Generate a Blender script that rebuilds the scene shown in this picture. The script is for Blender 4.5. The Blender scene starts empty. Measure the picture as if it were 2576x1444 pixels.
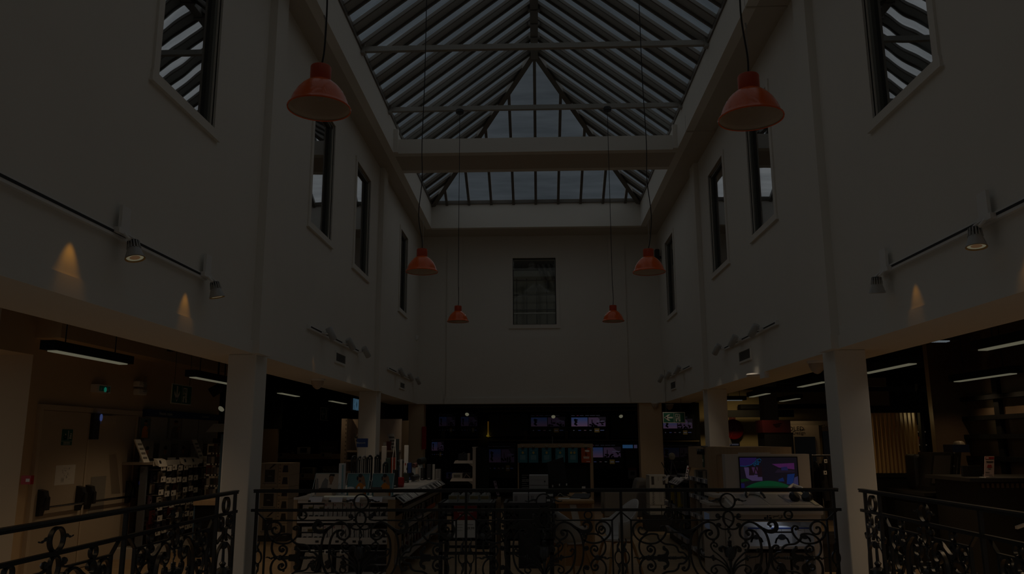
import bpy, math, random
from mathutils import Vector, Matrix
random.seed(7)
SC = bpy.context.scene
COL = SC.collection
PI = math.pi

# ------------------------------------------------------------------ camera
F, CX, CY, H = 2000.0, 1288.0, 722.0, 1.65          # focal length in pixels of the 2576 x 1444 frame, eye height
_d = Vector((1354 - CX, 1110 - CY, F)).normalized()   # direction of the hall's long axis, in camera axes
_u = Vector((1245 - CX, -9600 - CY, F))
_u = (_u - _d * _u.dot(_d)).normalized()
_x = _d.cross(_u)
if _x.x < 0:
    _x = -_x
R3 = Matrix((_x, _d, _u))                             # camera axes (x right, y down, z forward) -> world
EYE = Vector((0, 0, H))
cam_data = bpy.data.cameras.new('camera')
cam = bpy.data.objects.new('camera', cam_data)
COL.objects.link(cam)
cam_data.sensor_width = 36.0
cam_data.lens = F / 2576.0 * 36.0
cam_data.clip_end = 200
_r, _up, _bk = R3 @ Vector((1, 0, 0)), R3 @ Vector((0, -1, 0)), R3 @ Vector((0, 0, -1))
cam.matrix_world = Matrix(((_r.x, _up.x, _bk.x, 0), (_r.y, _up.y, _bk.y, 0), (_r.z, _up.z, _bk.z, H), (0, 0, 0, 1)))
SC.camera = cam

# ------------------------------------------------------------------ light and exposure
SC.view_settings.view_transform = 'Standard'
SC.view_settings.look = 'None'
SC.view_settings.gamma = 1.0
SC.view_settings.use_curve_mapping = False
SC.view_settings.exposure = -3.0
SC.cycles.max_bounces = 8
SC.cycles.diffuse_bounces = 5
SC.cycles.glossy_bounces = 4
SC.cycles.transparent_max_bounces = 8
SC.cycles.use_denoising = True
SC.cycles.caustics_reflective = False
SC.cycles.caustics_refractive = False
SC.cycles.sample_clamp_indirect = 4.0

world = bpy.data.worlds.new('sky')
SC.world = world
world.use_nodes = True
_n = world.node_tree.nodes
_bg = _n['Background']
_bg.inputs['Strength'].default_value = 1.0
_tc = _n.new('ShaderNodeTexCoord')
_ns = _n.new('ShaderNodeTexNoise')
_ns.inputs['Scale'].default_value = 2.2
_ns.inputs['Detail'].default_value = 3
_cr = _n.new('ShaderNodeValToRGB')
_cr.color_ramp.elements[0].position = 0.35
_cr.color_ramp.elements[0].color = (0.235, 0.275, 0.315, 1)
_cr.color_ramp.elements[1].position = 0.68
_cr.color_ramp.elements[1].color = (0.38, 0.43, 0.47, 1)
world.node_tree.links.new(_tc.outputs['Generated'], _ns.inputs['Vector'])
world.node_tree.links.new(_ns.outputs['Fac'], _cr.inputs['Fac'])
world.node_tree.links.new(_cr.outputs['Color'], _bg.inputs['Color'])

def add_light(name, kind, loc, energy, color=(1, 1, 1), aim=None, **kw):
    d = bpy.data.lights.new(name, kind)
    d.energy = energy
    d.color = color
    for k, v in kw.items():
        setattr(d, k, v)
    o = bpy.data.objects.new(name, d)
    COL.objects.link(o)
    o.location = loc
    if aim is not None:
        o.rotation_euler = (Vector(aim) - Vector(loc)).to_track_quat('-Z', 'Y').to_euler()
    return o
SUN = add_light('overcast_sun', 'SUN', (0, 10, 15), 5.2, (1.0, 0.99, 0.96), aim=(0, 10, 0), angle=math.radians(170))

# ------------------------------------------------------------------ helpers
def ray(px, py):
    return R3 @ Vector(((px - CX) / F, (py - CY) / F, 1.0))
def aY(px, py, y):
    r = ray(px, py); return EYE + r * (y / r.y)
def aX(px, py, x):
    r = ray(px, py); return EYE + r * (x / r.x)
def aZ(px, py, z):
    r = ray(px, py); return EYE + r * ((z - H) / r.z)

def s2l(c):
    return tuple((x / 255 / 12.92) if x / 255 <= 0.04045 else ((x / 255 + 0.055) / 1.055) ** 2.4 for x in c)

MATS = {}
def mat(name, rgb, rough=0.6, metal=0.0, emit=None, es=0.0, coat=0.0, noise=0.0, nscale=30, spec=0.5):
    if name in MATS:
        return MATS[name]
    m = bpy.data.materials.new(name)
    m.use_nodes = True
    nt = m.node_tree
    b = nt.nodes['Principled BSDF']
    b.inputs['Base Color'].default_value = (*rgb, 1)
    b.inputs['Roughness'].default_value = rough
    b.inputs['Metallic'].default_value = metal
    b.inputs['Specular IOR Level'].default_value = spec
    b.inputs['Coat Weight'].default_value = coat
    if emit:
        b.inputs['Emission Color'].default_value = (*emit, 1)
        b.inputs['Emission Strength'].default_value = es
    if noise:
        tc = nt.nodes.new('ShaderNodeTexCoord')
        ns = nt.nodes.new('ShaderNodeTexNoise')
        ns.inputs['Scale'].default_value = nscale
        ns.inputs['Detail'].default_value = 3
        mx = nt.nodes.new('ShaderNodeMix')
        mx.data_type = 'RGBA'
        mx.inputs[6].default_value = (*[c * (1 - noise) for c in rgb], 1)
        mx.inputs[7].default_value = (*[min(1, c * (1 + noise)) for c in rgb], 1)
        nt.links.new(tc.outputs['Object'], ns.inputs['Vector'])
        nt.links.new(ns.outputs['Fac'], mx.inputs[0])
        nt.links.new(mx.outputs[2], b.inputs['Base Color'])
    MATS[name] = m
    return m
def glow(name, srgb, k=1.0):
    """a lit surface whose colour in the finished picture is the given sRGB value"""
    c = [x * 8.0 * k for x in s2l(srgb)]
    mx = max(max(c), 1e-6)
    return mat(name, (0.02, 0.02, 0.02), 0.4, emit=tuple(x / mx for x in c), es=mx)

class MB:
    def __init__(self):
        self.v, self.f, self.m, self.mats = [], [], [], []
    def mi(self, m):
        if m not in self.mats:
            self.mats.append(m)
        return self.mats.index(m)
    def add(self, vs, fs, m):
        o = len(self.v)
        self.v += [Vector(p) for p in vs]
        i = self.mi(m)
        for q in fs:
            self.f.append([a + o for a in q]); self.m.append(i)
        return self
    def box(self, x0, x1, y0, y1, z0, z1, m):
        x0, x1 = min(x0, x1), max(x0, x1); y0, y1 = min(y0, y1), max(y0, y1); z0, z1 = min(z0, z1), max(z0, z1)
        vs = [(x, y, z) for z in (z0, z1) for y in (y0, y1) for x in (x0, x1)]
        return self.add(vs, [(0, 2, 3, 1), (4, 5, 7, 6), (0, 1, 5, 4), (2, 6, 7, 3), (0, 4, 6, 2), (1, 3, 7, 5)], m)
    def hexa(self, bot, top, m):
        """six-sided block from four bottom and four top corners (counter-clockwise seen from above)"""
        return self.add(list(bot) + list(top), [(3, 2, 1, 0), (4, 5, 6, 7), (0, 1, 5, 4), (1, 2, 6, 5), (2, 3, 7, 6), (3, 0, 4, 7)], m)
    def prism(self, fr, pts, t0, t1, m):
        """polygon given in a frame's (u, v), thickness from t0 to t1 along the frame's normal"""
        n = len(pts)
        a = sum(pts[i][0] * pts[(i + 1) % n][1] - pts[(i + 1) % n][0] * pts[i][1] for i in range(n))
        if a < 0:
            pts = pts[::-1]
        vs = [fr(u, v, t0) for u, v in pts] + [fr(u, v, t1) for u, v in pts]
        fs = [list(range(n))[::-1], list(range(n, 2 * n))] + [(i, (i + 1) % n, (i + 1) % n + n, i + n) for i in range(n)]
        return self.add(vs, fs, m)
    def rect(self, fr, u0, u1, v0, v1, t0, t1, m):
        return self.prism(fr, [(u0, v0), (u1, v0), (u1, v1), (u0, v1)], t0, t1, m)
    def disc(self, fr, u, v, r, t0, t1, m, n=20, ry=None):
        ry = ry or r
        return self.prism(fr, [(u + r * math.cos(2 * PI * i / n), v + ry * math.sin(2 * PI * i / n)) for i in range(n)], t0, t1, m)
    def tube(self, pts, r, m, n=8, closed=False, cap=True):
        pts = [Vector(p) for p in pts]
        rs = r if isinstance(r, (list, tuple)) else [r] * len(pts)
        L = len(pts); vs = []; prev = None
        for i, p in enumerate(pts):
            a = pts[i - 1] if (i > 0 or closed) else p
            b = pts[(i + 1) % L] if (i < L - 1 or closed) else p
            t = (b - a)
            t = t.normalized() if t.length > 1e-9 else Vector((0, 0, 1))
            if prev is None:
                ref = Vector((0, 0, 1)) if abs(t.z) < 0.9 else Vector((1, 0, 0))
                s = t.cross(ref).normalized()
            else:
                s = (prev - t * prev.dot(t))
                s = s.normalized() if s.length > 1e-9 else t.orthogonal().normalized()
            prev = s
            w = t.cross(s)
            for k in range(n):
                g = 2 * PI * k / n
                vs.append(p + (s * math.cos(g) + w * math.sin(g)) * rs[i])
        fs = []
        for i in range(L if closed else L - 1):
            j = (i + 1) % L
            for k in range(n):
                l = (k + 1) % n
                fs.append((i * n + k, i * n + l, j * n + l, j * n + k))
        if cap and not closed:
            fs.append(list(range(n))[::-1]); fs.append([(L - 1) * n + k for k in range(n)])
        return self.add(vs, fs, m)
    def lathe(self, c, prof, m, n=24, axis=Vector((0, 0, 1)), cap=True):
        """profile of (radius, height) pairs turned about an axis through c"""
        axis = Vector(axis).normalized()
        s = axis.orthogonal().normalized(); w = axis.cross(s)
        c = Vector(c); vs = []; L = len(prof)
        for r, h in prof:
            for k in range(n):
                g = 2 * PI * k / n
                vs.append(c + axis * h + (s * math.cos(g) + w * math.sin(g)) * r)
        fs = [(i * n + k, i * n + (k + 1) % n, (i + 1) * n + (k + 1) % n, (i + 1) * n + k) for i in range(L - 1) for k in range(n)]
        if cap and prof[0][0] > 1e-6:
            fs.append(list(range(n))[::-1])
        if cap and prof[-1][0] > 1e-6:
            fs.append([(L - 1) * n + k for k in range(n)])
        return self.add(vs, fs, m)
    def ribbon(self, fr, pts, w, d, m, closed=False):
        """flat iron bar following a path in a frame's (u, v): w wide in the plane, d deep along the normal"""
        L = len(pts); vs = []
        ws = w if isinstance(w, (list, tuple)) else [w] * L
        for i in range(L):
            a = pts[i - 1] if (i > 0 or closed) else pts[i]
            b = pts[(i + 1) % L] if (i < L - 1 or closed) else pts[i]
            tx, ty = b[0] - a[0], b[1] - a[1]
            l = math.hypot(tx, ty) or 1
            nx, ny = -ty / l * ws[i] / 2, tx / l * ws[i] / 2
            u, v = pts[i]
            vs += [fr(u + nx, v + ny, d / 2), fr(u - nx, v - ny, d / 2), fr(u - nx, v - ny, -d / 2), fr(u + nx, v + ny, -d / 2)]
        fs = []
        for i in range(L if closed else L - 1):
            j = (i + 1) % L
            for k in range(4):
                l = (k + 1) % 4
                fs.append((i * 4 + k, i * 4 + l, j * 4 + l, j * 4 + k))
        if not closed:
            fs += [(0, 1, 2, 3), tuple((L - 1) * 4 + k for k in (3, 2, 1, 0))]
        return self.add(vs, fs, m)
    def text(self, fr, body, u, v, size, m, t=0.002, align='CENTER', sx=1.0):
        cu = bpy.data.curves.new('lettering', 'FONT')
        cu.body = body; cu.size = size; cu.align_x = align; cu.align_y = 'CENTER'
        cu.resolution_u = 2
        cu.extrude = t / 2
        o = bpy.data.objects.new('lettering', cu)
        COL.objects.link(o)
        dg = bpy.context.evaluated_depsgraph_get()
        me = bpy.data.meshes.new_from_object(o.evaluated_get(dg))
        vs = [fr(u + p.co.x * sx, v + p.co.y, p.co.z + t / 2) for p in me.vertices]
        fs = [list(p.vertices) for p in me.polygons]
        bpy.data.objects.remove(o); bpy.data.meshes.remove(me); bpy.data.curves.remove(cu)
        return self.add(vs, fs, m)
    def mesh(self, name, origin, smooth):
        me = bpy.data.meshes.new(name)
        me.from_pydata([p - origin for p in self.v], [], self.f)
        for m in self.mats:
            me.materials.append(m)
        me.polygons.foreach_set('material_index', self.m)
        if smooth:
            me.polygons.foreach_set('use_smooth', [True] * len(me.polygons))
        me.update()
        if smooth:
            me.set_sharp_from_angle(angle=math.radians(smooth))
        return me
    def build(self, name, parent=None, loc=None, smooth=0, label=None):
        if parent is None and loc is None:
            xs = [p.x for p in self.v]; ys = [p.y for p in self.v]; zs = [p.z for p in self.v]
            loc = Vector(((min(xs) + max(xs)) / 2, (min(ys) + max(ys)) / 2, min(zs)))
        if parent is not None:
            q = parent; org = Vector((0, 0, 0))
            while q is not None:
                org += q.location; q = q.parent
        else:
            org = Vector(loc)
        o = bpy.data.objects.new(name, self.mesh(name, org, smooth))
        COL.objects.link(o)
        if parent is not None:
            o.parent = parent
        else:
            o.location = org
        if label:
            o['label'] = label
        return o

def frame(o, u, v=(0, 0, 1)):
    o, u, v = Vector(o), Vector(u).normalized(), Vector(v).normalized()
    n = u.cross(v)
    return lambda a, b, t=0.0: o + u * a + v * b + n * t
def front(x, y, z):                      # a plane facing the camera's side (-Y)
    return frame((x, y, z), (1, 0, 0))
def facing_right(x, y, z):               # on the left wall, facing +X
    return frame((x, y, z), (0, 1, 0))
def facing_left(x, y, z):                # on the right wall, facing -X
    return frame((x, y, z), (0, -1, 0))

def tag(o, label, cat, group=None, kind=None):
    o['label'] = label; o['category'] = cat
    if group: o['group'] = group
    if kind: o['kind'] = kind
    return o
def thing(name, label, cat, loc, group=None):
    o = bpy.data.objects.new(name, None)
    o.empty_display_size = 0.1
    COL.objects.link(o)
    o.location = loc
    return tag(o, label, cat, group)
def struct(name, mb, smooth=0, parent=None):
    o = mb.build(name, parent, loc=None if parent else (0, 0, 0), smooth=smooth)
    if parent is None:
        o['kind'] = 'structure'
    return o
def dup(root, loc, label=None, group=None, rotz=None):
    r = root.copy(); COL.objects.link(r); r.location = loc
    if label: r['label'] = label
    if group: r['group'] = group
    if rotz is not None: r.rotation_euler = (0, 0, rotz)
    for ch in list(root.children):
        c = ch.copy(); COL.objects.link(c); c.parent = r
        for g in ch.children:
            d = g.copy(); COL.objects.link(d); d.parent = c
    return r
def spline(pts, k=6, closed=False):
    """smooth curve through the points (Catmull-Rom)"""
    P = [tuple(p) for p in pts]; n = len(P); out = []
    for i in range(n if closed else n - 1):
        p0 = P[i - 1] if (i > 0 or closed) else P[i]
        p1 = P[i]; p2 = P[(i + 1) % n]
        p3 = P[(i + 2) % n] if (i + 2 < n or closed) else p2
        for s in range(k):
            t = s / k
            out.append(tuple(0.5 * (2 * b + (c - a) * t + (2 * a - 5 * b + 4 * c - d) * t * t + (-a + 3 * b - 3 * c + d) * t ** 3)
                             for a, b, c, d in zip(p0, p1, p2, p3)))
    if not closed:
        out.append(P[-1])
    return out
ORD = ['first', 'second', 'third', 'fourth', 'fifth', 'sixth', 'seventh', 'eighth', 'ninth', 'tenth', 'eleventh', 'twelfth',
       'thirteenth', 'fourteenth', 'fifteenth', 'sixteenth', 'seventeenth', 'eighteenth', 'nineteenth', 'twentieth']

# ------------------------------------------------------------------ materials
def plaster(name, rgb):
    m = mat(name, rgb, 0.85, spec=0.2)
    nt = m.node_tree
    tc = nt.nodes.new('ShaderNodeTexCoord'); ns = nt.nodes.new('ShaderNodeTexNoise')
    ns.inputs['Scale'].default_value = 1.3; ns.inputs['Detail'].default_value = 5
    mx = nt.nodes.new('ShaderNodeMix'); mx.data_type = 'RGBA'
    mx.inputs[6].default_value = (*[c * 0.955 for c in rgb], 1); mx.inputs[7].default_value = (*[min(1, c * 1.03) for c in rgb], 1)
    nt.links.new(tc.outputs['Object'], ns.inputs['Vector']); nt.links.new(ns.outputs['Fac'], mx.inputs[0])
    nt.links.new(mx.outputs[2], nt.nodes['Principled BSDF'].inputs['Base Color'])
    return m
def wood(name, dark, light, scale=(1, 12, 12), rough=0.45):
    m = mat(name, light, rough)
    nt = m.node_tree
    tc = nt.nodes.new('ShaderNodeTexCoord'); mp = nt.nodes.new('ShaderNodeMapping')
    mp.inputs['Scale'].default_value = scale
    ns = nt.nodes.new('ShaderNodeTexNoise'); ns.inputs['Scale'].default_value = 3; ns.inputs['Detail'].default_value = 6; ns.inputs['Distortion'].default_value = 0.6
    mx = nt.nodes.new('ShaderNodeMix'); mx.data_type = 'RGBA'
    mx.inputs[6].default_value = (*dark, 1); mx.inputs[7].default_value = (*light, 1)
    nt.links.new(tc.outputs['Object'], mp.inputs['Vector']); nt.links.new(mp.outputs['Vector'], ns.inputs['Vector'])
    nt.links.new(ns.outputs['Fac'], mx.inputs[0]); nt.links.new(mx.outputs[2], nt.nodes['Principled BSDF'].inputs['Base Color'])
    return m
M_wall = plaster('white_plaster', (0.79, 0.76, 0.70))
M_warm = plaster('cream_plaster', (0.64, 0.49, 0.32))
M_black = mat('matt_black', (0.012, 0.012, 0.012), 0.7, spec=0.2)
M_dark = mat('dark_grey', (0.04, 0.038, 0.035), 0.6)
M_grey = mat('mid_grey', (0.22, 0.21, 0.2), 0.6)
M_white = mat('white_paint', (0.8, 0.79, 0.77), 0.45)
M_paper = mat('white_paper', (0.78, 0.76, 0.72), 0.8)
M_ink = mat('black_ink', (0.02, 0.02, 0.022), 0.7)
M_iron = mat('black_iron', (0.014, 0.014, 0.014), 0.38, spec=0.6)
M_steel = mat('brushed_steel', (0.5, 0.5, 0.5), 0.3, metal=0.9)
M_chrome = mat('chrome', (0.7, 0.7, 0.7), 0.12, metal=1.0)
M_bar = mat('skylight_bar_metal', (0.15, 0.135, 0.115), 0.5)
M_tie = mat('tie_beam_paint', (0.36, 0.35, 0.32), 0.6)
M_oak = wood('pale_oak', (0.40, 0.28, 0.17), (0.52, 0.38, 0.24), (10, 10, 1))
M_wood = wood('honey_wood', (0.45, 0.25, 0.10), (0.55, 0.33, 0.14), (10, 10, 1))
M_red = mat('red_paint', (0.42, 0.02, 0.015), 0.4)
M_orange = mat('orange_enamel', (0.92, 0.13, 0.002), 0.25, coat=0.3)
M_orange_cap = mat('orange_enamel_cap', (0.55, 0.06, 0.006), 0.45)
M_shade_in = mat('lamp_white_enamel', (0.62, 0.52, 0.42), 0.4)
M_green = mat('sign_green', (0.01, 0.12, 0.075), 0.5)
M_sign_white = mat('sign_white', (0.62, 0.63, 0.58), 0.6)
M_blue = mat('navy_blue', (0.03, 0.06, 0.2), 0.6)
M_tube = glow('tube_glow', (82, 80, 66))
M_tube_cool = glow('tube_cool_glow', (78, 84, 88))
M_beige = mat('beige_shelf_metal', (0.55, 0.45, 0.36), 0.5)
M_silver = mat('silver_plastic', (0.45, 0.45, 0.44), 0.35)
M_charcoal = mat('charcoal_plastic', (0.03, 0.03, 0.032), 0.5)
M_acrylic = mat('acrylic_edge', (0.55, 0.6, 0.6), 0.1)
M_screen_off = mat('dark_screen', (0.006, 0.006, 0.008), 0.35)
# ================================================================== THE SETTING
XL, XR, YF = -3.06, 3.16, 20.3           # atrium: side walls and far wall
ZB, ZS = 2.59, 6.96                       # underside of the wall beam, underside of the soffit
ZE, ZR, YR = 7.6, 9.66, 15.3              # roof eave, ridge, end of the ridge
# --- floor with the stair void
def planks():
    m = mat('wood_floor', (0.40, 0.26, 0.14), 0.4)
    nt = m.node_tree
    tc = nt.nodes.new('ShaderNodeTexCoord'); mp = nt.nodes.new('ShaderNodeMapping')
    br = nt.nodes.new('ShaderNodeTexBrick')
    br.inputs['Scale'].default_value = 1.0
    br.inputs['Brick Width'].default_value = 1.6; br.inputs['Row Height'].default_value = 0.14; br.inputs['Mortar Size'].default_value = 0.004
    br.inputs['Color1'].default_value = (0.66, 0.47, 0.28, 1); br.inputs['Color2'].default_value = (0.55, 0.385, 0.22, 1); br.inputs['Mortar'].default_value = (0.25, 0.16, 0.08, 1)
    mp2 = nt.nodes.new('ShaderNodeMapping'); mp2.inputs['Scale'].default_value = (2, 25, 1)
    ns = nt.nodes.new('ShaderNodeTexNoise'); ns.inputs['Scale'].default_value = 1.5; ns.inputs['Detail'].default_value = 5
    mx = nt.nodes.new('ShaderNodeMix'); mx.data_type = 'RGBA'; mx.blend_type = 'MULTIPLY'; mx.inputs[0].default_value = 0.4
    L = nt.links.new
    L(tc.outputs['Object'], mp.inputs['Vector']); L(mp.outputs['Vector'], br.inputs['Vector'])
    L(tc.outputs['Object'], mp2.inputs['Vector']); L(mp2.outputs['Vector'], ns.inputs['Vector'])
    L(br.outputs['Color'], mx.inputs[6]); L(ns.outputs['Fac'], mx.inputs[7]); L(mx.outputs[2], nt.nodes['Principled BSDF'].inputs['Base Color'])
    return m
M_floor = planks()
b = MB()
VX0, VX1, VY0, VY1 = -3.18, 3.30, 1.0, 8.40
for x0, x1, y0, y1 in ((-9, VX0, -2, 26), (VX1, 10, -2, 26), (VX0, VX1, -2, VY0), (VX0, VX1, VY1, 26)):
    b.box(x0, x1, y0, y1, -0.3, 0.0, M_floor)
struct('floor', b)
b = MB(); b.box(-9, 10, -2, 26, -3.8, -3.6, M_wall); struct('floor_lower', b)
# --- columns
def column(name, x0, x1, y0, y1, z1=ZB, m=M_wall):
    c = MB(); c.box(x0, x1, y0, y1, 0, z1, m)
    o = struct(name, c)
    md = o.modifiers.new('bevel', 'BEVEL'); md.width = 0.012; md.segments = 2; md.limit_method = 'ANGLE'
    return o
column('column_left_near', -3.35, -3.04, 8.5, 8.86)
column('column_left_middle', -3.37, -3.03, 15.0, 15.4)
column('column_left_far', -3.3, -2.9, 20.35, 20.75, m=M_warm)
column('column_right_near', 3.14, 3.47, 8.5, 8.86)
column('column_right_middle', 3.14, 3.5, 14.95, 15.35)
column('column_right_far', 2.55, 3.12, 20.35, 20.75, m=M_warm)
# --- atrium walls with window openings
WZ0, WZ1 = 4.58, 6.38
WL = [(5.9, 7.02), (10.28, 11.36), (12.88, 13.98), (17.3, 18.24)]
WR = [(5.92, 7.06), (10.22, 11.32), (12.86, 13.98), (17.9, 19.02)]
TH = 0.72
def side_wall(name, xin, sgn, wins):
    w = MB()
    xo = xin + sgn * TH
    w.box(xin, xo, -2, YF, ZB, WZ0, M_wall)
    w.box(xin, xo, -2, YF, WZ1, 7.6, M_wall)
    ys = [-2] + [v for a in wins for v in a] + [YF]
    for i in range(0, len(ys), 2):
        w.box(xin, xo, ys[i], ys[i + 1], WZ0, WZ1, M_wall)
    # pilasters, base band
    for y0, y1 in ((8.36, 8.74), (14.86, 15.24)):
        w.box(xin - sgn * 0.09, xin + sgn * 0.01, y0, y1, ZB - 0.005, ZS + 0.02, M_wall)
        w.box(xin - sgn * 0.10, xin + sgn * 0.01, y0 - 0.012, y1 + 0.012, ZB - 0.008, 2.74, M_wall)
    w.box(xin - sgn * 0.022, xin + sgn * 0.01, -2, 8.36, ZB - 0.004, 2.722, M_wall)
    w.box(xin - sgn * 0.012, xin + sgn * 0.01, 8.74, 14.86, ZB - 0.004, 2.70, M_wall)
    return struct(name, w)
side_wall('wall_left', XL, -1, WL)
side_wall('wall_right', XR, 1, WR)
w = MB()
FW = (-0.62, 0.50, 4.60, 6.36)
w.box(XL - TH, FW[0], YF, YF + 0.3, ZB, 7.6, M_wall); w.box(FW[1], XR + TH, YF, YF + 0.3, ZB, 7.6, M_wall)
w.box(FW[0], FW[1], YF, YF + 0.3, ZB, FW[2], M_wall); w.box(FW[0], FW[1], YF, YF + 0.3, FW[3], 7.6, M_wall)
w.box(-2.33, -1.93, YF - 0.035, YF + 0.01, ZB, ZS, M_wall); w.box(1.87, 2.30, YF - 0.035, YF + 0.01, ZB, ZS, M_wall)
w.box(-1.93, 1.87, YF - 0.022, YF + 0.01, ZB, 4.3, M_wall)
w.box(-2.37, 2.33, YF - 0.06, YF + 0.01, ZB - 0.004, 2.73, M_wall)
struct('wall_far', w)
b = MB(); b.box(-9, 10, -2.2, -2, -3.6, 9.9, M_wall); struct('wall_back', b)
# --- soffit, beam, curbs of the skylight
OX0, OX1 = -2.66, 2.64
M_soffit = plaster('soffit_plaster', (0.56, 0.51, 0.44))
b = MB()
b.box(XL, OX0, -2, YF, ZS, ZS + 0.08, M_soffit); b.box(OX1, XR, -2, YF, ZS, ZS + 0.08, M_soffit)
b.box(OX0, OX1, 14.1, 15.2, ZS, ZS + 0.08, M_soffit); b.box(OX0, OX1, 19.42, YF, ZS, ZS + 0.08, M_soffit); b.box(OX0, OX1, -2, 1.0, ZS, ZS + 0.08, M_soffit)
struct('ceiling', b)
b = MB()
for x0, x1 in ((OX0 - 0.14, OX0), (OX1, OX1 + 0.14)):
    b.box(x0 + (.006 if x0 < 0 else -.006), x1 + (.006 if x0 < 0 else -.006), 1.0, 19.5, ZS - 0.001, 7.58, M_wall)
for z0, z1, y0, y1 in ((ZS - .001, 7.24, 14.094, 14.25), (ZS - .001, 7.24, 15.05, 15.206), (ZS - .001, 7.66, 19.414, 19.56), (ZS - .001, 7.6, 0.86, 1.006)):
    b.box(OX0, OX1, y0, y1, z0, z1, M_wall)
b.box(OX0, OX1, 14.25, 15.05, 7.1, 7.24, M_wall)
for x in (OX0 + 0.001, OX1 - 0.09):     # small cheeks where the beam meets the side curbs
    b.box(x, x + 0.09, 14.02, 14.1, ZS + .002, 7.42, M_wall)
struct('trim_1', b)
# joint strips on the right soffit
b = MB()
for y in (9.15, 13.2):
    b.box(OX1 + 0.01, XR - 0.005, y, y + 0.03, ZS - 0.014, ZS, M_soffit)
    b.tube([(OX1 - 0.002, y + 0.015, ZS), (OX1 - 0.002, y + 0.015, ZS + 0.3)], 0.006, M_dark)
struct('trim_2', b)
# --- the glazed roof: one hipped roof over both openings
def glass_roof():
    m = bpy.data.materials.new('roof_glass'); m.use_nodes = True
    nt = m.node_tree
    for n in list(nt.nodes):
        if n.type != 'OUTPUT_MATERIAL': nt.nodes.remove(n)
    out = [n for n in nt.nodes][0]
    tr = nt.nodes.new('ShaderNodeBsdfTransparent')
    tl = nt.nodes.new('ShaderNodeBsdfTranslucent'); tl.inputs['Color'].default_value = (0.7, 0.75, 0.78, 1)
    gl = nt.nodes.new('ShaderNodeBsdfGlossy'); gl.inputs['Roughness'].default_value = 0.15; gl.inputs['Color'].default_value = (0.7, 0.75, 0.8, 1)
    tc = nt.nodes.new('ShaderNodeTexCoord'); ns = nt.nodes.new('ShaderNodeTexNoise')
    mp = nt.nodes.new('ShaderNodeMapping'); mp.inputs['Scale'].default_value = (0.6, 3.5, 0.6)
    ns.inputs['Scale'].default_value = 1.2; ns.inputs['Detail'].default_value = 4
    cr = nt.nodes.new('ShaderNodeValToRGB')
    cr.color_ramp.elements[0].color = (0.50, 0.54, 0.57, 1); cr.color_ramp.elements[1].color = (0.86, 0.9, 0.93, 1)
    cr.color_ramp.elements[0].position = 0.3; cr.color_ramp.elements[1].position = 0.75
    m1 = nt.nodes.new('ShaderNodeMixShader'); m1.inputs[0].default_value = 0.04
    m2 = nt.nodes.new('ShaderNodeMixShader'); m2.inputs[0].default_value = 0.06
    L = nt.links.new
    L(tc.outputs['Object'], mp.inputs['Vector']); L(mp.outputs['Vector'], ns.inputs['Vector']); L(ns.outputs['Fac'], cr.inputs['Fac']); L(cr.outputs['Color'], tr.inputs['Color'])
    L(tr.outputs[0], m1.inputs[1]); L(tl.outputs[0], m1.inputs[2]); L(m1.outputs[0], m2.inputs[1]); L(gl.outputs[0], m2.inputs[2]); L(m2.outputs[0], out.inputs['Surface'])
    return m
M_rglass = glass_roof()
XE0, XE1, YE = OX0 - 0.02, OX1 + 0.02, 19.5
XC = 0.0
def quad(mb, a, b_, c, d, t, m):
    a, b_, c, d = map(Vector, (a, b_, c, d))
    n = (b_ - a).cross(d - a).normalized() * t
    mb.hexa([a, b_, c, d], [a + n, b_ + n, c + n, d + n], m)
roof = MB()
for x in (XE0, XE1):
    P = [(x, 1.0, ZE), (XC, 1.0, ZR), (XC, YR, ZR), (x, YE, ZE)]
    roof.add(P, [(0, 1, 2, 3)] if x < 0 else [(3, 2, 1, 0)], M_rglass)
roof.add([(XE0, YE, ZE), (XE1, YE, ZE), (XC, YR, ZR)], [(0, 1, 2)], M_rglass)
roof.add([(XE0, 1.0, ZE), (XE1, 1.0, ZE), (XC, 1.0, ZR)], [(2, 1, 0)], M_wall)
rg = struct('window_1', roof)
# rafters: bars and wide metal trays alternate on the slopes
def rafter(mb, a, c, w, h, m, side):
    """rectangular bar from a to c, hanging h below the line, w wide along 'side'"""
    a, c, s = Vector(a), Vector(c), Vector(side).normalized() * (w / 2)
    t = (c - a).normalized(); n = t.cross(Vector(side)).normalized()
    if n.z > 0: n = -n
    n = n * h
    mb.hexa([a - s + n, a + s + n, c + s + n, c - s + n], [a - s, a + s, c + s, c - s], m)
bars = MB()
SP = 0.565
y = 1.2
hipn = lambda x: None
while y < YE - 0.1:
    for x in (XE0, XE1):
        top = 1.0
        if y > YR:
            top = (YE - y) / (YE - YR)
        e = Vector((x, y, ZE)); r = Vector((XC, y, ZR))
        c = e + (r - e) * top
        rafter(bars, e, c, 0.034, 0.05, M_bar, (0, 1, 0))
        if y + .29 < YE - .3:
            t2 = 1.0 if y + .29 <= YR else (YE - y - .29) / (YE - YR)
            e2 = Vector((x, y + .29, ZE)); rafter(bars, e2, e2 + Vector((XC - x, 0, ZR - ZE)) * t2, 0.034, 0.05, M_bar, (0, 1, 0))
    y += SP
x = 0.0
k = -4
while k <= 4:
    x = k * 0.565
    fr_ = abs(x) / abs(XE1)
    e = Vector((x, YE, ZE)); r = Vector((XC, YR, ZR))
    top = 1 - fr_
    c = Vector((x, YE + (YR - YE) * top, ZE + (ZR - ZE) * top))
    rafter(bars, e, c, 0.065, 0.09, M_bar, (1, 0, 0))
    k += 1
for x in (XE0, XE1):
    d_ = Vector((x, YE, ZE)) - Vector((XC, YR, ZR))
    rafter(bars, (XC, YR, ZR), (x, YE, ZE), 0.12, 0.12, M_bar, d_.cross(Vector((0, 0, 1))))
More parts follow.
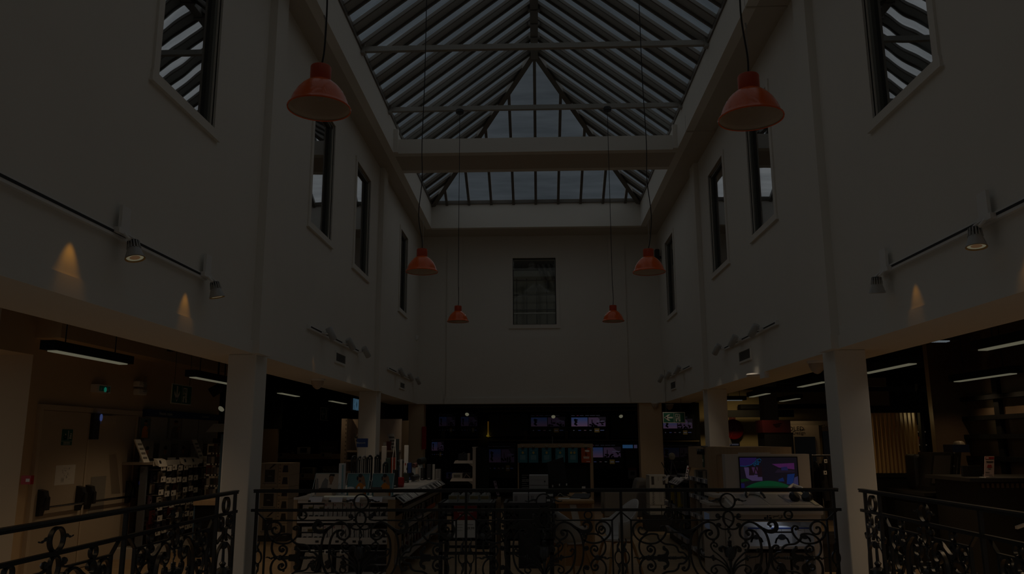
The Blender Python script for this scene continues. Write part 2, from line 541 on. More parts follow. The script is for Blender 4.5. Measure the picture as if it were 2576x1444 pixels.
bars.box(-0.075, 0.075, 1.0, YR + 0.05, ZR - 0.2, ZR - 0.02, M_bar)
yy = 1.45
while yy < YR:
    bars.box(-0.11, 0.11, yy - 0.03, yy + 0.03, ZR - 0.22, ZR - 0.1, M_bar); yy += 0.5
for x in (XE0, XE1):
    bars.box(x - 0.05, x + 0.05, 1.0, YE, ZE - 0.06, ZE + 0.03, M_bar)
bars.box(XE0, XE1, YE - 0.12, YE + 0.06, ZE - 0.02, ZE + 0.07, M_bar)
struct('window_1_glazing_bars', bars)
trays = MB()      # grey opaque trays between the panes on both slopes
M_tray = mat('grey_roof_sheet', (0.36, 0.37, 0.36), 0.6)
y = 1.2
while y < YE - 0.6:
    for x in (XE0, XE1):
        for (p0, p1) in ((0.3, 0.555),):
            ya, yb = y + p0, y + p1
            ta = 1.0 if ya <= YR else (YE - ya) / (YE - YR)
            tb = 1.0 if yb <= YR else max(0, (YE - yb) / (YE - YR))
            ea, eb = Vector((x, ya, ZE + 0.004)), Vector((x, yb, ZE + 0.004))
            dr = Vector((XC - x, 0, ZR - ZE))
            q = [ea, eb, eb + dr * tb, ea + dr * ta]
            dn = Vector((0, 0, -0.02))
            if x > 0: q = q[::-1]
            trays.hexa([p + dn for p in q][::-1] if False else [p + dn for p in q], q, M_tray)
    y += SP
struct('window_1_roof_sheets', trays)
# tie beams
ties = MB()
for y in (4.43, 6.69, 8.95, 11.21, 13.47):
    ties.box(OX0 + 0.0, OX1, y - 0.035, y + 0.035, 7.52, 7.60, M_tie)
    for x in (OX0, OX1):
        ties.box(x - 0.07 if x > 0 else x, x if x > 0 else x + 0.07, y - 0.05, y + 0.05, 7.49, 7.63, M_tie)
struct('trim_3', ties)
# --- windows of the atrium
def win_glass():
    m = bpy.data.materials.new('window_glass'); m.use_nodes = True
    nt = m.node_tree
    for n in list(nt.nodes):
        if n.type != 'OUTPUT_MATERIAL': nt.nodes.remove(n)
    out = [n for n in nt.nodes][0]
    gl = nt.nodes.new('ShaderNodeBsdfGlossy'); gl.inputs['Roughness'].default_value = 0.0; gl.inputs['Color'].default_value = (0.9, 0.9, 0.92, 1)
    tr = nt.nodes.new('ShaderNodeBsdfTransparent'); tr.inputs['Color'].default_value = (0.6, 0.62, 0.6, 1)
    mx = nt.nodes.new('ShaderNodeMixShader'); mx.inputs[0].default_value = 0.48
    tc = nt.nodes.new('ShaderNodeTexCoord'); ns = nt.nodes.new('ShaderNodeTexNoise'); bp = nt.nodes.new('ShaderNodeBump')
    ns.inputs['Scale'].default_value = 1.6; ns.inputs['Detail'].default_value = 0; bp.inputs['Strength'].default_value = 0.012; bp.inputs['Distance'].default_value = 0.15
    L = nt.links.new
    L(tc.outputs['Object'], ns.inputs['Vector']); L(ns.outputs['Fac'], bp.inputs['Height']); L(bp.outputs['Normal'], gl.inputs['Normal'])
    L(tr.outputs[0], mx.inputs[1]); L(gl.outputs[0], mx.inputs[2]); L(mx.outputs[0], out.inputs['Surface'])
    return m
M_wglass = win_glass()
M_wframe = mat('window_frame_grey', (0.16, 0.165, 0.15), 0.5)
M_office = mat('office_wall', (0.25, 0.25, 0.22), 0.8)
wi = 2
def side_window(xin, sgn, y0, y1):
    global wi
    fr = facing_right(xin, 0, 0) if sgn < 0 else facing_left(xin, 0, 0)
    U = (lambda y: y) if sgn < 0 else (lambda y: -y)
    a, c = sorted((U(y0), U(y1)))
    w = MB()                                   # casing on the wall face
    for u0, u1, v0, v1 in ((a - .1, c + .1, WZ0 - .09, WZ0), (a - .1, c + .1, WZ1, WZ1 + .07), (a - .09, a, WZ0, WZ1), (c, c + .09, WZ0, WZ1)):
        w.rect(fr, u0, u1, v0, v1, -0.01, 0.022, M_wall)
    w.rect(fr, a - .12, c + .12, WZ0 - .1, WZ0 - .09, -0.01, 0.035, M_wall)
    o = struct('window_%d' % wi, w)
    g = MB()                                   # metal frame, set back in the reveal
    for u0, u1, v0, v1 in ((a, c, WZ0, WZ0 + .03), (a, c, WZ1 - .05, WZ1), (a, a + .06, WZ0, WZ1), (c - .06, c, WZ0, WZ1)):
        g.rect(fr, u0, u1, v0, v1, -0.13, -0.03, M_wframe)
    g.build('window_frame', o)
    p = MB(); p.rect(fr, a + .06, c - .06, WZ0 + .03, WZ1 - .05, -0.075, -0.065, M_wglass); p.build('pane', o)
    r = MB()                                   # the dim room behind
    r.rect(fr, a + .0, c - .0, WZ0, WZ1, -0.71, -0.70, M_office); r.build('office_partition', o)
    wi += 1
for y0, y1 in WL: side_window(XL, -1, y0, y1)
for y0, y1 in WR: side_window(XR, 1, y0, y1)
# far window with the lit office behind it
x0, x1, z0, z1 = FW
fr = front(0, YF, 0)
w = MB()
for u0, u1, v0, v1 in ((x0 - .1, x1 + .1, z0 - .1, z0), (x0 - .08, x1 + .08, z1, z1 + .07), (x0 - .08, x0, z0, z1), (x1, x1 + .08, z0, z1)):
    w.rect(fr, u0, u1, v0, v1, -.01, .025, M_wall)
o = struct('window_%d' % wi, w)
g = MB()
for u0, u1, v0, v1 in ((x0, x1, z0, z0 + .02), (x0, x1, z1 - .02, z1), (x0, x0 + .02, z0, z1), (x1 - .02, x1, z0, z1)):
    g.rect(fr, u0, u1, v0, v1, -.12, -.04, M_dark)
g.build('window_frame', o)
def clear_glass():
    m = bpy.data.materials.new('clear_glass'); m.use_nodes = True
    nt = m.node_tree
    for n in list(nt.nodes):
        if n.type != 'OUTPUT_MATERIAL': nt.nodes.remove(n)
    out = [n for n in nt.nodes][0]
    gl = nt.nodes.new('ShaderNodeBsdfGlossy'); gl.inputs['Roughness'].default_value = 0.02
    tr = nt.nodes.new('ShaderNodeBsdfTransparent'); tr.inputs['Color'].default_value = (0.93, 0.96, 0.95, 1)
    mx = nt.nodes.new('ShaderNodeMixShader'); mx.inputs[0].default_value = 0.08
    nt.links.new(tr.outputs[0], mx.inputs[1]); nt.links.new(gl.outputs[0], mx.inputs[2]); nt.links.new(mx.outputs[0], out.inputs['Surface'])
    return m
M_clear = clear_glass()
p = MB(); p.rect(fr, x0 + .02, x1 - .02, z0 + .02, z1 - .02, -.085, -.075, M_clear); p.build('pane', o)
# office beyond: ceiling, glazed partition grid, rail
b = MB()
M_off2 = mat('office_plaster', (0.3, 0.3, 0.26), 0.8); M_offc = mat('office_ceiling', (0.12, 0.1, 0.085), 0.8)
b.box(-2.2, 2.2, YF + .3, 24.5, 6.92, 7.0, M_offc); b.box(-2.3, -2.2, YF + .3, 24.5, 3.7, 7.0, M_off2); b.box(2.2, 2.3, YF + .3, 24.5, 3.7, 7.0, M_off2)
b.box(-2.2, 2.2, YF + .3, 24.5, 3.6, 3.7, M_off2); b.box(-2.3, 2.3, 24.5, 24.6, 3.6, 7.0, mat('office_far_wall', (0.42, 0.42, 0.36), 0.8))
struct('wall_office', b)
b = MB()
for i in range(-5, 7):
    b.box(i * .3 - .016, i * .3 + .016, 23.4, 23.44, 3.7, 6.45, M_dark)
for z in (4.05, 4.75, 5.05, 5.5, 5.95, 6.4):
    b.box(-2.2, 2.2, 23.4, 23.44, z - .013, z + .013, M_dark)
for i in range(7):                                        # reflected slanting stripes built as solid dark bars, top right of the partition
    b.hexa([(.15 + i * .16, 23.46, 6.42), (.23 + i * .16, 23.46, 6.42), (.23 + i * .16, 23.5, 6.42), (.15 + i * .16, 23.5, 6.42)][::1],
           [(.0 + i * .16, 23.46, 6.9), (.08 + i * .16, 23.46, 6.9), (.08 + i * .16, 23.5, 6.9), (.0 + i * .16, 23.5, 6.9)], M_dark)
b.tube([(-2.2, 21.6, 5.1), (2.2, 21.6, 5.1)], .02, M_white)
struct('window_%d_partition' % wi, b)
l = thing('downlight', 'round white ceiling light inside the office behind the far window', 'ceiling light', (-0.13, 21.9, 6.9))
b = MB(); b.lathe((-.13, 21.9, 6.905), [(.15, .015), (.15, 0)], M_white); b.build('trim_ring', l)
b = MB(); b.lathe((-.13, 21.9, 6.9), [(.13, .0), (.13, -.012)], glow('downlight_glow', (84, 82, 78))); b.build('lens', l)
add_light('office_light', 'POINT', (-.13, 21.9, 6.5), 26, (1, .95, .85), shadow_soft_size=.1)
# --- store shell around the atrium
M_ceilblack = mat('black_ceiling', (0.01, 0.0095, 0.009), 0.8, spec=0.1)
ZC = 3.25
for nm, x0, x1, y0, y1 in (('ceiling_store_left', -9, XL - TH + .02, -2, 26), ('ceiling_store_right', XR + TH - .02, 10, -2, 26), ('ceiling_store_far', XL - TH, XR + TH, YF + .3, 26)):
    b = MB(); b.box(x0, x1, y0, y1, ZC, ZC + .1, M_ceilblack); struct(nm, b)
for nm, x0, x1, y0, y1 in (('wall_left_drop', XL - TH - .02, XL - TH, -2, YF + .3), ('wall_right_drop', XR + TH, XR + TH + .02, -2, YF + .3), ('wall_far_drop', XL - TH, XR + TH, YF + .3, YF + .32)):
    b = MB(); b.box(x0, x1, y0, y1, ZB + .005, ZC, M_ceilblack); struct(nm, b)
XA = -6.2                                   # left aisle wall
for nm, x0, x1, y0, y1, z0 in (('wall_left_aisle', XA - .15, XA, 9.72, 15.45, 0), ('wall_left_front', -9, XA, 9.57, 9.72, 0), ('wall_left_bulkhead', XA, XA + .32, 9.57, 15.45, 2.93), ('wall_left_bulkhead_front', -9, XA, 8.9, 9.57, 2.72)):
    b = MB(); b.box(x0, x1, y0, y1, z0, ZC, M_warm); struct(nm, b)
b = MB(); b.box(-9, -8.85, 15.45, 26, 0, ZC, M_black); b.box(-9, XA - .15, 15.45, 15.6, 0, ZC, M_black); b.box(-9, -4.35, 19.75, 19.9, 0, ZC, M_black); struct('wall_left_store', b)
b = MB(); b.box(-9, 10, 25.6, 25.75, 0, ZC, M_black); struct('wall_far_store', b)
b = MB(); b.box(-4.4, -4.1, 19.75, 21.5, 0, ZC, mat('dim_brown_panel', (0.16, 0.11, 0.06), .7)); b.box(-4.1, -3.3, 21.4, 21.5, 0, 2.2, mat('dim_brown_panel', (0.16, 0.11, 0.06), .7)); struct('wall_left_return', b)
M_yellow = plaster('yellow_cream_plaster', (0.60, 0.48, 0.26))
b = MB(); b.box(4.75, 10, 24.4, 24.55, 0, ZC, M_yellow); struct('wall_right_store', b)
add_light('yellow_wall_fill', 'SPOT', (5.6, 22.3, 2.75), 130, (1, .74, .36), aim=(5.9, 24.4, .9), spot_size=math.radians(110), spot_blend=.8, shadow_soft_size=.1)  # added fill light that brightens the yellow wall, no fitting hangs here
XW, YP = 6.2, 11.8                          # right aisle wall and the partition that faces the hall
M_brown = wood('brown_panel', (0.16, 0.105, 0.065), (0.20, 0.135, 0.085), (1, 1, 6))
b = MB(); b.box(XW, XW + .15, 7.0, YP + .12, 0, ZC, M_brown); b.box(5.70, XW, YP, YP + .12, 0, ZC, M_brown); b.box(9.85, 10, YP, 26, 0, ZC, M_black); struct('wall_right_aisle', b)
# ================================================================== IRON RAILINGS
RY = 8.45
_c0 = aY(907.7, 1300, RY).x
def tr(cx, cy, s=6.4448, ox=630, oy=1220, c=None):
    p = aY(ox + cx / s, oy + cy / s, RY)
    return (p.x - (c if c is not None else _c0), p.z)
def T1(pts): return [tr(*p) for p in pts]
_c1 = aY(1368, 1300, RY).x
def T4(pts): return [tr(p[0], p[1], 6.4458, 1360, 1220, _c1) for p in pts]
def mir(pts): return [(-u, v) for u, v in pts]
ZT = tr(900, 105)[1]; Z2 = tr(900, 410)[1]; Z3 = tr(900, 576)[1]; ZA = tr(245, 1180)[1]     # handrail, middle rail, inner rail, axis of the side motif
def flip(pts, z=None):                       # mirrored in the axis of the side motif
    z = ZA if z is None else z
    return [(u, 2 * z - v) for u, v in pts]
# half of the wide panel (left of its centre line)
MEDAL = T1([(1130, 672), (1165, 645), (1120, 602), (1060, 615), (1036, 680), (1060, 738), (1130, 760), (1200, 745), (1290, 690), (1370, 632), (1460, 605), (1540, 630), (1595, 690), (1612, 760),
            (1600, 830), (1540, 882), (1470, 875), (1420, 830), (1412, 775), (1450, 735), (1500, 745), (1510, 785), (1480, 800)])
OUTER_C = T1([(1260, 715), (1200, 800), (1160, 930), (1145, 1080), (1160, 1250), (1200, 1370), (1245, 1444)])
INNER_C = T1([(1470, 738), (1400, 745), (1335, 810), (1290, 930), (1275, 1110), (1295, 1270), (1350, 1380), (1425, 1444)])
OVAL = T1([(1797, 428), (1735, 465), (1707, 555), (1735, 640), (1797, 700)])
OVAL_TAIL = T1([(1797, 700), (1740, 722), (1670, 712), (1615, 665), (1610, 640), (1640, 632), (1650, 655)])
S_TOP = T1([(420, 720), (405, 690), (370, 700), (355, 750), (385, 795), (440, 800), (495, 755), (508, 690), (465, 620), (385, 600), (310, 640), (270, 720), (285, 810), (345, 890),
            (430, 938), (530, 952), (620, 940), (690, 900), (750, 840), (788, 770), (788, 705), (755, 672), (710, 685), (705, 715), (735, 720)])
S_MID = T1([(655, 808), (600, 796), (520, 800), (440, 832), (380, 890), (352, 960), (347, 1040), (372, 1120), (425, 1170), (500, 1165), (570, 1120), (592, 1050), (572, 1003), (520, 985),
            (477, 1010), (478, 1060), (520, 1082), (545, 1052), (522, 1042)])
S_KINK = T1([(655, 808), (658, 860), (692, 912), (762, 957), (880, 972), (940, 1012), (966, 1082), (1030, 1095), (1075, 1140), (1090, 1180)])
S_SIDE = T1([(1040, 1025), (1015, 1020), (1018, 990), (1055, 978), (1100, 1010), (1122, 1080), (1120, 1140), (1108, 1180)])
LEAF = T1([(620, 1180), (630, 1130), (700, 1125), (745, 1110), (765, 1075), (730, 1060), (712, 1040), (735, 1012), (775, 1025), (800, 1060), (805, 1110), (785, 1150), (800, 1180)])
BR1 = T1([(1750, 1444), (1705, 1330), (1610, 1235), (1510, 1185), (1400, 1165), (1335, 1150), (1297, 1095), (1300, 1050), (1330, 1038), (1348, 1062)])
BR2 = T1([(1745, 1410), (1690, 1250), (1585, 1130), (1505, 1060), (1475, 985), (1505, 938), (1565, 948), (1575, 990), (1545, 1003), (1528, 985)])
BR3 = T1([(1735, 1444), (1660, 1330), (1555, 1292), (1465, 1335), (1455, 1400), (1505, 1425), (1545, 1385), (1525, 1350)])
SPEAR = T1([(245, 1180), (270, 1172), (300, 1178), (330, 1195), (365, 1180), (400, 1172), (470, 1180), (620, 1180)])
SHAFT = T1([(790, 1180), (960, 1180), (1010, 1172), (1050, 1185), (1095, 1180)])
FLAME = T1([(1786, 705), (1775, 745), (1795, 790), (1800, 830), (1770, 870), (1775, 905)])
FINIAL = T1([(1672, 255), (1635, 245), (1590, 262), (1545, 272), (1500, 262)])
EDGE_U = tr(250, 600)[0]; POST_U = tr(100, 300)[0]
# half of the narrow panel (right of its centre line)
N_TOP = T4([(990, 718), (1010, 690), (985, 665), (948, 700), (955, 765), (1000, 788), (1045, 750), (1042, 690), (1005, 650)])
N_TOP = T4([(975, 725), (1012, 700), (990, 668), (950, 695), (952, 765), (1000, 790), (1045, 752), (1040, 695), (1000, 662)])
N_S = T4([(985, 722), (1010, 700), (985, 668), (945, 700), (955, 770), (1000, 790), (1042, 750), (1040, 700)])
N_LOOP = T4([(940, 790), (900, 720), (910, 645), (980, 595), (1070, 612), (1128, 690), (1122, 790), (1060, 870), (980, 920), (880, 942), (780, 930), (700, 890), (658, 835), (675, 800), (715, 808), (705, 835)])
N_MID = T4([(745, 800), (820, 790), (920, 802), (1000, 860), (1048, 950), (1050, 1050), (1010, 1130), (930, 1178), (850, 1140), (812, 1060), (840, 992), (900, 992), (925, 1040), (895, 1075), (872, 1050)])
N_KINK = T4([(745, 800), (738, 860), (702, 930), (692, 1000), (722, 1050), (770, 1035), (758, 1000), (735, 1012)])
N_LOW = T4([(690, 1444), (668, 1360), (690, 1275), (735, 1235), (770, 1260), (748, 1295), (730, 1275)])
N_SPEAR = T4([(1160, 1185), (1120, 1178), (1075, 1198), (1030, 1175), (925, 1180)])
N_EDGE = tr(1158, 600, 6.4458, 1360, 1220, _c1)[0]; N_POST = tr(1308, 300, 6.4458, 1360, 1220, _c1)[0]
ZLOW = 0.06
def bead(mb, fr, u, v, r, m=None):
    c = fr(u, v, 0)
    mb.lathe(c, [(0, -r), (r * .7, -r * .7), (r, 0), (r * .7, r * .7), (0, r)], M_iron, 10)
def scroll(mb, fr, pts, w=.017, d=.026, k=5):
    mb.ribbon(fr, spline(pts, k), w, d, M_iron)
    bead(mb, fr, *pts[-1], w * .95)
def flame_bar(mb, fr, pts, r=.014):
    q = spline(pts, 5); n = len(q)
    mb.tube([fr(u, v, 0) for u, v in q], [max(.003, r * (1 - .75 * i / (n - 1)) * (1 + .25 * math.sin(i * 1.1))) for i in range(n)], M_iron, 8)
def palmette(mb, fr, sc=1.0):
    c = lambda v: fr(0, v, 0)
    zb = lambda cy: tr(1780, cy)[1]
    for cy in (915, 940, 965, 990):
        mb.lathe(c(zb(cy)), [(.012, -.009), (.022, -.004), (.022, .004), (.012, .009)], M_iron, 12)
    prof = [(zb(1444), .012), (zb(1330), .013), (zb(1235), .016), (zb(1215), .028), (zb(1190), .022), (zb(1160), .05), (zb(1100), .058), (zb(1040), .052), (zb(1010), .04), (zb(1000), .02)]
    mb.lathe(c(0), [(r * sc, z) for z, r in prof], M_iron, 14)
    for s in (-1, 1):
        q = [(s * u, v) for u, v in T1([(1790, 1180), (1700, 1090), (1690, 1020), (1655, 1005), (1620, 1030), (1622, 1062), (1650, 1062)])]
        q = [(s * (tr(1790, 0)[0] - tr(1790 + abs(0), 0)[0]) + u, v) for u, v in q]
        mb.ribbon(fr, spline([(abs(u) * s, v) for u, v in q], 5), .026, .05, M_iron)
        for cx in (1740, 1765):
            v0 = zb(1190); u0 = abs(tr(cx, 1100)[0]) * s
            mb.tube([fr(u0, v0, .03), fr(u0 * 1.15, zb(1100), .05), fr(u0 * 1.25, zb(1020), .045), fr(u0 * 1.7, zb(990), .05)], [.008, .02, .018, .01], M_iron, 6)
def medallion(mb, fr):
    for s in (-1, 1):
        M = (lambda P: P) if s < 0 else mir
        q = spline(M(MEDAL), 5); n = len(q)
        ws = []
        for i in range(n):
            t = i / n
            ws.append(.014 + .024 * math.sin(min(1, t / .46) * PI) ** 2 + .004 * min(1, t / .46) if t < .46 else .018)
        mb.ribbon(fr, q, ws, .03, M_iron); bead(mb, fr, *q[0], .015); bead(mb, fr, *q[-1], .02)
        for C in (OUTER_C, INNER_C):
            p = M(C); z0 = p[-1][1]
            low = [(u, 2 * z0 - v - .02) for u, v in p[::-1][1:]] if False else []
            mb.ribbon(fr, spline(p + [(p[-1][0] * .75, z0 - .06), (p[-1][0] * .3, z0 - .09), (0, z0 - .095)], 5), .018, .03, M_iron)
        mb.ribbon(fr, spline(M(OVAL), 6), .016, .028, M_iron)
        scroll(mb, fr, M(OVAL_TAIL), .015)
        for B in (BR1, BR2, BR3):
            scroll(mb, fr, M(B), .014, .022)
        for cx, cy, r in ((1500, 1180, .02), (1470, 1168, .014), (1530, 1192, .014), (1500, 1150, .014), (1500, 1210, .013), (1525, 905, .016), (1470, 595, .012)):
            bead(mb, fr, *M([tr(cx, cy)])[0], r)
        u, v = M([tr(1625, 508)])[0]
        bead(mb, fr, u, v, .026)
        mb.ribbon(fr, spline(M(T1([(1705, 525), (1660, 525), (1640, 560), (1560, 577)])), 5), .012, .024, M_iron)
    flame_bar(mb, fr, FLAME, .016)
    palmette(mb, fr)
def ring_band(mb, fr, uc=0.0, small=True):
    """big ring with flame finials between the two upper rails"""
    zc = (ZT + Z2) / 2 - .01; r = (ZT - Z2) / 2 - .02
    mb.ribbon(fr, [(uc + r * math.cos(a * PI / 18), zc + r * math.sin(a * PI / 18)) for a in range(36)], .014, .03, M_iron, closed=True)
    for s in (-1, 1):
        q = [(uc + (-s) * u, v) for u, v in FINIAL]
        flame_bar(mb, fr, q, .014)
def small_ring(mb, fr, u):
    zc = (Z2 + Z3) / 2; r = (Z2 - Z3) / 2 - .012
    mb.ribbon(fr, [(u + r * math.cos(a * PI / 12), zc + r * math.sin(a * PI / 12)) for a in range(24)], .014, .028, M_iron, closed=True)
def post_bars(mb, fr, u, s):
    """slim oval with flames beside a post; s is the side the panel lies on"""
    zc = tr(155, 1175)[1]; rx, rz = .038, .062
    uc = u + s * .042
    mb.ribbon(fr, [(uc + rx * math.cos(a * PI / 12), zc + rz * math.sin(a * PI / 12)) for a in range(24)], .012, .024, M_iron, closed=True)
    flame_bar(mb, fr, [(uc, zc + rz), (uc - .008, zc + rz + .045), (uc + .01, zc + rz + .09), (uc + .004, zc + rz + .125)], .016)
    flame_bar(mb, fr, [(uc, zc - rz), (uc + .008, zc - rz - .05), (uc - .008, zc - rz - .1), (uc, zc - rz - .15)], .016)
def wide_panel(fr):
    mb = MB()
    medallion(mb, fr)
    for s in (-1, 1):
        M = (lambda P: P) if s < 0 else mir
        e, p = EDGE_U * -s, POST_U * -s
        mb.ribbon(fr, [(e, Z3), (tr(1560, 577)[0] * -s, Z3)], .014, .026, M_iron)
        mb.ribbon(fr, [(p, Z2 - .01), (e, Z3)], .014, .026, M_iron)
        mb.ribbon(fr, [(e, Z3 + .004), (e, ZLOW)], .016, .026, M_iron)
        small_ring(mb, fr, M([tr(848, 500)])[0][0])
        mb.ribbon(fr, M(T1([(790, 770), (1215, 770)])), .014, .024, M_iron)
        scroll(mb, fr, M(S_TOP)); scroll(mb, fr, M(S_MID)); scroll(mb, fr, flip(M(S_MID)))
        scroll(mb, fr, M(S_KINK)); scroll(mb, fr, flip(M(S_KINK)))
        scroll(mb, fr, M(S_SIDE)[::-1]); scroll(mb, fr, flip(M(S_SIDE))[::-1])
        for LF in (LEAF, flip(LEAF)):
            q = spline(M(LF), 4)
            mb.prism(fr, q, -.014, .014, M_iron)
            bead(mb, fr, *M([(LF[7][0], LF[7][1])])[0], .017)
        flame_bar(mb, fr, M(SPEAR)[::-1], .016)
        mb.tube([fr(u, v, 0) for u, v in spline(M(SHAFT), 4)], .012, M_iron, 8)
        for cx in (830, 870, 905):
            bead(mb, fr, *M([tr(cx, 1180)])[0], .018)
        bead(mb, fr, *M([tr(478, 1180)])[0], .03)
        for cx, cy in ((465, 800), (530, 970), (535, 1390)):
            bead(mb, fr, *M([tr(cx, cy)])[0], .014)
        post_bars(mb, fr, p, -s if False else (1 if p < 0 else -1))
    mb.ribbon(fr, [(-abs(POST_U), ZLOW + .06), (abs(POST_U), ZLOW + .06)], .03, .02, M_iron)
    return mb
def narrow_panel(fr, k=1.0):
    mb = MB()
    medallion(mb, fr)
    for s in (1, -1):
        M = (lambda P: P) if s > 0 else mir
        e, p = N_EDGE * s, N_POST * s
        mb.ribbon(fr, [(e, Z3), (-tr(1560, 577)[0] * s, Z3)], .014, .026, M_iron)
        mb.ribbon(fr, [(p, Z2 - .01), (e, Z3)], .014, .026, M_iron)
        mb.ribbon(fr, [(e, Z3 + .004), (e, ZLOW)], .016, .026, M_iron)
        small_ring(mb, fr, M([tr(770, 485, 6.4458, 1360, 1220, _c1)])[0][0])
        scroll(mb, fr, M(N_S)[::-1]); scroll(mb, fr, M(N_LOOP)); scroll(mb, fr, M(N_MID)); scroll(mb, fr, flip(M(N_MID))); scroll(mb, fr, M(N_KINK)); scroll(mb, fr, flip(M(N_KINK)))
        mb.ribbon(fr, spline(M(T4([(1040, 700), (1000, 665)])), 2), .016, .026, M_iron)
        flame_bar(mb, fr, M(N_SPEAR)[::-1], .014)
        bead(mb, fr, *M([tr(925, 1180, 6.4458, 1360, 1220, _c1)])[0], .03)
        post_bars(mb, fr, p, -1 if p > 0 else 1)
    mb.ribbon(fr, [(-N_POST, ZLOW + .06), (N_POST, ZLOW + .06)], .03, .02, M_iron)
    return mb
def end_bay(fr, u0, u1):
    """short bay beside the column: ring, paired scrolls and a vase"""
    mb = MB(); c = (u0 + u1) / 2; hw = (u1 - u0) / 2
    rz = (ZT - Z2) / 2 - .025; zc = (ZT + Z2) / 2 - .01
    mb.ribbon(fr, [(c + min(hw - .05, rz) * math.cos(a * PI / 14), zc + rz * math.sin(a * PI / 14)) for a in range(28)], .018, .03, M_iron, closed=True)
    for s in (-1, 1):
        q = [(c + s * .06, Z2 - .26), (c + s * .03, Z2 - .2), (c + s * .05, Z2 - .13), (c + s * .13, Z2 - .15), (c + s * .17, Z2 - .1), (c + s * .14, Z2 - .03), (c + s * .07, Z2 - .04), (c + s * .05, Z2 - .1), (c + s * .1, Z2 - .12), (c + s * .12, Z2 - .08)]
        scroll(mb, fr, q, .02)
        q = [(c + s * .02, Z2 - .19), (c + s * .1, Z2 - .22), (c + s * .19, Z2 - .26), (c + s * .22, Z2 - .22)]
        scroll(mb, fr, q, .018)
        mb.ribbon(fr, spline([(c + s * .05, Z2 - .28), (c + s * .16, Z2 - .36), (c + s * .19, Z2 - .55), (c + s * .2, ZLOW + .1)], 5), .02, .028, M_iron)
        scroll(mb, fr, [(c + s * .02, ZLOW + .2), (c + s * .1, ZLOW + .25), (c + s * .16, ZLOW + .2), (c + s * .12, ZLOW + .14), (c + s * .08, ZLOW + .18)], .018)
    bead(mb, fr, c, Z2 - .3, .04)
    mb.lathe(fr(c, 0, 0), [(.012, Z2 - .3), (.016, Z2 - .45), (.035, Z2 - .47), (.02, Z2 - .5), (.075, Z2 - .53), (.085, Z2 - .6), (.06, Z2 - .7), (.03, Z2 - .76), (.05, Z2 - .8), (.02, Z2 - .85), (.014, ZLOW)], M_iron, 12)
    for s in (-1, 1):
        mb.tube([fr(c + s * .07, Z2 - .52, .02), fr(c + s * .12, Z2 - .55, .03), fr(c + s * .11, Z2 - .63, .03), fr(c + s * .05, Z2 - .7, .03)], [.02, .03, .026, .012], M_iron, 6)
    return mb
def bar_rail(fr, u0, u1, z, w, d, rounded=False):
    mb = MB()
    if rounded:
        for zz, ww, hh in ((z + .016, .062, .014), (z + .0, .048, .024)):
            mb.prism(lambda a, b_, t: fr(t, b_, a), [(-ww / 2, zz - hh / 2), (ww / 2, zz - hh / 2), (ww / 2 * .86, zz + hh / 2), (-ww / 2 * .86, zz + hh / 2)], u0, u1, M_iron)
    else:
        mb.rect(fr, u0, u1, z - w / 2, z + w / 2, -d / 2, d / 2, M_iron)
    return mb
def railing(name, label, origin, udir, panels, posts, span, bays=()):
    o = Vector(origin); u = Vector(udir)
    base = thing(name, label, 'railing', o)
    fr = frame(o, u)
    bar_rail(fr, span[0], span[1], ZT, .05, .06, True).build('handrail', base)
    bar_rail(fr, span[0] - .02, span[1] + .02, Z2, .028, .032).build('middle_rail', base)
    for p in posts:
        mb = MB(); mb.rect(fr, p - .013, p + .013, 0, ZT - .01, -.015, .015, M_iron)
        mb.rect(fr, p - .03, p + .03, 0, .012, -.03, .03, M_iron)
        mb.build('post', base)
    for kind, c in panels:
        f2 = frame(o + u * c, u)
        (wide_panel if kind == 'w' else narrow_panel)(f2).build('scrollwork_panel', base, smooth=40)
        mb = MB(); ring_band(mb, f2); mb.build('ring_ornament', base, smooth=40)
    for a, c in bays:
        end_bay(fr, a, c).build('end_scrollwork', base, smooth=40)
    return base
_cR = aY(1832, 1300, RY).x
railing('iron_railing', 'black wrought iron railing facing the camera across the stair opening, between the two near columns', (0, RY, 0), (1, 0, 0),
        [('w', _c0), ('n', _c1), ('w', _cR)],
        [aY(644.7, 1300, RY).x, aY(1172.5, 1300, RY).x, aY(1563, 1300, RY).x, aY(2100, 1300, RY).x],
        (aY(640, 1236, RY).x, aY(2107, 1236, RY).x))
ly = lambda px: aX(px, 1290, -3.1).y
railing('iron_railing', 'black wrought iron railing running along the left aisle in front of the exit doors', (-3.1, 0, 0), (0, 1, 0),
        [('n', (ly(545) + ly(318)) / 2), ('n', (ly(545) + ly(318)) / 2 - (ly(545) - ly(318))), ('n', (ly(545) + ly(318)) / 2 - 2 * (ly(545) - ly(318)))],
        [ly(592) - .03, ly(545), ly(318), 2 * ly(318) - ly(545), 3 * ly(318) - 2 * ly(545)], (3 * ly(318) - 2 * ly(545), ly(592)), [(ly(545), ly(592) - .03)])
ry_ = lambda px: aX(px, 1290, 3.24).y
a_, b_ = ry_(2215), ry_(2465)
railing('iron_railing', 'black wrought iron railing running along the right aisle in front of the black counters', (3.24, 0, 0), (0, 1, 0),
        [('n', (a_ + b_) / 2), ('n', (a_ + b_) / 2 - (a_ - b_)), ('n', (a_ + b_) / 2 - 2 * (a_ - b_))],
        [ry_(2178) - .02, a_, b_, 2 * b_ - a_, 3 * b_ - 2 * a_], (3 * b_ - 2 * a_, ry_(2170)), [(a_, ry_(2178) - .02)])
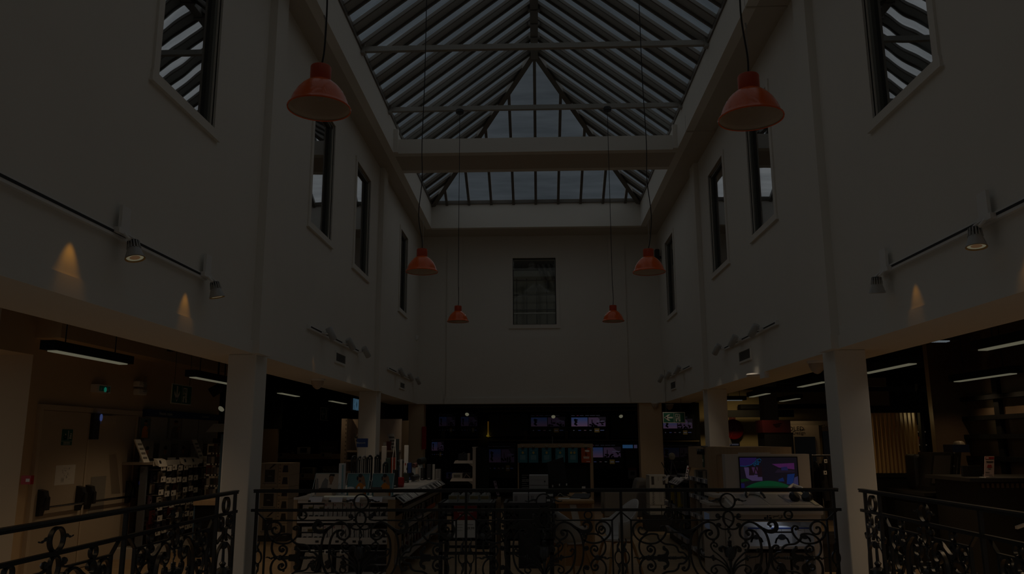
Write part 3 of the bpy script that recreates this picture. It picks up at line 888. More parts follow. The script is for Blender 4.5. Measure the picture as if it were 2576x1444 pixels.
# ================================================================== LAMPS AND FITTINGS
# --- orange pendant lamps hanging from the tie beams
def pendant(x, y, zrim, ztop, label, sway=0.0, canopy=False, first=None):
    loc = Vector((x, y, zrim))
    t = thing('pendant_lamp', label, 'pendant lamp', loc, 'orange pendant lamps')
    if first is None:
        prof_o = [(.185, 0.0), (.187, .008), (.178, .016), (.172, .03), (.158, .07), (.136, .11), (.108, .145), (.078, .17), (.06, .18)]
        s = MB(); s.lathe(loc, prof_o, M_orange, 40, cap=False)
        # turned-over rim
        s.lathe(loc, [(.181, .0), (.187, -.003), (.189, .004), (.187, .009)], M_orange, 40, cap=False)
        s.build('shade', t, smooth=35)
        i = MB(); i.lathe(loc, [(r - .004, h + .001) for r, h in prof_o][::-1], M_shade_in, 40, cap=False); i.build('shade_lining', t, smooth=50, label='white inner face of the shade')
        c = MB(); c.lathe(loc, [(.0, .175), (.062, .176), (.062, .265), (.058, .272), (.0, .273)], M_orange_cap, 28); c.build('cap', t, smooth=35)
        b = MB(); b.lathe(loc, [(.0, .05), (.022, .06), (.032, .085), (.028, .115), (.016, .15), (.016, .18)], mat('bulb_glass', (.5, .42, .34), .3), 16); b.build('bulb', t, smooth=60)
    else:
        for ch in first.children:
            if ch.name.split('.')[0] in ('shade', 'shade_lining', 'cap', 'bulb'):
                c = ch.copy(); COL.objects.link(c); c.parent = t
    z0 = zrim + .272
    cb = MB()
    pts = [(x, y, z0), (x + .01 + sway * .3, y, z0 + .12), (x + sway, y, z0 + .42), (x + sway * .3, y, z0 + .85), (x + sway * .5, y, z0 + 1.3), (x + sway * .1, y, z0 + 2.2), (x, y, ztop)]
    pts = [p for p in pts if p[2] < ztop] + [(x, y, ztop)]
    cb.tube(spline(pts, 5), .0055, M_ink, 6)
    cb.build('cable', t)
    sr = MB(); sr.tube([(x + .012, y + .01, z0), (x + .01, y + .008, z0 + .45 * .7)], .0022, M_silver, 5); sr.tube([(x + .012, y + .01, z0 + .315), (x + .004, y, z0 + .34)], .006, M_silver, 6); sr.build('strain_wire', t)
    if canopy:
        k = MB(); k.lathe((x, y, ztop), [(.0, .02), (.065, .02), (.072, .012), (.072, -.04), (.06, -.052), (.0, -.054)], M_charcoal, 28); k.build('ceiling_rose', t, smooth=35)
    return t
def rim(px, py, y): return aY(px, py, y)
pA = aY(803, 274, 4.43); pB = aY(1889, 299, 4.43); pC = aY(1061, 684, 9.0); pD = aY(1633, 685, 9.0); pE = aY(1152, 809, 13.47); pF = aY(1543, 808, 13.47)
P1 = pendant(pA.x, pA.y, pA.z, 7.52, 'large orange pendant lamp nearest the left wall window, seen from below', .02)
pendant(pB.x, pB.y, pB.z, 7.52, 'large orange pendant lamp nearest the right wall window, seen from below', -.02, first=P1)
pendant(pC.x, pC.y, pC.z, 7.52, 'orange pendant lamp on the left, middle one of its row of three', -.05, first=P1)
pendant(pD.x, pD.y, pD.z, 7.52, 'orange pendant lamp on the right, middle one of its row of three', .05, first=P1)
pendant(pE.x, pE.y, pE.z, 7.52, 'smallest looking orange pendant lamp left of the far window', 0, True, first=P1)
pendant(pF.x, pF.y, pF.z, 7.52, 'smallest looking orange pendant lamp right of the far window', 0, True, first=P1)
# --- track lights
M_lens = glow('spot_lens', (82, 78, 62)); M_lens_warm = glow('spot_lens_warm', (62, 44, 28)); M_amber = mat('amber_rim', (.6, .35, .1), .3)
def track(xin, sgn, y0, y1, z, name, label):
    """white rail with a black slot on a side wall"""
    t = thing(name, label, 'lighting track', (xin, (y0 + y1) / 2, z))
    s = -sgn
    b = MB(); b.box(xin, xin + s * .035, y0, y1, z - .035, z + .02, M_white)
    b.build('rail', t)
    b = MB(); b.box(xin + s * .034, xin + s * .037, y0 + .06, y1 - .06, z - .014, z + .006, M_ink); b.build('slot', t)
    return t
def big_spot(xin, sgn, y, z, label, dirv):
    s = -sgn
    c = Vector((xin + s * .13, y, z)); d = Vector(dirv).normalized()
    t = thing('track_spotlight', label, 'spotlight', c, 'finned spotlights of the near tracks')
    b = MB(); b.box(xin + s * .036, xin + s * .075, y - .11, y + .06, z + .065, z + .105, M_white); b.box(xin + s * .036, xin + s * .06, y - .06, y + .06, z + .10, z + .28, M_white); b.build('adapter', t)
    b = MB(); b.tube([(xin + s * .06, y, z + .08), (xin + s * .09, y - .055, z + .06), tuple(c + Vector((0, -.06, .02)))], .012, M_white, 8)
    b.tube([(xin + s * .06, y, z + .08), (xin + s * .09, y + .055, z + .06), tuple(c + Vector((0, .06, .02)))], .012, M_white, 8); b.build('yoke', t)
    b = MB(); L = .15
    b.lathe(c, [(.0, -.03), (.035, -.028), (.042, -.02), (.042, .0)], M_charcoal, 24, d)
    b.lathe(c, [(.044, .035), (.068, .11), (.07, .115), (.066, .115)], M_silver, 32, d, cap=False)
    b.build('housing', t, smooth=40)
    f = MB()
    sx = d.orthogonal().normalized(); wx = d.cross(sx)
    for k in range(14):
        g = 2 * PI * k / 14
        e = sx * math.cos(g) + wx * math.sin(g); q = d.cross(e) * .004
        p0 = c + d * -.022; p1 = c + d * .038
        f.hexa([p0 + e * .025 - q, p0 + e * .042 - q, p0 + e * .042 + q, p0 + e * .025 + q], [p1 + e * .025 - q, p1 + e * .05 - q, p1 + e * .05 + q, p1 + e * .025 + q], M_silver)
    f.build('cooling_fins', t)
    l = MB(); l.lathe(c, [(.066, .113), (.069, .117), (.064, .118), (.058, .112)], M_amber, 32, d, cap=False); l.build('rim', t, smooth=40)
    l = MB()
    l.lathe(c, [(.058, .108), (.036, .108)], M_lens, 28, d, cap=False); l.lathe(c, [(.036, .108), (.036, .09), (.0, .09)], M_lens_warm, 20, d)
    l.build('lens', t)
    return c, d
def small_spot(xin, sgn, y, z, label, grp, dirv=(0, .55, -.83), lit=True):
    s = -sgn
    c = Vector((xin + s * .13, y, z)); d = Vector((s * .35, dirv[1], dirv[2])).normalized()
    t = thing('track_spotlight', label, 'spotlight', c, grp)
    b = MB(); b.box(xin + s * .036, xin + s * .066, y - .16, y - .02, z - .012, z + .022, M_white); b.build('adapter', t)
    b = MB(); b.tube([(xin + s * .06, y - .05, z), (xin + s * .1, y - .02, z), tuple(c)], .014, M_white, 8); b.build('arm', t)
    b = MB(); b.lathe(c, [(.0, -.1), (.046, -.098), (.05, -.092), (.05, .09), (.046, .095), (.044, .09)], M_silver, 28, d, cap=False); b.build('housing', t, smooth=40)
    b = MB(); b.lathe(c, [(.0, .086), (.044, .086)], mat('spot_glass', (.5, .5, .4), .2, emit=(1, .9, .7), es=.35), 24, d); b.build('lens', t)
    if lit: add_light('track_spot_beam', 'SPOT', c + d * .1, 52, (1, .8, .58), aim=c + d, spot_size=math.radians(75), spot_blend=.7, shadow_soft_size=.03)
track(XL, -1, 2.2, 7.06, 3.145, 'lighting_track', 'long white lighting track on the left wall, carrying two finned spotlights')
track(XR, 1, 2.2, 7.2, 3.155, 'lighting_track', 'long white lighting track on the right wall, carrying two finned spotlights')
track(XL, -1, 10.4, 13.4, 3.17, 'lighting_track', 'white lighting track on the left wall above the louvred vent, with three cylinder spotlights')
track(XL, -1, 16.1, 19.3, 3.13, 'lighting_track', 'farthest white lighting track on the left wall, beside the corner')
track(XR, 1, 10.4, 13.4, 3.17, 'lighting_track', 'white lighting track on the right wall above the louvred vent, with three cylinder spotlights')
track(XR, 1, 16.4, 19.6, 3.16, 'lighting_track', 'farthest white lighting track on the right wall, beside the corner')
qa = big_spot(XL, -1, 5.53, 3.07, 'finned white spotlight on the near left track, the one nearer the camera', (.25, -.12, -1))
qb = big_spot(XL, -1, 7.02, 3.06, 'finned white spotlight at the far end of the near left track', (.2, .1, -1))
qc = big_spot(XR, 1, 5.42, 3.06, 'finned white spotlight on the near right track, the one nearer the camera', (-.08, -.12, -1))
qd = big_spot(XR, 1, 7.05, 3.05, 'finned white spotlight at the far end of the near right track', (.05, .2, -1))
for i, y in enumerate((11.15, 12.35, 13.5)):
    small_spot(XL, -1, y, 3.16 - .0, 'white cylinder spotlight on the middle left track, %s from the camera' % ORD[i], 'cylinder spotlights of the middle left track', (0, .15 if i == 0 else .55, -.8))
    small_spot(XR, 1, y, 3.16, 'white cylinder spotlight on the middle right track, %s from the camera' % ORD[i], 'cylinder spotlights of the middle right track')
for i, y in enumerate((17.1, 18.35, 19.5)):
    small_spot(XL, -1, y, 3.12, 'white cylinder spotlight on the far left track, %s from the camera' % ORD[i], 'cylinder spotlights of the far left track', lit=i < 1)
    small_spot(XR, 1, y + .25, 3.15, 'white cylinder spotlight on the far right track, %s from the camera' % ORD[i], 'cylinder spotlights of the far right track', lit=i < 1)
# their beams (warm scallops low on the walls)
def beam(xin, sgn, y, z, zt, e, size=16, yt=None):
    s = -sgn
    add_light('track_spot_beam', 'SPOT', (xin + s * .10, y, z), e, (1, .42, .04), aim=(xin - s * .02, yt if yt else y, zt), spot_size=math.radians(size), spot_blend=.85, shadow_soft_size=.012)
beam(XL, -1, 4.98, 3.06, 2.5, 7, 58)
beam(XL, -1, 6.72, 3.06, 2.5, 6, 52)
beam(XL, -1, 10.75, 2.95, 2.5, 1.2, 34)
beam(XR, 1, 4.98, 3.06, 2.5, 13, 66)
beam(XR, 1, 6.62, 3.06, 2.5, 4.5, 50)
# --- louvred vents
def vent(xin, sgn, y0, y1, z0, z1, label, grille=False):
    fr = facing_right(xin, 0, 0) if sgn < 0 else facing_left(xin, 0, 0)
    a, c = sorted((y0, y1) if sgn < 0 else (-y0, -y1))
    t = thing('wall_vent', label, 'vent', (xin, (y0 + y1) / 2, z0))
    b = MB(); b.rect(fr, a, c, z0, z1, .0, .006, M_ink); b.build('duct_opening', t)
    b = MB()
    for u0, u1, v0, v1 in ((a - .03, c + .03, z0 - .03, z0), (a - .03, c + .03, z1, z1 + .03), (a - .03, a, z0, z1), (c, c + .03, z0, z1)):
        b.rect(fr, u0, u1, v0, v1, 0, .02, M_wall)
    b.build('frame', t)
    b = MB()
    if grille:
        for k in range(9):
            u = a + (c - a) * (k + .5) / 9
            b.rect(fr, u - .008, u + .008, z0, z1, .006, .014, M_grey)
        for k in range(5):
            v = z0 + (z1 - z0) * (k + .5) / 5
            b.rect(fr, a, c, v - .006, v + .006, .006, .014, M_grey)
    else:
        for k in range(10):
            v = z0 + (z1 - z0) * (k + .5) / 10
            b.add([fr(a, v + .008, .004), fr(c, v + .008, .004), fr(c, v - .004, .018), fr(a, v - .004, .018), fr(a, v + .004, .004), fr(c, v + .004, .004), fr(c, v - .008, .018), fr(a, v - .008, .018)],
                  [(0, 3, 2, 1), (4, 5, 6, 7), (0, 1, 5, 4), (1, 2, 6, 5), (2, 3, 7, 6), (3, 0, 4, 7)], M_grey)
    b.build('louvres', t)
vent(XL, -1, 11.92, 12.5, 2.86, 2.985, 'white louvred vent low on the left wall under the middle track')
vent(XR, 1, 11.84, 12.48, 2.85, 2.99, 'white louvred vent low on the right wall under the middle track')
vent(XL, -1, 17.62, 18.2, 2.84, 2.95, 'small louvred vent on the left wall under the far track')
vent(XR, 1, 18.35, 19.0, 2.84, 2.985, 'small mesh vent on the right wall under the far track', True)
for xin, sgn, zz, lab in ((XL, -1, 4.15, 'small white alarm sensor high on the left wall near the far corner'), (XR, 1, 4.15, 'small white alarm sensor high on the right wall near the far corner')):
    s = -sgn
    p = aX(1047, 850, XL) if sgn < 0 else aX(1647, 849, XR)
    t = thing('alarm_sensor', lab, 'sensor', (xin, p.y, p.z - .06))
    b = MB(); b.box(xin, xin + s * .02, p.y - .07, p.y + .07, p.z - .06, p.z + .07, M_white); b.build('base_plate', t)
    b = MB(); b.hexa([(xin + s * .02, p.y - .06, p.z - .05), (xin + s * .05, p.y - .05, p.z - .04), (xin + s * .05, p.y + .05, p.z - .04), (xin + s * .02, p.y + .06, p.z - .05)][::s],
                     [(xin + s * .02, p.y - .06, p.z + .06), (xin + s * .08, p.y - .05, p.z + .05), (xin + s * .08, p.y + .05, p.z + .05), (xin + s * .02, p.y + .06, p.z + .06)][::s], M_white); b.build('cover', t)
# dark speakers hung in the far top corners
for x, y, lab in ((XR - .1, 19.75, 'small black wall speaker in the right far corner under the soffit'), (XL + .1, 19.75, 'small black wall speaker in the left far corner under the soffit')):
    t = thing('wall_speaker', lab, 'speaker', (x, y, 6.0))
    b = MB(); b.box(x - .06, x + .06, y - .08, y + .08, 6.0, 6.42, M_charcoal if x > 0 else M_wall); o = b.build('cabinet', t); md = o.modifiers.new('bevel', 'BEVEL'); md.width = .03; md.segments = 3
    b = MB(); b.box(x + (.06 if x > 0 else -.06), x + (.11 if x > 0 else -.11), y - .03, y + .03, 6.18, 6.24, M_charcoal if x > 0 else M_wall); b.build('bracket', t)
# --- dome detectors and cameras under the beams
def dome(p, r, label, m=M_white):
    t = thing('ceiling_dome', label, 'security camera', p)
    b = MB(); b.lathe(p, [(r * 1.1, 0), (r * 1.1, -.02), (r, -.03)], m, 24); b.build('base_ring', t, smooth=40)
    b = MB(); b.lathe(p, [(r * .95, -.03), (r * .9, -.07), (r * .65, -.12), (r * .3, -.15), (0, -.16)], mat('dome_plastic', (.5, .42, .34), .3), 24); b.build('dome', t, smooth=60)
dome(aZ(799, 953, ZB), .1, 'round dome camera under the left beam between the two left columns')
dome(aZ(2054, 908, ZB), .1, 'round dome camera under the right beam beside the near right column')
dome(aZ(1684, 1016, ZB), .1, 'round dome camera under the right beam just past the middle right column')
dome(Vector((2.95, 20.33, ZB)), .09, 'dark dome camera under the far wall beside the far right column', M_white)
p = aZ(1905, 940, ZB)
t = thing('access_point', 'flat white wireless unit with a wall box under the right beam', 'wireless unit', p)
b = MB(); b.lathe(p, [(.15, 0), (.16, -.02), (.13, -.045), (0, -.05)], M_white, 28); b.build('disc', t, smooth=40)
b = MB(); b.box(3.2, p.x - .02, p.y - .42, p.y - .2, ZB - .09, ZB, M_white); b.build('junction_box', t)
b = MB(); b.tube([(3.25, p.y - .19, ZB - .03), (3.25, p.y - .1, ZB - .02), (p.x, p.y, ZB - .02)], .012, M_ink, 6); b.build('cable', t)
# --- strip lights of the dark store ceiling
def strip(p0, p1, label, grp, cool=False, w=.045, body=True, light=30, lcol=(1, .78, .5), spot=True):
    p0, p1 = Vector(p0), Vector(p1)
    t = thing('strip_light', label, 'strip light', (p0 + p1) / 2 + Vector((0, 0, .03)), grp)
    d = (p1 - p0).normalized(); s = d.cross(Vector((0, 0, 1))).normalized() * w
    up = Vector((0, 0, 1))
    b = MB(); e = d * .08
    if body:
        b.hexa([p0 - e - s * 1.6 + up * .012, p1 + e - s * 1.6 + up * .012, p1 + e + s * 1.6 + up * .012, p0 - e + s * 1.6 + up * .012][::-1],
               [p0 - e - s * 1.6 + up * .1, p1 + e - s * 1.6 + up * .1, p1 + e + s * 1.6 + up * .1, p0 - e + s * 1.6 + up * .1][::-1], M_black)
        b.build('housing', t)
    b = MB()
    if cool:
        n = 14
        for i in range(n):
            a, c = p0 + (p1 - p0) * (i / n), p0 + (p1 - p0) * ((i + .72) / n)
            for k in (-.8, .2):
                b.hexa([a + s * k, c + s * k, c + s * (k + .6), a + s * (k + .6)][::-1], [a + s * k + up * .012, c + s * k + up * .012, c + s * (k + .6) + up * .012, a + s * (k + .6) + up * .012][::-1], M_tube_cool)
    else:
        b.hexa([p0 - s, p1 - s, p1 + s, p0 + s][::-1], [p0 - s + up * .012, p1 - s + up * .012, p1 + s + up * .012, p0 + s + up * .012][::-1], M_tube)
    b.build('diffuser', t)
    b = MB()
    for f in (.15, .85):
        q = p0 + (p1 - p0) * f
        if q.z + .1 < ZC - .05:
            b.tube([q + up * .1, Vector((q.x, q.y, ZC))], .006, M_dark, 5)
    if b.v: b.build('suspension_rod', t)
    if light:
        n = 2
        for i in range(n):
            q = p0 + (p1 - p0) * ((i + .5) / n) - up * .015
            add_light('strip_light_beam', 'SPOT', q, light * 4 / n, lcol, aim=q - up, spot_size=math.radians(128), spot_blend=.75, shadow_soft_size=.0)
    return t
gl, gr = 'strip lights over the left aisle', 'strip lights over the right aisle'
WARM = (1, .70, .40)
strip((-4.6, 4.2, 2.5), (-4.6, 5.5, 2.5), 'strip light over the left aisle left of the picture edge', gl, light=26, lcol=WARM)
strip((-4.58, 7.34, 2.5), (-4.58, 8.66, 2.5), 'long strip light over the left aisle above the exit doors', gl, light=38, lcol=WARM)
strip((-4.6, 10.5, 2.5), (-4.6, 11.95, 2.5), 'strip light over the left aisle partly hidden by the near left column', gl, light=34, lcol=WARM)
strip((-4.58, 14.07, 2.5), (-4.58, 15.15, 2.5), 'strip light in the dark left area right of the near left column', gl, light=5, lcol=WARM)
strip((-4.4, 16.9, 2.5), (-4.4, 18.2, 2.5), 'farthest strip light of the left aisle, left of the lit letters', gl, light=6, lcol=WARM)
strip((4.37, 3.5, 2.5), (4.37, 4.8, 2.5), 'strip light over the right aisle right of the picture edge', gr, light=40, lcol=WARM)
strip((4.37, 6.65, 2.5), (4.35, 7.89, 2.5), 'strip light at the right edge of the picture over the right aisle', gr, light=40, lcol=WARM)
strip((4.31, 9.28, 2.5), (4.31, 10.62, 2.5), 'strip light over the right aisle right of the near right column', gr, light=36, lcol=WARM)
strip((5.88, 10.05, 2.44), (5.88, 11.4, 2.44), 'low hung strip light over the black shelving', gr, light=14, lcol=WARM)
strip((4.31, 12.14, 2.5), (4.31, 13.3, 2.5), 'strip light left of the near right column', gr, light=34, lcol=WARM)
strip((4.3, 15.1, 2.5), (4.3, 16.3, 2.5), 'strip light over the fire hose reel', gr, light=26, lcol=WARM)
strip((5.46, 17.0, 2.5), (5.46, 18.2, 2.5), 'strip light above the red display banner', gr, light=10, lcol=WARM)
strip((4.1, 17.62, 2.5), (4.45, 17.62, 2.5), 'bluish strip light above the hose reel seen end on', gr, True, w=.04, light=6, lcol=WARM)
q0, q1 = aZ(2308, 861, 2.62), aZ(2384, 861, 2.62)
strip(q0, (q1.x, q0.y, 2.62), 'bluish louvred panel light above the slatted screen', gr, True, w=.045, light=6, lcol=(1, .85, .7))
b = MB(); b.tube([tuple(aY(1929, 997, 21.0)), tuple(aY(1940, 1005, 21.0))], .055, M_tube, 12)
tag(b.build('spot_disc'), 'short bright spotlight disc in the dark ceiling above the red display banner', 'spotlight')
# --- dark ducts and cable trays under the store ceiling
b = MB()
M_duct = mat('dark_duct', (.03, .029, .028), .55)
for x in (-5.2, -4.5, 4.55, 5.05):
    b.box(x, x + .12, 8.0, 24.0, 2.98, 3.05, M_duct)
for y in (12.4, 16.2, 20.8, 23.2):
    b.box(-8, XL - TH - .05, y, y + .1, 3.08, 3.14, M_duct); b.box(XR + TH + .05, 9.5, y, y + .1, 3.08, 3.14, M_duct)
for x in (-3.9, 0.1):
    b.box(x, x + 3.5, 22.0, 22.06, 2.68, 2.72, M_duct)
b.box(-2.5, 3.2, 24.1, 24.16, 2.52, 2.57, mat('dim_brown_rail', (.12, .09, .05), .6)); b.box(-2.5, 3.2, 23.2, 23.26, 2.62, 2.66, mat('dim_brown_rail', (.12, .09, .05), .6))
struct('trim_4', b)
b = MB()
b.tube([(8.4, 13.6, 2.9), (4.9, 13.6, 2.9)], .07, M_black, 10); b.box(3.95, 8.8, 14.6, 14.8, 2.5, 2.6, M_black); b.box(5.9, 9.8, 23.6, 23.9, 2.56, 2.68, M_black); b.box(5.2, 7.3, 23.2, 23.4, 2.3, 2.5, M_black)
struct('trim_5', b)
for i, (px, py, y, lab) in enumerate(((1392, 1048, 22, 'small lit spotlight hanging in front of the far televisions, in the middle'), (1562, 1047, 22, 'small lit spotlight hanging in front of the far televisions, beside the far right column'), (1175, 1042, 22, 'small lit spotlight hanging in front of the far televisions, at the left'), (557, 1028, 13.5, 'bright little spotlight against the black wall panel beside the near left column'))):
    p = aY(px, py, y)
    t = thing('spotlight', lab, 'spotlight', p, 'little spotlights in the dark ceiling')
    b = MB(); b.lathe(p, [(.0, .1), (.045, .1), (.05, .0)], M_black, 16, Vector((-p.x * .05, .6, .55))); b.build('housing', t, smooth=40)
    b = MB(); b.lathe(p, [(.055, -.002), (.05, -.018), (.0, -.028)], M_tube if i != 2 else M_tube, 16, Vector((-p.x * .05, .6, .55))); b.build('lens', t, smooth=60)
    b = MB(); b.tube([p + Vector((0, .06, .08)), Vector((p.x, p.y + .06, ZC))], .01, M_black, 6); b.build('stem', t)
p = aY(547, 979, 13.2)
t = thing('spotlight', 'unlit black cylinder spotlight hanging left of the near left column', 'spotlight', p)
d = Vector((-.8, -.2, -.55)).normalized()
b = MB(); b.lathe(p, [(0, -.14), (.08, -.14), (.085, .12), (.07, .12), (.06, .08), (0, .08)], M_black, 20, d); b.build('housing', t, smooth=40)
b = MB(); b.tube([p, Vector((p.x, p.y, ZC))], .015, M_black, 6); b.build('stem', t)
# ================================================================== LEFT SIDE OF THE SHOP
M_door = plaster('beige_door_paint', (0.52, 0.44, 0.34))
M_frame = plaster('beige_door_frame', (0.58, 0.49, 0.38))
fL = facing_right(XA, 0, 0)
def L2(px, py, x=XA):
    p = aX(px, py, x); return p.y, p.z
# --- double exit door
ya, za = L2(95, 1013); yb, zb_ = L2(352, 1027); ym, _ = L2(223, 1030); y0, z0_ = L2(101, 1031); y1, _ = L2(339, 1042)
zt = 2.06
b = MB()
for u0, u1, v0, v1 in ((ya, y0, 0, zt + .07), (y1, yb, 0, zt + .07), (y0, y1, zt, zt + .07)):
    b.rect(fL, u0, u1, v0, v1, -.01, .05, M_frame)
D = struct('door_1', b)
for u0, u1 in ((y0, ym - .012), (ym + .012, y1)):
    b = MB(); b.rect(fL, u0 + .006, u1 - .006, 0.01, zt - .006, 0, .03, M_door); lf = b.build('door_leaf', D)
    hl = u0 + .12 if u0 < ym - .5 else u0 + .1
b = MB(); b.rect(fL, ym - .02, ym + .02, .01, zt - .01, 0.0, .04, M_frame); b.build('meeting_stile', D)
zbar = .93
M_bar_dark = mat('panic_bar_black', (.03, .03, .03), .4)
def panic(u0, u1):
    for u in (u0, u1):
        b = MB()
        b.prism(lambda a, c, t: fL(u - .05 + t, c, a), [(.03, zbar - .16), (.07, zbar - .16), (.13, zbar + .06), (.11, zbar + .14), (.03, zbar + .16)], 0, .09, M_bar_dark)
        b.prism(lambda a, c, t: fL(u - .03 + t, c, a), [(.11, zbar + .1), (.15, zbar + .06), (.15, zbar - .09), (.12, zbar - .09)], 0, .06, M_bar_dark)
        b.build('panic_bar_housing', D)
    b = MB(); b.tube([fL(u0, zbar - .06, .13), fL(u1, zbar - .06, .13)], .017, M_chrome, 12); b.build('panic_bar', D, smooth=40, label='chrome push bar')
panic(y0 + .13, ym - .12); panic(ym + .1, y1 - .1)
p = L2(231, 1040)
b = MB(); b.rect(fL, p[0] - .09, p[0] + .07, zt - .36, zt - .01, .03, .09, M_bar_dark); b.build('magnetic_lock', D)
b = MB(); b.disc(fL, p[0] + .08, zt - .06, .03, .05, .1, glow('blue_led', (40, 50, 84)), 10, .05); b.build('lock_indicator', D)
b = MB(); b.rect(fL, p[0] + .12, p[0] + .52, zt - .15, zt - .03, .03, .08, M_frame); b.build('door_closer', D)
def wall_sign(name, label, cat, x, px0, py0, px1, py1, base, th=.004, off=.03):
    a, c = L2(px0, py0, x), L2(px1, py1, x)
    f = facing_right(x, 0, 0)
    t = thing(name, label, cat, f((a[0] + c[0]) / 2, min(a[1], c[1]), off))
    b = MB(); u0, u1, v0, v1 = a[0], c[0], c[1], a[1]
    b.rect(f, u0, u1, v0, v1, off, off + th, base); b.build('plate', t)
    return t, f, u0, u1, v0, v1, off + th
# evacuation label on the left leaf
t, f, u0, u1, v0, v1, o_ = wall_sign('door_label', 'small green evacuation label with white pictograms on the left door leaf', 'sign', XA, 151, 1080, 174, 1120, M_green)
b = MB(); w_ = u1 - u0; h_ = v1 - v0
b.rect(f, u0 + w_ * .56, u0 + w_ * .61, v0 + h_ * .36, v0 + h_ * .93, o_, o_ + .001, M_sign_white)
b.ribbon(lambda a, c, t_=0: f(a, c, o_ + .001), [(u0 + w_ * (.32 + .14 * math.cos(g * PI / 8)), v0 + h_ * (.5 + .09 * math.sin(g * PI / 8))) for g in range(17)], .012, .001, M_sign_white)
b.rect(f, u0 + w_ * .3, u0 + w_ * .36, v0 + h_ * .55, v0 + h_ * .72, o_, o_ + .001, M_sign_white)
for k in range(3): b.rect(f, u0 + w_ * (.7 + .03 * k), u0 + w_ * .9, v0 + h_ * (.42 + .13 * k), v0 + h_ * (.5 + .13 * k), o_, o_ + .001, M_sign_white)
b.rect(f, u0, u1, v0 + h_ * .25, v0 + h_ * .27, o_, o_ + .001, M_sign_white)
for k in range(3): b.rect(f, u0 + w_ * .2, u0 + w_ * .8, v0 + h_ * (.05 + .06 * k), v0 + h_ * (.075 + .06 * k), o_, o_ + .001, M_sign_white)
b.build('pictogram', t)
# evacuation plan
t, f, u0, u1, v0, v1, o_ = wall_sign('evacuation_plan', 'white paper sheet with a floor plan taped to the left door leaf', 'notice', XA, 135, 1171, 180, 1217, M_paper, .002)
b = MB(); w_ = u1 - u0; h_ = v1 - v0; rp = random.Random(3)
for k in range(26):
    a = u0 + w_ * rp.uniform(.3, .7); c = v0 + h_ * rp.uniform(.2, .85)
    if rp.random() < .5: b.rect(f, a, a + w_ * .1, c, c + h_ * .008, o_, o_ + .0008, M_grey)
    else: b.rect(f, a, a + w_ * .012, c, c + h_ * .07, o_, o_ + .0008, M_grey)
for k in range(6): b.rect(f, u0 + w_ * .3, u0 + w_ * .45, v0 + h_ * (.14 + .04 * k), v0 + h_ * (.15 + .04 * k), o_, o_ + .0008, M_ink)
b.build('plan_drawing', t)
# push notice
t, f, u0, u1, v0, v1, o_ = wall_sign('push_notice', 'grey notice reading POUSSEZ on the right door leaf behind the bar', 'notice', XA, 224, 1200, 254, 1285, mat('grey_notice', (.30, .28, .25), .7), .003)
b = MB(); b.text(f, 'POUSSEZ', (u0 + u1) / 2, v1 - .11, .075, M_ink, .001); b.build('lettering', t)
# lit exit box above the door
def running_man(b, f, u, v, s, o_, m, flip_=1):
    """white doorway with a dark running figure, as on exit signs; s is its height"""
    F_ = lambda a, c, t_=0: f(u + flip_ * a * s, v + c * s, o_ + t_)
    for q in ([(.02, .02), (.2, .02), (.2, .42), (.02, .42)], [(.02, .5), (.1, .5), (.1, .95), (.02, .95)], [(.1, .86), (.55, .86), (.55, .95), (.1, .95)], [(.47, .3), (.6, .3), (.6, .95), (.47, .95)], [(.38, .02), (.62, .02), (.62, .28), (.42, .28)]):
        b.prism(F_, q, 0, .001, m)
    b.disc(F_, .3, .76, .065, 0, .001, m, 12)
    for q in ([(.22, .66), (.33, .68), (.42, .45), (.33, .42)], [(.2, .66), (.24, .66), (.16, .5), (.12, .52)], [(.32, .67), (.4, .62), (.5, .56), (.47, .52), (.36, .56)], [(.35, .44), (.44, .44), (.4, .2), (.34, .2)], [(.32, .46), (.38, .4), (.26, .28), (.18, .3), (.2, .34)]):
        b.prism(F_, q, 0, .001, m)
def arrow(b, f, u, v, s, o_, m, ang=0):
    ca, sa = math.cos(ang), math.sin(ang)
    P = [(0, -.5), (.33, -.05), (.33, .22), (.09, 0), (.09, .5), (-.09, .5), (-.09, 0), (-.33, .22), (-.33, -.05)]
    def half(q): b.prism(f, [(u + s * (x * ca - y * sa), v + s * (x * sa + y * ca)) for x, y in q], o_, o_ + .001, m)
    half([(-.09, -.35), (.09, -.35), (.09, .5), (-.09, .5)]); half([(0, -.5), (.36, -.02), (.36, .22), (0, -.22)]); half([(0, -.5), (0, -.22), (-.36, .22), (-.36, -.02)])
t = thing('exit_sign', 'small lit green exit box on the wall above the exit doors', 'exit sign', fL(L2(245, 990)[0], L2(245, 990)[1], .0))
a, c = L2(229, 966), L2(262, 990)
b = MB(); b.rect(fL, a[0], c[0], c[1], a[1], 0, .09, M_white); b.build('housing', t)
b = MB(); b.rect(fL, a[0] + .06, c[0] - .02, c[1] + .02, a[1] - .02, .09, .093, mat('exit_panel_green', (.01, .09, .06), .5, emit=(0, .35, .22), es=.06)); b.build('panel', t)
b = MB(); w_ = c[0] - a[0]; running_man(b, fL, a[0] + .09, c[1] + .03, a[1] - c[1] - .07, .0935, M_sign_white); arrow(b, fL, c[0] - .09, (a[1] + c[1]) / 2, .13, .0935, M_sign_white); b.build('pictogram', t)
b = MB(); b.disc(fL, (a[0] + c[0]) / 2 + .03, (a[1] + c[1]) / 2 - .01, .035, .0945, .097, glow('exit_lamp', (12, 74, 60)), 14); b.build('lamp', t)
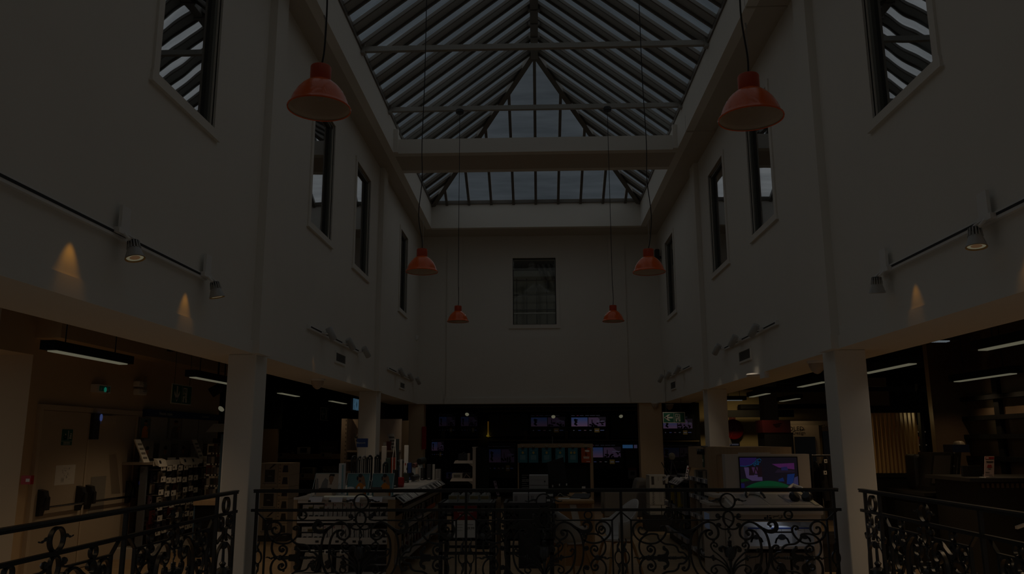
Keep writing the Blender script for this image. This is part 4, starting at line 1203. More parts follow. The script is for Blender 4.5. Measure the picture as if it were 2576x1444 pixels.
# two white sounder boxes
for i, (py0, py1) in enumerate(((958, 975), (977, 995))):
    a, c = L2(351, py0, XA + .32), L2(370, py1, XA + .32)
    t = thing('alarm_box', ('upper' if i == 0 else 'lower') + ' one of two white alarm boxes to the right of the exit doors', 'alarm', (XA + .3, (a[0] + c[0]) / 2, c[1]))
    f = facing_right(XA + .02, 0, 0)
    k = .95
    a, c = L2(351, py0, XA + .1), L2(370, py1, XA + .1)
    b = MB(); b.rect(f, a[0], c[0], c[1], a[1], -.02, .08, M_white); q = b.build('case', t); md = q.modifiers.new('bevel', 'BEVEL'); md.width = .015; md.segments = 2
    b = MB()
    for j in range(5): b.rect(f, a[0] + .12, c[0] - .03, c[1] + .05 + j * .025, c[1] + .06 + j * .025, .08, .084, M_grey)
    b.build('louvre', t)
# red call point on the corner
fc = front(0, 9.57, 0)
a, c = aY(62, 1196, 9.57), aY(84, 1218, 9.57)
t = thing('fire_call_point', 'red fire alarm call point at the wall corner left of the doors', 'call point', (a.x, 9.57, c.z))
b = MB(); b.rect(fc, a.x, c.x, c.z, a.z, 0, .06, M_red); b.build('case', t)
b = MB(); b.rect(fc, a.x + .06, c.x - .012, c.z + .03, a.z - .035, .06, .063, M_paper); b.build('label', t)
# green break glass and blue indicator at right of the door
a, c = L2(342, 1178), L2(357, 1202)
t = thing('door_release', 'green emergency door release box at the right edge of the exit doors', 'door release', fL((a[0] + c[0]) / 2, c[1], 0))
b = MB(); b.rect(fL, a[0], c[0], c[1], a[1], 0, .07, mat('release_green', (.03, .16, .02), .4)); b.build('case', t)
b = MB(); b.rect(fL, c[0] - .09, c[0] - .02, c[1] + .06, a[1] - .04, .07, .074, M_paper); b.build('label', t)
a, c = L2(343, 1202), L2(350, 1225)
t = thing('badge_reader', 'narrow dark reader with a blue light under the green release box', 'card reader', fL((a[0] + c[0]) / 2, c[1], 0))
b = MB(); b.rect(fL, a[0], c[0], c[1] + .01, a[1] - .012, 0, .04, M_charcoal); b.build('case', t)
b = MB(); b.rect(fL, a[0] + .015, c[0] - .012, c[1] + .04, a[1] - .05, .04, .043, glow('blue_reader', (16, 16, 62))); b.build('light', t)
# --- hanging exit signs
def hanging_exit(label, f, u0, u1, v0, v1, ztop, arrow_ang, man_first, flip_=1):
    t = thing('exit_sign', label, 'exit sign', f((u0 + u1) / 2, v0, 0))
    b = MB(); b.rect(f, u0, u1, v0, v1, -.006, .006, M_sign_white); b.build('edge', t)
    b = MB(); b.rect(f, u0 + .015, u1 - .015, v0 + .015, v1 - .015, .006, .008, M_green); b.build('panel', t)
    b = MB(); um = (u0 + u1) / 2; h = v1 - v0
    ua, ub = ((u0 + um) / 2, um + .03)
    arrow(b, f, ua, (v0 + v1) / 2, min(h * .8, (um - u0) * 1.15), .0085, M_sign_white, arrow_ang)
    b.rect(f, um - .004, um + .004, v0 + .01, v1 - .01, .008, .009, M_sign_white)
    running_man(b, f, ub, v0 + .03, h - .06, .0085, M_sign_white)
    b.build('pictogram', t)
    b = MB()
    for u in (u0 + .08, u1 - .08): b.tube([f(u, v1 - .002, 0), f(u, ztop, 0)], .004, M_dark, 5)
    b.build('hanger_wire', t)
    return t
x = -5.6; a, c = aX(433, 964, x), aX(479, 1020, x)
hanging_exit('large green exit sign with a downward arrow hanging in the left aisle', facing_right(x, 0, 0), a.y, c.y, c.z, a.z, ZC, 0, False)
x = -5.1; a, c = aX(807, 1024, x), aX(826, 1059, x)
hanging_exit('dim green exit sign with a sideways arrow hanging in the dark left area', facing_right(x, 0, 0), a.y, c.y, c.z, a.z, ZC, -PI / 2, False)
# --- lit letters
x = -4.0; a, c = aX(886, 1004, x), aX(909.5, 1033, x)
t = thing('letter_sign', 'lit white letters HOME hanging beside the middle left column', 'sign', (x, (a.y + c.y) / 2, c.z))
f = facing_right(x, 0, 0)
b = MB(); b.rect(f, a.y - .05, c.y + .1, c.z - .03, a.z + .03, -.06, -.02, M_black); b.build('backing', t)
b = MB(); b.text(f, 'HOME', (a.y + c.y) / 2, (a.z + c.z) / 2 - .01, .36, glow('home_letters', (40, 62, 76)), .02, sx=.78); b.build('letters', t)
b = MB()
for u in (a.y + .1, c.y - .1): b.tube([f(u, a.z, -.04), f(u, ZC, -.04)], .006, M_dark, 5)
b.build('hanger_wire', t)
# --- accessory wall display
XF = -5.82                                   # plane of the hooks
A0, A1 = 12.42, 15.25
t = thing('accessory_wall_panel', 'white wall panel with a navy header strip above the accessory hooks', 'wall panel', (XA + .1, (A0 + A1) / 2, 1.38))
f = facing_right(XA, 0, 0)
b = MB(); b.rect(f, A0, A1, 1.38, 2.06, .0, .06, mat('display_white_panel', (.40, .37, .33), .6))
for u in (13.35, 14.4): b.rect(f, u - .006, u + .006, 1.38, 2.06, .06, .062, M_dark)
b.rect(f, A0, A1, 1.62, 1.626, .06, .062, M_dark); b.build('back_panel', t)
b = MB(); b.rect(f, A0, A1, 2.06, 2.17, .0, .12, M_blue); b.build('header', t)
b = MB(); b.text(f, 'Housses, coques', A0 + .55, 2.115, .07, M_sign_white, .001); b.text(f, 'Accessoires', A1 - .7, 2.115, .06, M_sign_white, .001)
b.v = [v + Vector((.12, 0, 0)) for v in b.v]; b.build('header_lettering', t)
SHELF = thing('accessory_shelf', 'long shelf with a white edge strip above the hanging accessories', 'shelf', (XA + .26, (A0 + A1) / 2, 1.33))
b = MB(); b.rect(f, A0 - .55, A1, 1.33, 1.37, .02, .50, mat('display_shelf', (.42, .38, .34), .5)); b.build('board', SHELF)
b = MB(); b.rect(f, A0 - .55, A1, 1.31, 1.39, .50, .515, M_paper); b.build('edge_strip', SHELF)
DISP = thing('hook_wall', 'black pegboard with rows of hooks and a white plinth right of the exit doors', 'shop display', (XA + .3, (A0 + A1) / 2, 0))
b = MB(); b.rect(f, A0 - .4, A1, .14, 1.3, .28, .31, mat('pegboard_black', (.05, .045, .04), .7)); b.build('pegboard', DISP)
b = MB(); b.rect(f, A0 - .6, A1, 0, .15, .0, .52, M_white); b.build('plinth', DISP)
for u in (A0 - .5, 12.75, 14.95):
    b = MB(); b.rect(f, u - .02, u + .02, .15, 1.31, .3, .4, mat('upright_blue_grey', (.14, .16, .2), .5)); b.build('upright', DISP)
def frame_poster(px0, py0, px1, py1, kind, label):
    a, c = aX(px0, py0, XA + .07), aX(px1, py1, XA + .07)
    g = facing_right(XA + .06, 0, 0)
    o = thing('framed_poster', label, 'poster', (XA + .07, (a.y + c.y) / 2, c.z))
    b = MB(); b.rect(g, a.y, c.y, c.z, a.z, 0.002, .02, mat('poster_frame', (.2, .18, .16), .5)); b.build('frame', o)
    b = MB(); w, h = c.y - a.y, a.z - c.z
    P = lambda q, m: b.prism(g, [(a.y + w * i, c.z + h * j) for i, j in q], .02, .0215, m)
    P([(.08, .05), (.92, .05), (.92, .95), (.08, .95)], mat('poster_teal', (.10, .17, .17), .6) if kind else mat('poster_pale', (.32, .29, .25), .6))
    skin = mat('print_skin', (.35, .18, .1), .6)
    def Q(q, m, k=.0016): b.prism(g, [(a.y + w * i, c.z + h * j) for i, j in q], .0215, .0215 + k, m)
    Q([(.2, .05), (.8, .05), (.75, .5), (.6, .6), (.4, .6), (.25, .45)], mat('print_orange', (.75, .25, .01), .6) if kind else mat('print_grey', (.16, .14, .12), .6))
    b.disc(g, a.y + w * .52, c.z + h * .74, w * .14, .0215, .0235, skin, 14, h * .1); b.disc(g, a.y + w * .52, c.z + h * .82, w * .15, .0235, .025, M_ink, 12, h * .06)
    Q([(.6, .35), (.7, .33), (.85, .6), (.78, .64)], skin, .003)
    b.build('print', o)
frame_poster(352, 1049, 375, 1104, 1, 'framed poster of a person in orange beside the exit doors')
frame_poster(424, 1050, 454, 1105, 0, 'framed poster of a dark haired person looking down, middle of the accessory wall')
# clear stands with demo earphones on the shelf
for i, y in enumerate((12.15, 12.75, 13.4, 14.0, 14.65)):
    o = thing('demo_stand', 'clear acrylic demo stand on the accessory shelf, %s from the exit doors' % ORD[i], 'display stand', (-5.85, y, 1.37), 'clear demo stands on the accessory shelf')
    b = MB(); g = facing_right(-5.95, 0, 0)
    b.rect(g, y - .2, y + .2, 1.37, 1.385, 0, .22, M_acrylic); b.build('base', o)
    b = MB(); b.rect(g, y - .2, y + .2, 1.385, 1.68, 0, .006, mat('demo_print', (.20, .19, .17), .5)); b.disc(g, y, 1.52, .05, .006, .008, mat('print_skin', (.35, .18, .1), .6), 12, .06); b.disc(g, y, 1.57, .055, .008, .01, M_ink, 12, .03); b.rect(g, y - .1, y + .1, 1.385, 1.46, .006, .008, mat('print_grey', (.16, .14, .12), .6)); b.build('back_print', o)
    b = MB(); b.rect(g, y - .06, y + .06, 1.385, 1.42, .08, .16, M_white if i % 2 else M_charcoal); b.build('earphone_case', o)
for i, y in enumerate((12.0, 12.85, 13.15, 13.75, 14.35)):
    b = MB(); g = facing_right(-5.68, 0, 0)
    b.hexa([(-5.66, y - .13, 1.33), (-5.60, y - .13, 1.30), (-5.60, y + .13, 1.30), (-5.66, y + .13, 1.33)], [(-5.70, y - .13, 1.42), (-5.64, y - .13, 1.40), (-5.64, y + .13, 1.40), (-5.70, y + .13, 1.42)], M_paper)
    b.hexa([(-5.627, y - .09, 1.35), (-5.617, y - .09, 1.345), (-5.617, y - .03, 1.345), (-5.627, y - .03, 1.35)], [(-5.643, y - .09, 1.395), (-5.633, y - .09, 1.39), (-5.633, y - .03, 1.39), (-5.643, y - .03, 1.395)], M_ink)
    b.build('price_holder', SHELF)
for i, (px, lab) in enumerate(((365, 'tilted white leaflet holder on the accessory shelf next to the exit doors'), (505, 'tilted white leaflet holder on the accessory shelf near its far end'))):
    p = aX(px, 1150, -5.72); b = MB()
    y = p.y
    b.hexa([(-5.74, y - .02, 1.37), (-5.72, y - .02, 1.37), (-5.72, y + .16, 1.37), (-5.74, y + .16, 1.37)], [(-5.84, y - .14, 1.70), (-5.82, y - .14, 1.70), (-5.82, y + .02, 1.70), (-5.84, y + .02, 1.70)], M_paper)
    for k in range(4):
        z = 1.42 + k * .065; q = (z - 1.37) / .33
        b.hexa([(-5.719 - .1 * q, y - .0 - .12 * q, z), (-5.717 - .1 * q, y - .0 - .12 * q, z), (-5.717 - .1 * q, y + .12 - .12 * q, z), (-5.719 - .1 * q, y + .12 - .12 * q, z)],
               [(-5.722 - .1 * q, y - .01 - .12 * q, z + .03), (-5.72 - .1 * q, y - .01 - .12 * q, z + .03), (-5.72 - .1 * q, y + .11 - .12 * q, z + .03), (-5.722 - .1 * q, y + .11 - .12 * q, z + .03)], M_grey)
    tag(b.build('leaflet_holder'), lab, 'leaflet')
# hanging packs: five designs, copied along the hooks
pk_cols = [((.5, .46, .4), (.02, .02, .02)), ((.03, .03, .035), (.3, .28, .26)), ((.12, .02, .015), (.05, .04, .04)), ((.05, .045, .05), (.02, .02, .02)), ((.3, .27, .23), (.08, .06, .05)), ((.11, .07, .10), (.16, .12, .15)), ((.02, .022, .05), (.1, .1, .12))]
def pack_proto(i, w, h, d, name='hanging_pack', prefix='pack'):
    ca, cb = pk_cols[i % len(pk_cols)]
    ma, m2 = mat('%s_card_%d' % (prefix, i), ca, .55), mat('%s_print_%d' % (prefix, i), cb, .45)
    b = MB()
    b.box(-d / 2, d / 2, -w / 2, w / 2, -h, 0, ma)
    b.box(d / 2, d / 2 + .002, -w * .12, w * .12, -h * .1, -.01, M_ink)
    if i % 3 == 0:
        b.lathe((d / 2 + .001, 0, -h * .52), [(w * .26, 0), (w * .26, .014), (w * .2, .02), (0, .02)], m2, 14, Vector((1, 0, 0)))
    elif i % 3 == 1:
        b.box(d / 2, d / 2 + .012, -w * .32, w * .32, -h * .9, -h * .25, m2)
    else:
        b.tube([(d / 2 + .006, -w * .2, -h * .3), (d / 2 + .006, w * .2, -h * .45), (d / 2 + .006, -w * .1, -h * .75), (d / 2 + .006, w * .15, -h * .85)], .008, m2, 6)
    b.box(d / 2, d / 2 + .0015, -w * .4, w * .4, -h * .2, -h * .13, m2)
    return b.mesh('%s' % name, Vector((0, 0, 0)), 0)
protos = [pack_proto(i, w, h, .02) for i, (w, h) in enumerate(((.11, .17), (.13, .15), (.15, .19), (.09, .19), (.12, .16), (.10, .17), (.14, .18)))]
rk = random.Random(11); ntag = 0
ROWN = ['top', 'second', 'third', 'fourth', 'fifth', 'bottom']
tagm = MB(); tagm.box(0, .004, -.075, .075, -.04, .04, M_paper); tagm.box(.004, .005, -.05, -.02, -.018, .014, M_ink); tag_mesh = tagm.mesh('price_tag', Vector((0, 0, 0)), 0)
for r in range(6):
    z = 1.235 - r * .185
    y = A0 - .38 + rk.uniform(0, .05); n = 0
    while y < A1 - .12 and n < 18:
        dz = rk.uniform(-.02, .02)
        if not (r >= 3 and y > 14.15):
            o = bpy.data.objects.new('hanging_pack', protos[rk.randrange(len(protos))]); COL.objects.link(o)
            o.location = (XF + rk.uniform(.0, .1), y, z + dz)
            tag(o, 'accessory pack on the %s row of the hook wall, %s from the exit doors' % (ROWN[r], ORD[n]), 'accessory pack', 'hanging packs of the accessory wall')
            if rk.random() < .9 and ntag < 95:
                g = bpy.data.objects.new('price_tag', tag_mesh); COL.objects.link(g); g.parent = DISP
                g.location = Vector((XF + .2, y - .02, z + dz + .045)) - DISP.location; ntag += 1
            n += 1
        y += rk.uniform(.17, .22)
b = MB()                                     # the hooks themselves
for r in range(6):
    for k in range(15):
        y = A0 - .35 + k * .2
        if r >= 3 and y > 14.1: continue
        b.tube([(XA + .31, y, 1.25 - r * .185), (XF + .19, y, 1.25 - r * .185)], .003, M_silver, 4)
b.build('hooks', DISP)
# --- free-standing rack with blue edges near the column
rx0, rx1, ryy = aY(523, 1100, 13.0).x, aY(566, 1100, 13.0).x, 13.0
t = thing('accessory_rack', 'tall blue edged rack with a slanted price board left of the near column', 'shop rack', ((rx0 + rx1) / 2, ryy + .1, 0))
fk = front(0, ryy, 0)
b = MB(); b.rect(fk, rx0, rx1, 0, 1.72, -.25, -.2, M_dark); b.build('back_panel', t)
for u in (rx1,):
    b = MB(); b.rect(fk, u - .02, u + .02, 0, 1.78, -.25, .12, mat('rack_blue', (.06, .12, .2), .4)); b.build('side_panel', t, label='blue side panel')
b = MB(); b.rect(fk, rx0, rx1, 0, .12, -.25, .1, M_charcoal); b.build('base', t)
p0, p1 = aY(524, 1087, ryy - .1), aY(533, 1066, ryy + .1)
b = MB(); b.hexa([(rx0, ryy - .1, p0.z), (rx1, ryy - .1, p0.z), (rx1, ryy - .085, p0.z), (rx0, ryy - .085, p0.z)], [(rx0 + .06, ryy + .05, p1.z), (rx1 + .06, ryy + .05, p1.z), (rx1 + .06, ryy + .065, p1.z), (rx0 + .06, ryy + .065, p1.z)], M_paper)
o = b.build('price_board', t)
b = MB()
for i in range(3):
    for j in range(4):
        q = (i + .5) / 3; z = p0.z + (p1.z - p0.z) * q; yy = ryy - .104 + .15 * q
        u = rx0 + .08 + j * (rx1 - rx0 - .08) / 4
        b.hexa([(u, yy - .003, z - .02), (u + .05, yy - .003, z - .02), (u + .05, yy, z - .02), (u, yy, z - .02)], [(u + .012, yy + .029, z + .02), (u + .062, yy + .029, z + .02), (u + .062, yy + .032, z + .02), (u + .012, yy + .032, z + .02)], M_grey if j else M_ink)
b.build('price_board_print', t)
protoF = []
for i in range(5):
    m_ = bpy.data.meshes.new('rack_pack'); ca, cb = pk_cols[(i * 2) % 7]
    b = MB(); w, h = (.1, .17)
    b.box(-w / 2, w / 2, -.01, .01, -h, 0, mat('pack_card_%d' % ((i * 2) % 7), ca, .55)); b.box(-w * .3, w * .3, -.014, -.01, -h * .8, -h * .2, mat('pack_print_%d' % ((i * 2) % 7), cb, .45))
    b.box(-w * .42, w * .42, -.013, -.01, -h * .98, -h * .84, M_paper)
    protoF.append(b.mesh('rack_pack', Vector((0, 0, 0)), 0))
for r in range(5):
    for k in range(4):
        z = 1.63 - r * .17; u = rx0 + .06 + k * (rx1 - rx0 - .1) / 3.4
        o = bpy.data.objects.new('hanging_pack', protoF[(r * 3 + k) % 5]); COL.objects.link(o); o.location = (u, ryy, z)
        tag(o, 'small pack on the blue edged rack, %s row, %s from its left' % (ROWN[r] if r < 4 else 'lowest', ORD[k]), 'accessory pack', 'hanging packs of the blue edged rack')
b = MB()
for r in range(5):
    for k in range(4): b.tube([(rx0 + .06 + k * (rx1 - rx0 - .1) / 3.4, ryy + .2, 1.635 - r * .17), (rx0 + .06 + k * (rx1 - rx0 - .1) / 3.4, ryy - .06, 1.635 - r * .17)], .003, M_silver, 4)
b.build('hooks', t)
# --- low counter in front of it
cx0, cx1 = aY(486, 1265, 12.0).x, aY(552, 1265, 12.0).x
t = thing('low_counter', 'low counter with a pale wood top and black body beside the near left column', 'counter', ((cx0 + cx1) / 2, 12.3, 0))
zt_ = aY(500, 1259, 12.0).z
b = MB(); b.box(cx0, cx1, 12.0, 12.6, zt_ - .07, zt_, M_oak); b.build('worktop', t)
b = MB(); b.box(cx0 + .02, cx1, 12.04, 12.58, 0, zt_ - .07, M_black); b.box(cx0, cx0 + .02, 12.03, 12.58, 0, zt_ - .07, mat('rack_blue', (.06, .12, .2), .4)); b.build('body', t)
# --- black panel at the end of the left wall
b = MB(); b.box(-5.55, -4.9, 15.2, 15.3, 1.9, 2.45, M_black); b.box(-5.5, -4.95, 15.2, 15.3, 0, 1.9, mat('dim_brown_panel', (.16, .11, .06), .7))
tag(b.build('partition_panel'), 'dark partition panel behind the rack with the blue edges', 'partition')
# --- stack of speaker boxes
bx0, bxm, bx1, by = aY(640, 1300, 13.9).x, aY(694, 1300, 13.9).x, aY(722.5, 1300, 13.9).x, 13.9
M_carton = mat('pale_carton', (.50, .42, .33), .75); M_carton_w = mat('printed_carton', (.44, .39, .33), .6)
M_speaker_print = mat('speaker_print', (.05, .045, .045), .5)
b = MB(); b.box(bx0, bx1, by, by + .7, 0, .1, M_dark); tag(b.build('plinth'), 'dark plinth carrying the stack of speaker boxes beside the near left column', 'plinth')
HB = (1.30 - .1) / 6
for i in range(6):
    z = .1 + i * HB
    t = thing('speaker_box', 'pale carton printed with a dark speaker, %s from the bottom of its stack' % ORD[i], 'box', ((bxm + bx1) / 2, by + .3, z), 'small speaker cartons in the stack')
    f = front(0, by, 0)
    b = MB(); b.box(bxm + .004, bx1, by, by + .6, z, z + HB - .004, M_carton); b.build('carton', t)
    b = MB(); w = bx1 - bxm
    b.prism(f, [(bxm + w * .38, z + HB * .22), (bxm + w * .9, z + HB * .22), (bxm + w * .84, z + HB * .8), (bxm + w * .48, z + HB * .8)], .0, .0015, mat('speaker_print_violet', (.04, .03, .06), .5) if i > 2 else M_speaker_print)
    b.ribbon(lambda a, c, t_=0: f(a, c, .002), [(bxm + w * (.66 + .12 * math.cos(PI + g * PI / 6)), z + HB * (.5 + .14 * math.sin(PI + g * PI / 6))) for g in range(7)], .004, .001, M_grey)
    for j in range(3): b.rect(f, bxm + w * .1, bxm + w * .25, z + HB * (.25 + .28 * j), z + HB * (.29 + .28 * j), 0, .001, M_ink)
    b.build('print', t)
for i in range(3):
    z = .1 + i * 2 * HB
    t = thing('speaker_box', 'large grey box printed with a tall speaker, %s from the stack bottom' % ORD[i], 'box', ((bx0 + bxm) / 2, by + .3, z), 'large speaker boxes in the stack')
    f = front(0, by, 0)
    b = MB(); b.box(bx0, bxm, by, by + .65, z, z + 2 * HB - .005, M_carton_w); b.build('carton', t)
    b = MB(); w = bxm - bx0; h = 2 * HB
    c = bx0 + w * .62
    b.rect(f, c - .085, c + .085, z + h * .2, z + h * .72, 0, .002, M_speaker_print); b.rect(f, c - .1, c + .1, z + h * .17, z + h * .2, 0, .002, M_silver); b.rect(f, c - .12, c + .12, z + h * .13, z + h * .17, 0, .0015, M_grey)
    b.prism(f, [(c - .02, z + h * .76), (c + .01, z + h * .76), (c + .1, z + h * .95), (c + .06, z + h * .95)], 0, .002, M_speaker_print)
    b.rect(f, bx0 + w * .38, bx0 + w * .4, z + h * .05, z + h * .95, 0, .001, M_grey)
    b.rect(f, c - .03, c + .03, z + h * .44, z + h * .46, .002, .003, M_silver)
    b.build('print', t)
# --- long dim wooden shelves with speakers on the dark back wall
YB = 19.75
def dim_shelf(z, x0, x1, label):
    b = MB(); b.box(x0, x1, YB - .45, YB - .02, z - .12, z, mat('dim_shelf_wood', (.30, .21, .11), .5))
    o = b.build('wall_shelf'); tag(o, label, 'shelf'); return o
S1 = aY(760, 1142, YB - .45).z; S2 = aY(760, 1194, YB - .45).z
sx0, sx1 = aY(640, 1142, YB - .45).x, aY(856, 1142, YB - .45).x
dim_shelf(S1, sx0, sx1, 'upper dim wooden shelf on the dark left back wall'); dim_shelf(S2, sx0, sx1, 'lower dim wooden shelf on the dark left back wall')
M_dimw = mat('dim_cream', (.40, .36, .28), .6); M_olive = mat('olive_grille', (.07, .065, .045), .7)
def on_shelf(name, label, cat, px0, px1, pyt, zs, d=.2, m=M_olive, y=None, fn=None):
    y = y or YB - .4
    a, c = aY(px0, pyt, y), aY(px1, pyt, y)
    t = thing(name, label, cat, ((a.x + c.x) / 2, y + d / 2, zs))
    b = MB(); b.box(a.x, c.x, y, y + d, zs, a.z, m); o = b.build('body', t)
    if fn: fn(t, front(0, y, 0), a.x, c.x, zs, a.z)
    return t
def f_marsh(t, f, u0, u1, v0, v1):
    b = MB(); b.text(f, 'Marshall', (u0 + u1) / 2, (v0 + v1) / 2, .09, M_grey, .004); b.build('lettering', t)
def f_frame(t, f, u0, u1, v0, v1):
    b = MB(); b.rect(f, u0 + .07, u1 - .07, v0 + .03, v1 - .02, 0, .004, M_screen_off); b.build('screen', t)
def f_sign(t, f, u0, u1, v0, v1):
    b = MB(); b.disc(f, (u0 + u1) / 2, v0 + (v1 - v0) * .7, (u1 - u0) * .4, 0, .003, mat('dim_red', (.2, .03, .02), .6), 16, .035)
    for k in range(3): b.rect(f, u0 + .03, u1 - .03, v0 + .03 + k * .03, v0 + .04 + k * .03, 0, .002, M_grey)
    b.build('print', t)
def f_radio(t, f, u0, u1, v0, v1):
    b = MB(); b.rect(f, u0 + .012, u1 - .05, v0 + .02, v1 - .02, 0, .004, M_olive); b.build('grille', t)
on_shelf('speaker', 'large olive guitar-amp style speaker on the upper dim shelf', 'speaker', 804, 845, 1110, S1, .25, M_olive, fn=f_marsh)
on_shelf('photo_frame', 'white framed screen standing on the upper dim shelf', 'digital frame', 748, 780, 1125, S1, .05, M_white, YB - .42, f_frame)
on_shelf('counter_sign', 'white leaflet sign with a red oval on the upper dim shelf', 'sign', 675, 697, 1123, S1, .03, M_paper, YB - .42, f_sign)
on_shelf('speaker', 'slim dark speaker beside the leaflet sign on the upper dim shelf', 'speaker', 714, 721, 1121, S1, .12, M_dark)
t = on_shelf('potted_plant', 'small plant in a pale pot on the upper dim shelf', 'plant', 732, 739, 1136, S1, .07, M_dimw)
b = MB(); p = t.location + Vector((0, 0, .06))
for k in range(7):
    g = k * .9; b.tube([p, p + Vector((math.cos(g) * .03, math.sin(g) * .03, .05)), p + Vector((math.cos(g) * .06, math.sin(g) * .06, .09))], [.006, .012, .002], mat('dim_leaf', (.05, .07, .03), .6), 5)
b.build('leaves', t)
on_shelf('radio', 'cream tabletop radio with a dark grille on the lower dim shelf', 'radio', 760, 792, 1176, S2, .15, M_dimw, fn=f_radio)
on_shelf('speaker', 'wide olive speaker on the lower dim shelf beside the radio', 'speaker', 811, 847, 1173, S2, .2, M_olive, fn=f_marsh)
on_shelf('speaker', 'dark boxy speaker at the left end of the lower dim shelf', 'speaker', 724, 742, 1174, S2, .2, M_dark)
for px, z, lab in ((662, S1, 'price card at the left end of the upper dim shelf edge'), (714, S1, 'price card on the upper dim shelf edge below the small plant'), (820, S1, 'price card on the upper dim shelf edge below the large speaker'), (730, S2, 'price card on the lower dim shelf edge left of the radio'), (771, S2, 'price card on the lower dim shelf edge below the radio')):
    p = aY(px, 1145, YB - .47); b = MB(); b.box(p.x - .13, p.x + .13, YB - .475, YB - .455, z - .08, z + .03, mat('dim_card', (.32, .27, .2), .7)); b.box(p.x - .1, p.x - .04, YB - .478, YB - .475, z - .06, z + .01, M_ink)
    tag(b.build('price_card'), lab, 'price card', 'price cards of the dim shelves')
b = MB()
for k in range(6): b.box(aY(764, 1100, YB - .02).x - .012, aY(764, 1100, YB - .02).x + .012, YB - .03, YB, S1 + .15 + k * .18, S1 + .2 + k * .18, M_dark)
struct('trim_6', b)
# --- beige gondola behind the middle left column
gy = 17.6
g0, g1 = aY(858, 1100, gy).x, aY(1000, 1100, gy).x
t = thing('beige_gondola', 'beige metal shelving bay with two shelves behind the middle left column', 'shelving', ((g0 + g1) / 2, gy + .3, 0))
gz = aY(870, 1053, gy).z
b = MB(); b.box(g0 + .12, g1, gy + .5, gy + .55, 0, gz, M_beige); b.build('back_panel', t)
b = MB(); b.box(g0, g0 + .12, gy, gy + .55, 0, gz, M_beige)
for k in range(22): b.box(g0 + .095, g0 + .107, gy - .003, gy, .2 + k * .09, .24 + k * .09, M_dark)
b.build('side_panel', t)
for py in (1133, 1157, 1185):
    z = aY(880, py, gy).z
    b = MB(); b.box(g0 + .12, g1, gy + .03, gy + .5, z - .04, z, M_beige); b.build('shelf', t)
zs = aY(880, 1157, gy).z; zs1 = aY(880, 1133, gy).z
on_shelf('black_box', 'flat black device on the middle shelf of the beige bay', 'device', 880, 906, 1149, zs, .3, M_black, gy + .08)
for i, px in enumerate((881, 968)):
    a = aY(px, 1130, gy + .05); b = MB(); h = aY(px, 1091, gy + .05).z - zs1
    b.hexa([(a.x + .15, gy + .05, zs1), (a.x + .33, gy + .05, zs1), (a.x + .33, gy + .06, zs1), (a.x + .15, gy + .06, zs1)], [(a.x, gy + .3, zs1 + h), (a.x + .14, gy + .3, zs1 + h), (a.x + .14, gy + .31, zs1 + h), (a.x, gy + .31, zs1 + h)], mat('dim_leaflet', (.34, .31, .27), .7))
    for k in range(4):
        q = .12 + k * .2; q2 = q + .11
        P = lambda q_, e: (a.x + .15 - .15 * q_ + e, gy + .047 + .25 * q_, zs1 + h * q_)
        b.hexa([P(q, .02), P(q, .14), (P(q, .14)[0], P(q, .14)[1] + .002, P(q, .14)[2]), (P(q, .02)[0], P(q, .02)[1] + .002, P(q, .02)[2])], [P(q2, .02), P(q2, .13), (P(q2, .13)[0], P(q2, .13)[1] + .002, P(q2, .13)[2]), (P(q2, .02)[0], P(q2, .02)[1] + .002, P(q2, .02)[2])], M_dark)
    tag(b.build('leaflet_holder'), ('tilted leaflet board on the beige bay left of the middle left column', 'tilted leaflet board on the beige bay right of the middle left column')[i], 'leaflet')
a = aY(964, 1118, gy + .1)
b = MB(); b.box(a.x, a.x + .07, gy + .1, gy + .3, zs1, zs1 + .17, M_paper); tag(b.build('boxed_device'), 'narrow pale box standing on the beige bay right of the middle left column', 'box')
a = aY(972, 1118, gy + .1)
b = MB(); b.box(a.x, a.x + .1, gy + .1, gy + .3, zs1, zs1 + .19, mat('dim_red', (.2, .03, .02), .6)); tag(b.build('boxed_device'), 'small red box standing on the beige bay right of the middle left column', 'box')
b = MB(); b.box(aY(1028, 1100, 18.2).x - .45, aY(1028, 1100, 18.2).x, 18.2, 18.25, 0, aY(1000, 1058, 18.2).z, mat('dim_brown_panel', (.16, .11, .06), .7)); tag(b.build('partition_panel'), 'brown partition panel between the beige bay and the far left column', 'partition')
b = MB(); a = aY(1070, 1073, 20.34); c = aY(1079, 1130, 20.34); b.box(-2.93, -2.82, 20.32, 20.345, c.z, a.z, M_red); pass
tag(b.build('red_banner'), 'narrow vertical red banner on the far left column', 'banner')
# ================================================================== MIDDLE OF THE SHOP
# --- long headphone table (gondola) with an end display facing the camera
TX0, TX1, TY0, TY1, TZ = -2.95, -1.72, 9.8, 14.2, 1.0
T = thing('headphone_table', 'long display table with an oak end frame, speakers and headphones on top', 'display table', ((TX0 + TX1) / 2, (TY0 + TY1) / 2, 0))
f = front(0, TY0, 0)
M_oak2 = wood('oak_post', (.34, .23, .13), (.44, .31, .19), (10, 10, 1))
M_cab = mat('cabinet_white', (.62, .58, .53), .5)
xp = aY(975, 1300, TY0).x
b = MB(); b.rect(f, TX0, TX0 + .045, 0, TZ, -.5, 0, M_oak2); b.build('oak_post', T); b = MB(); b.rect(f, xp, TX1, 0, TZ, -.5, 0, M_oak2); b.build('oak_post', T)
b = MB(); b.box(TX0, TX1, TY0 - .01, TY1, TZ - .03, TZ, M_cab); b.build('tabletop', T)
b = MB(); b.rect(f, TX0 + .045, xp, .93, TZ - .03, -.4, -.005, M_cab); b.build('header_panel', T)
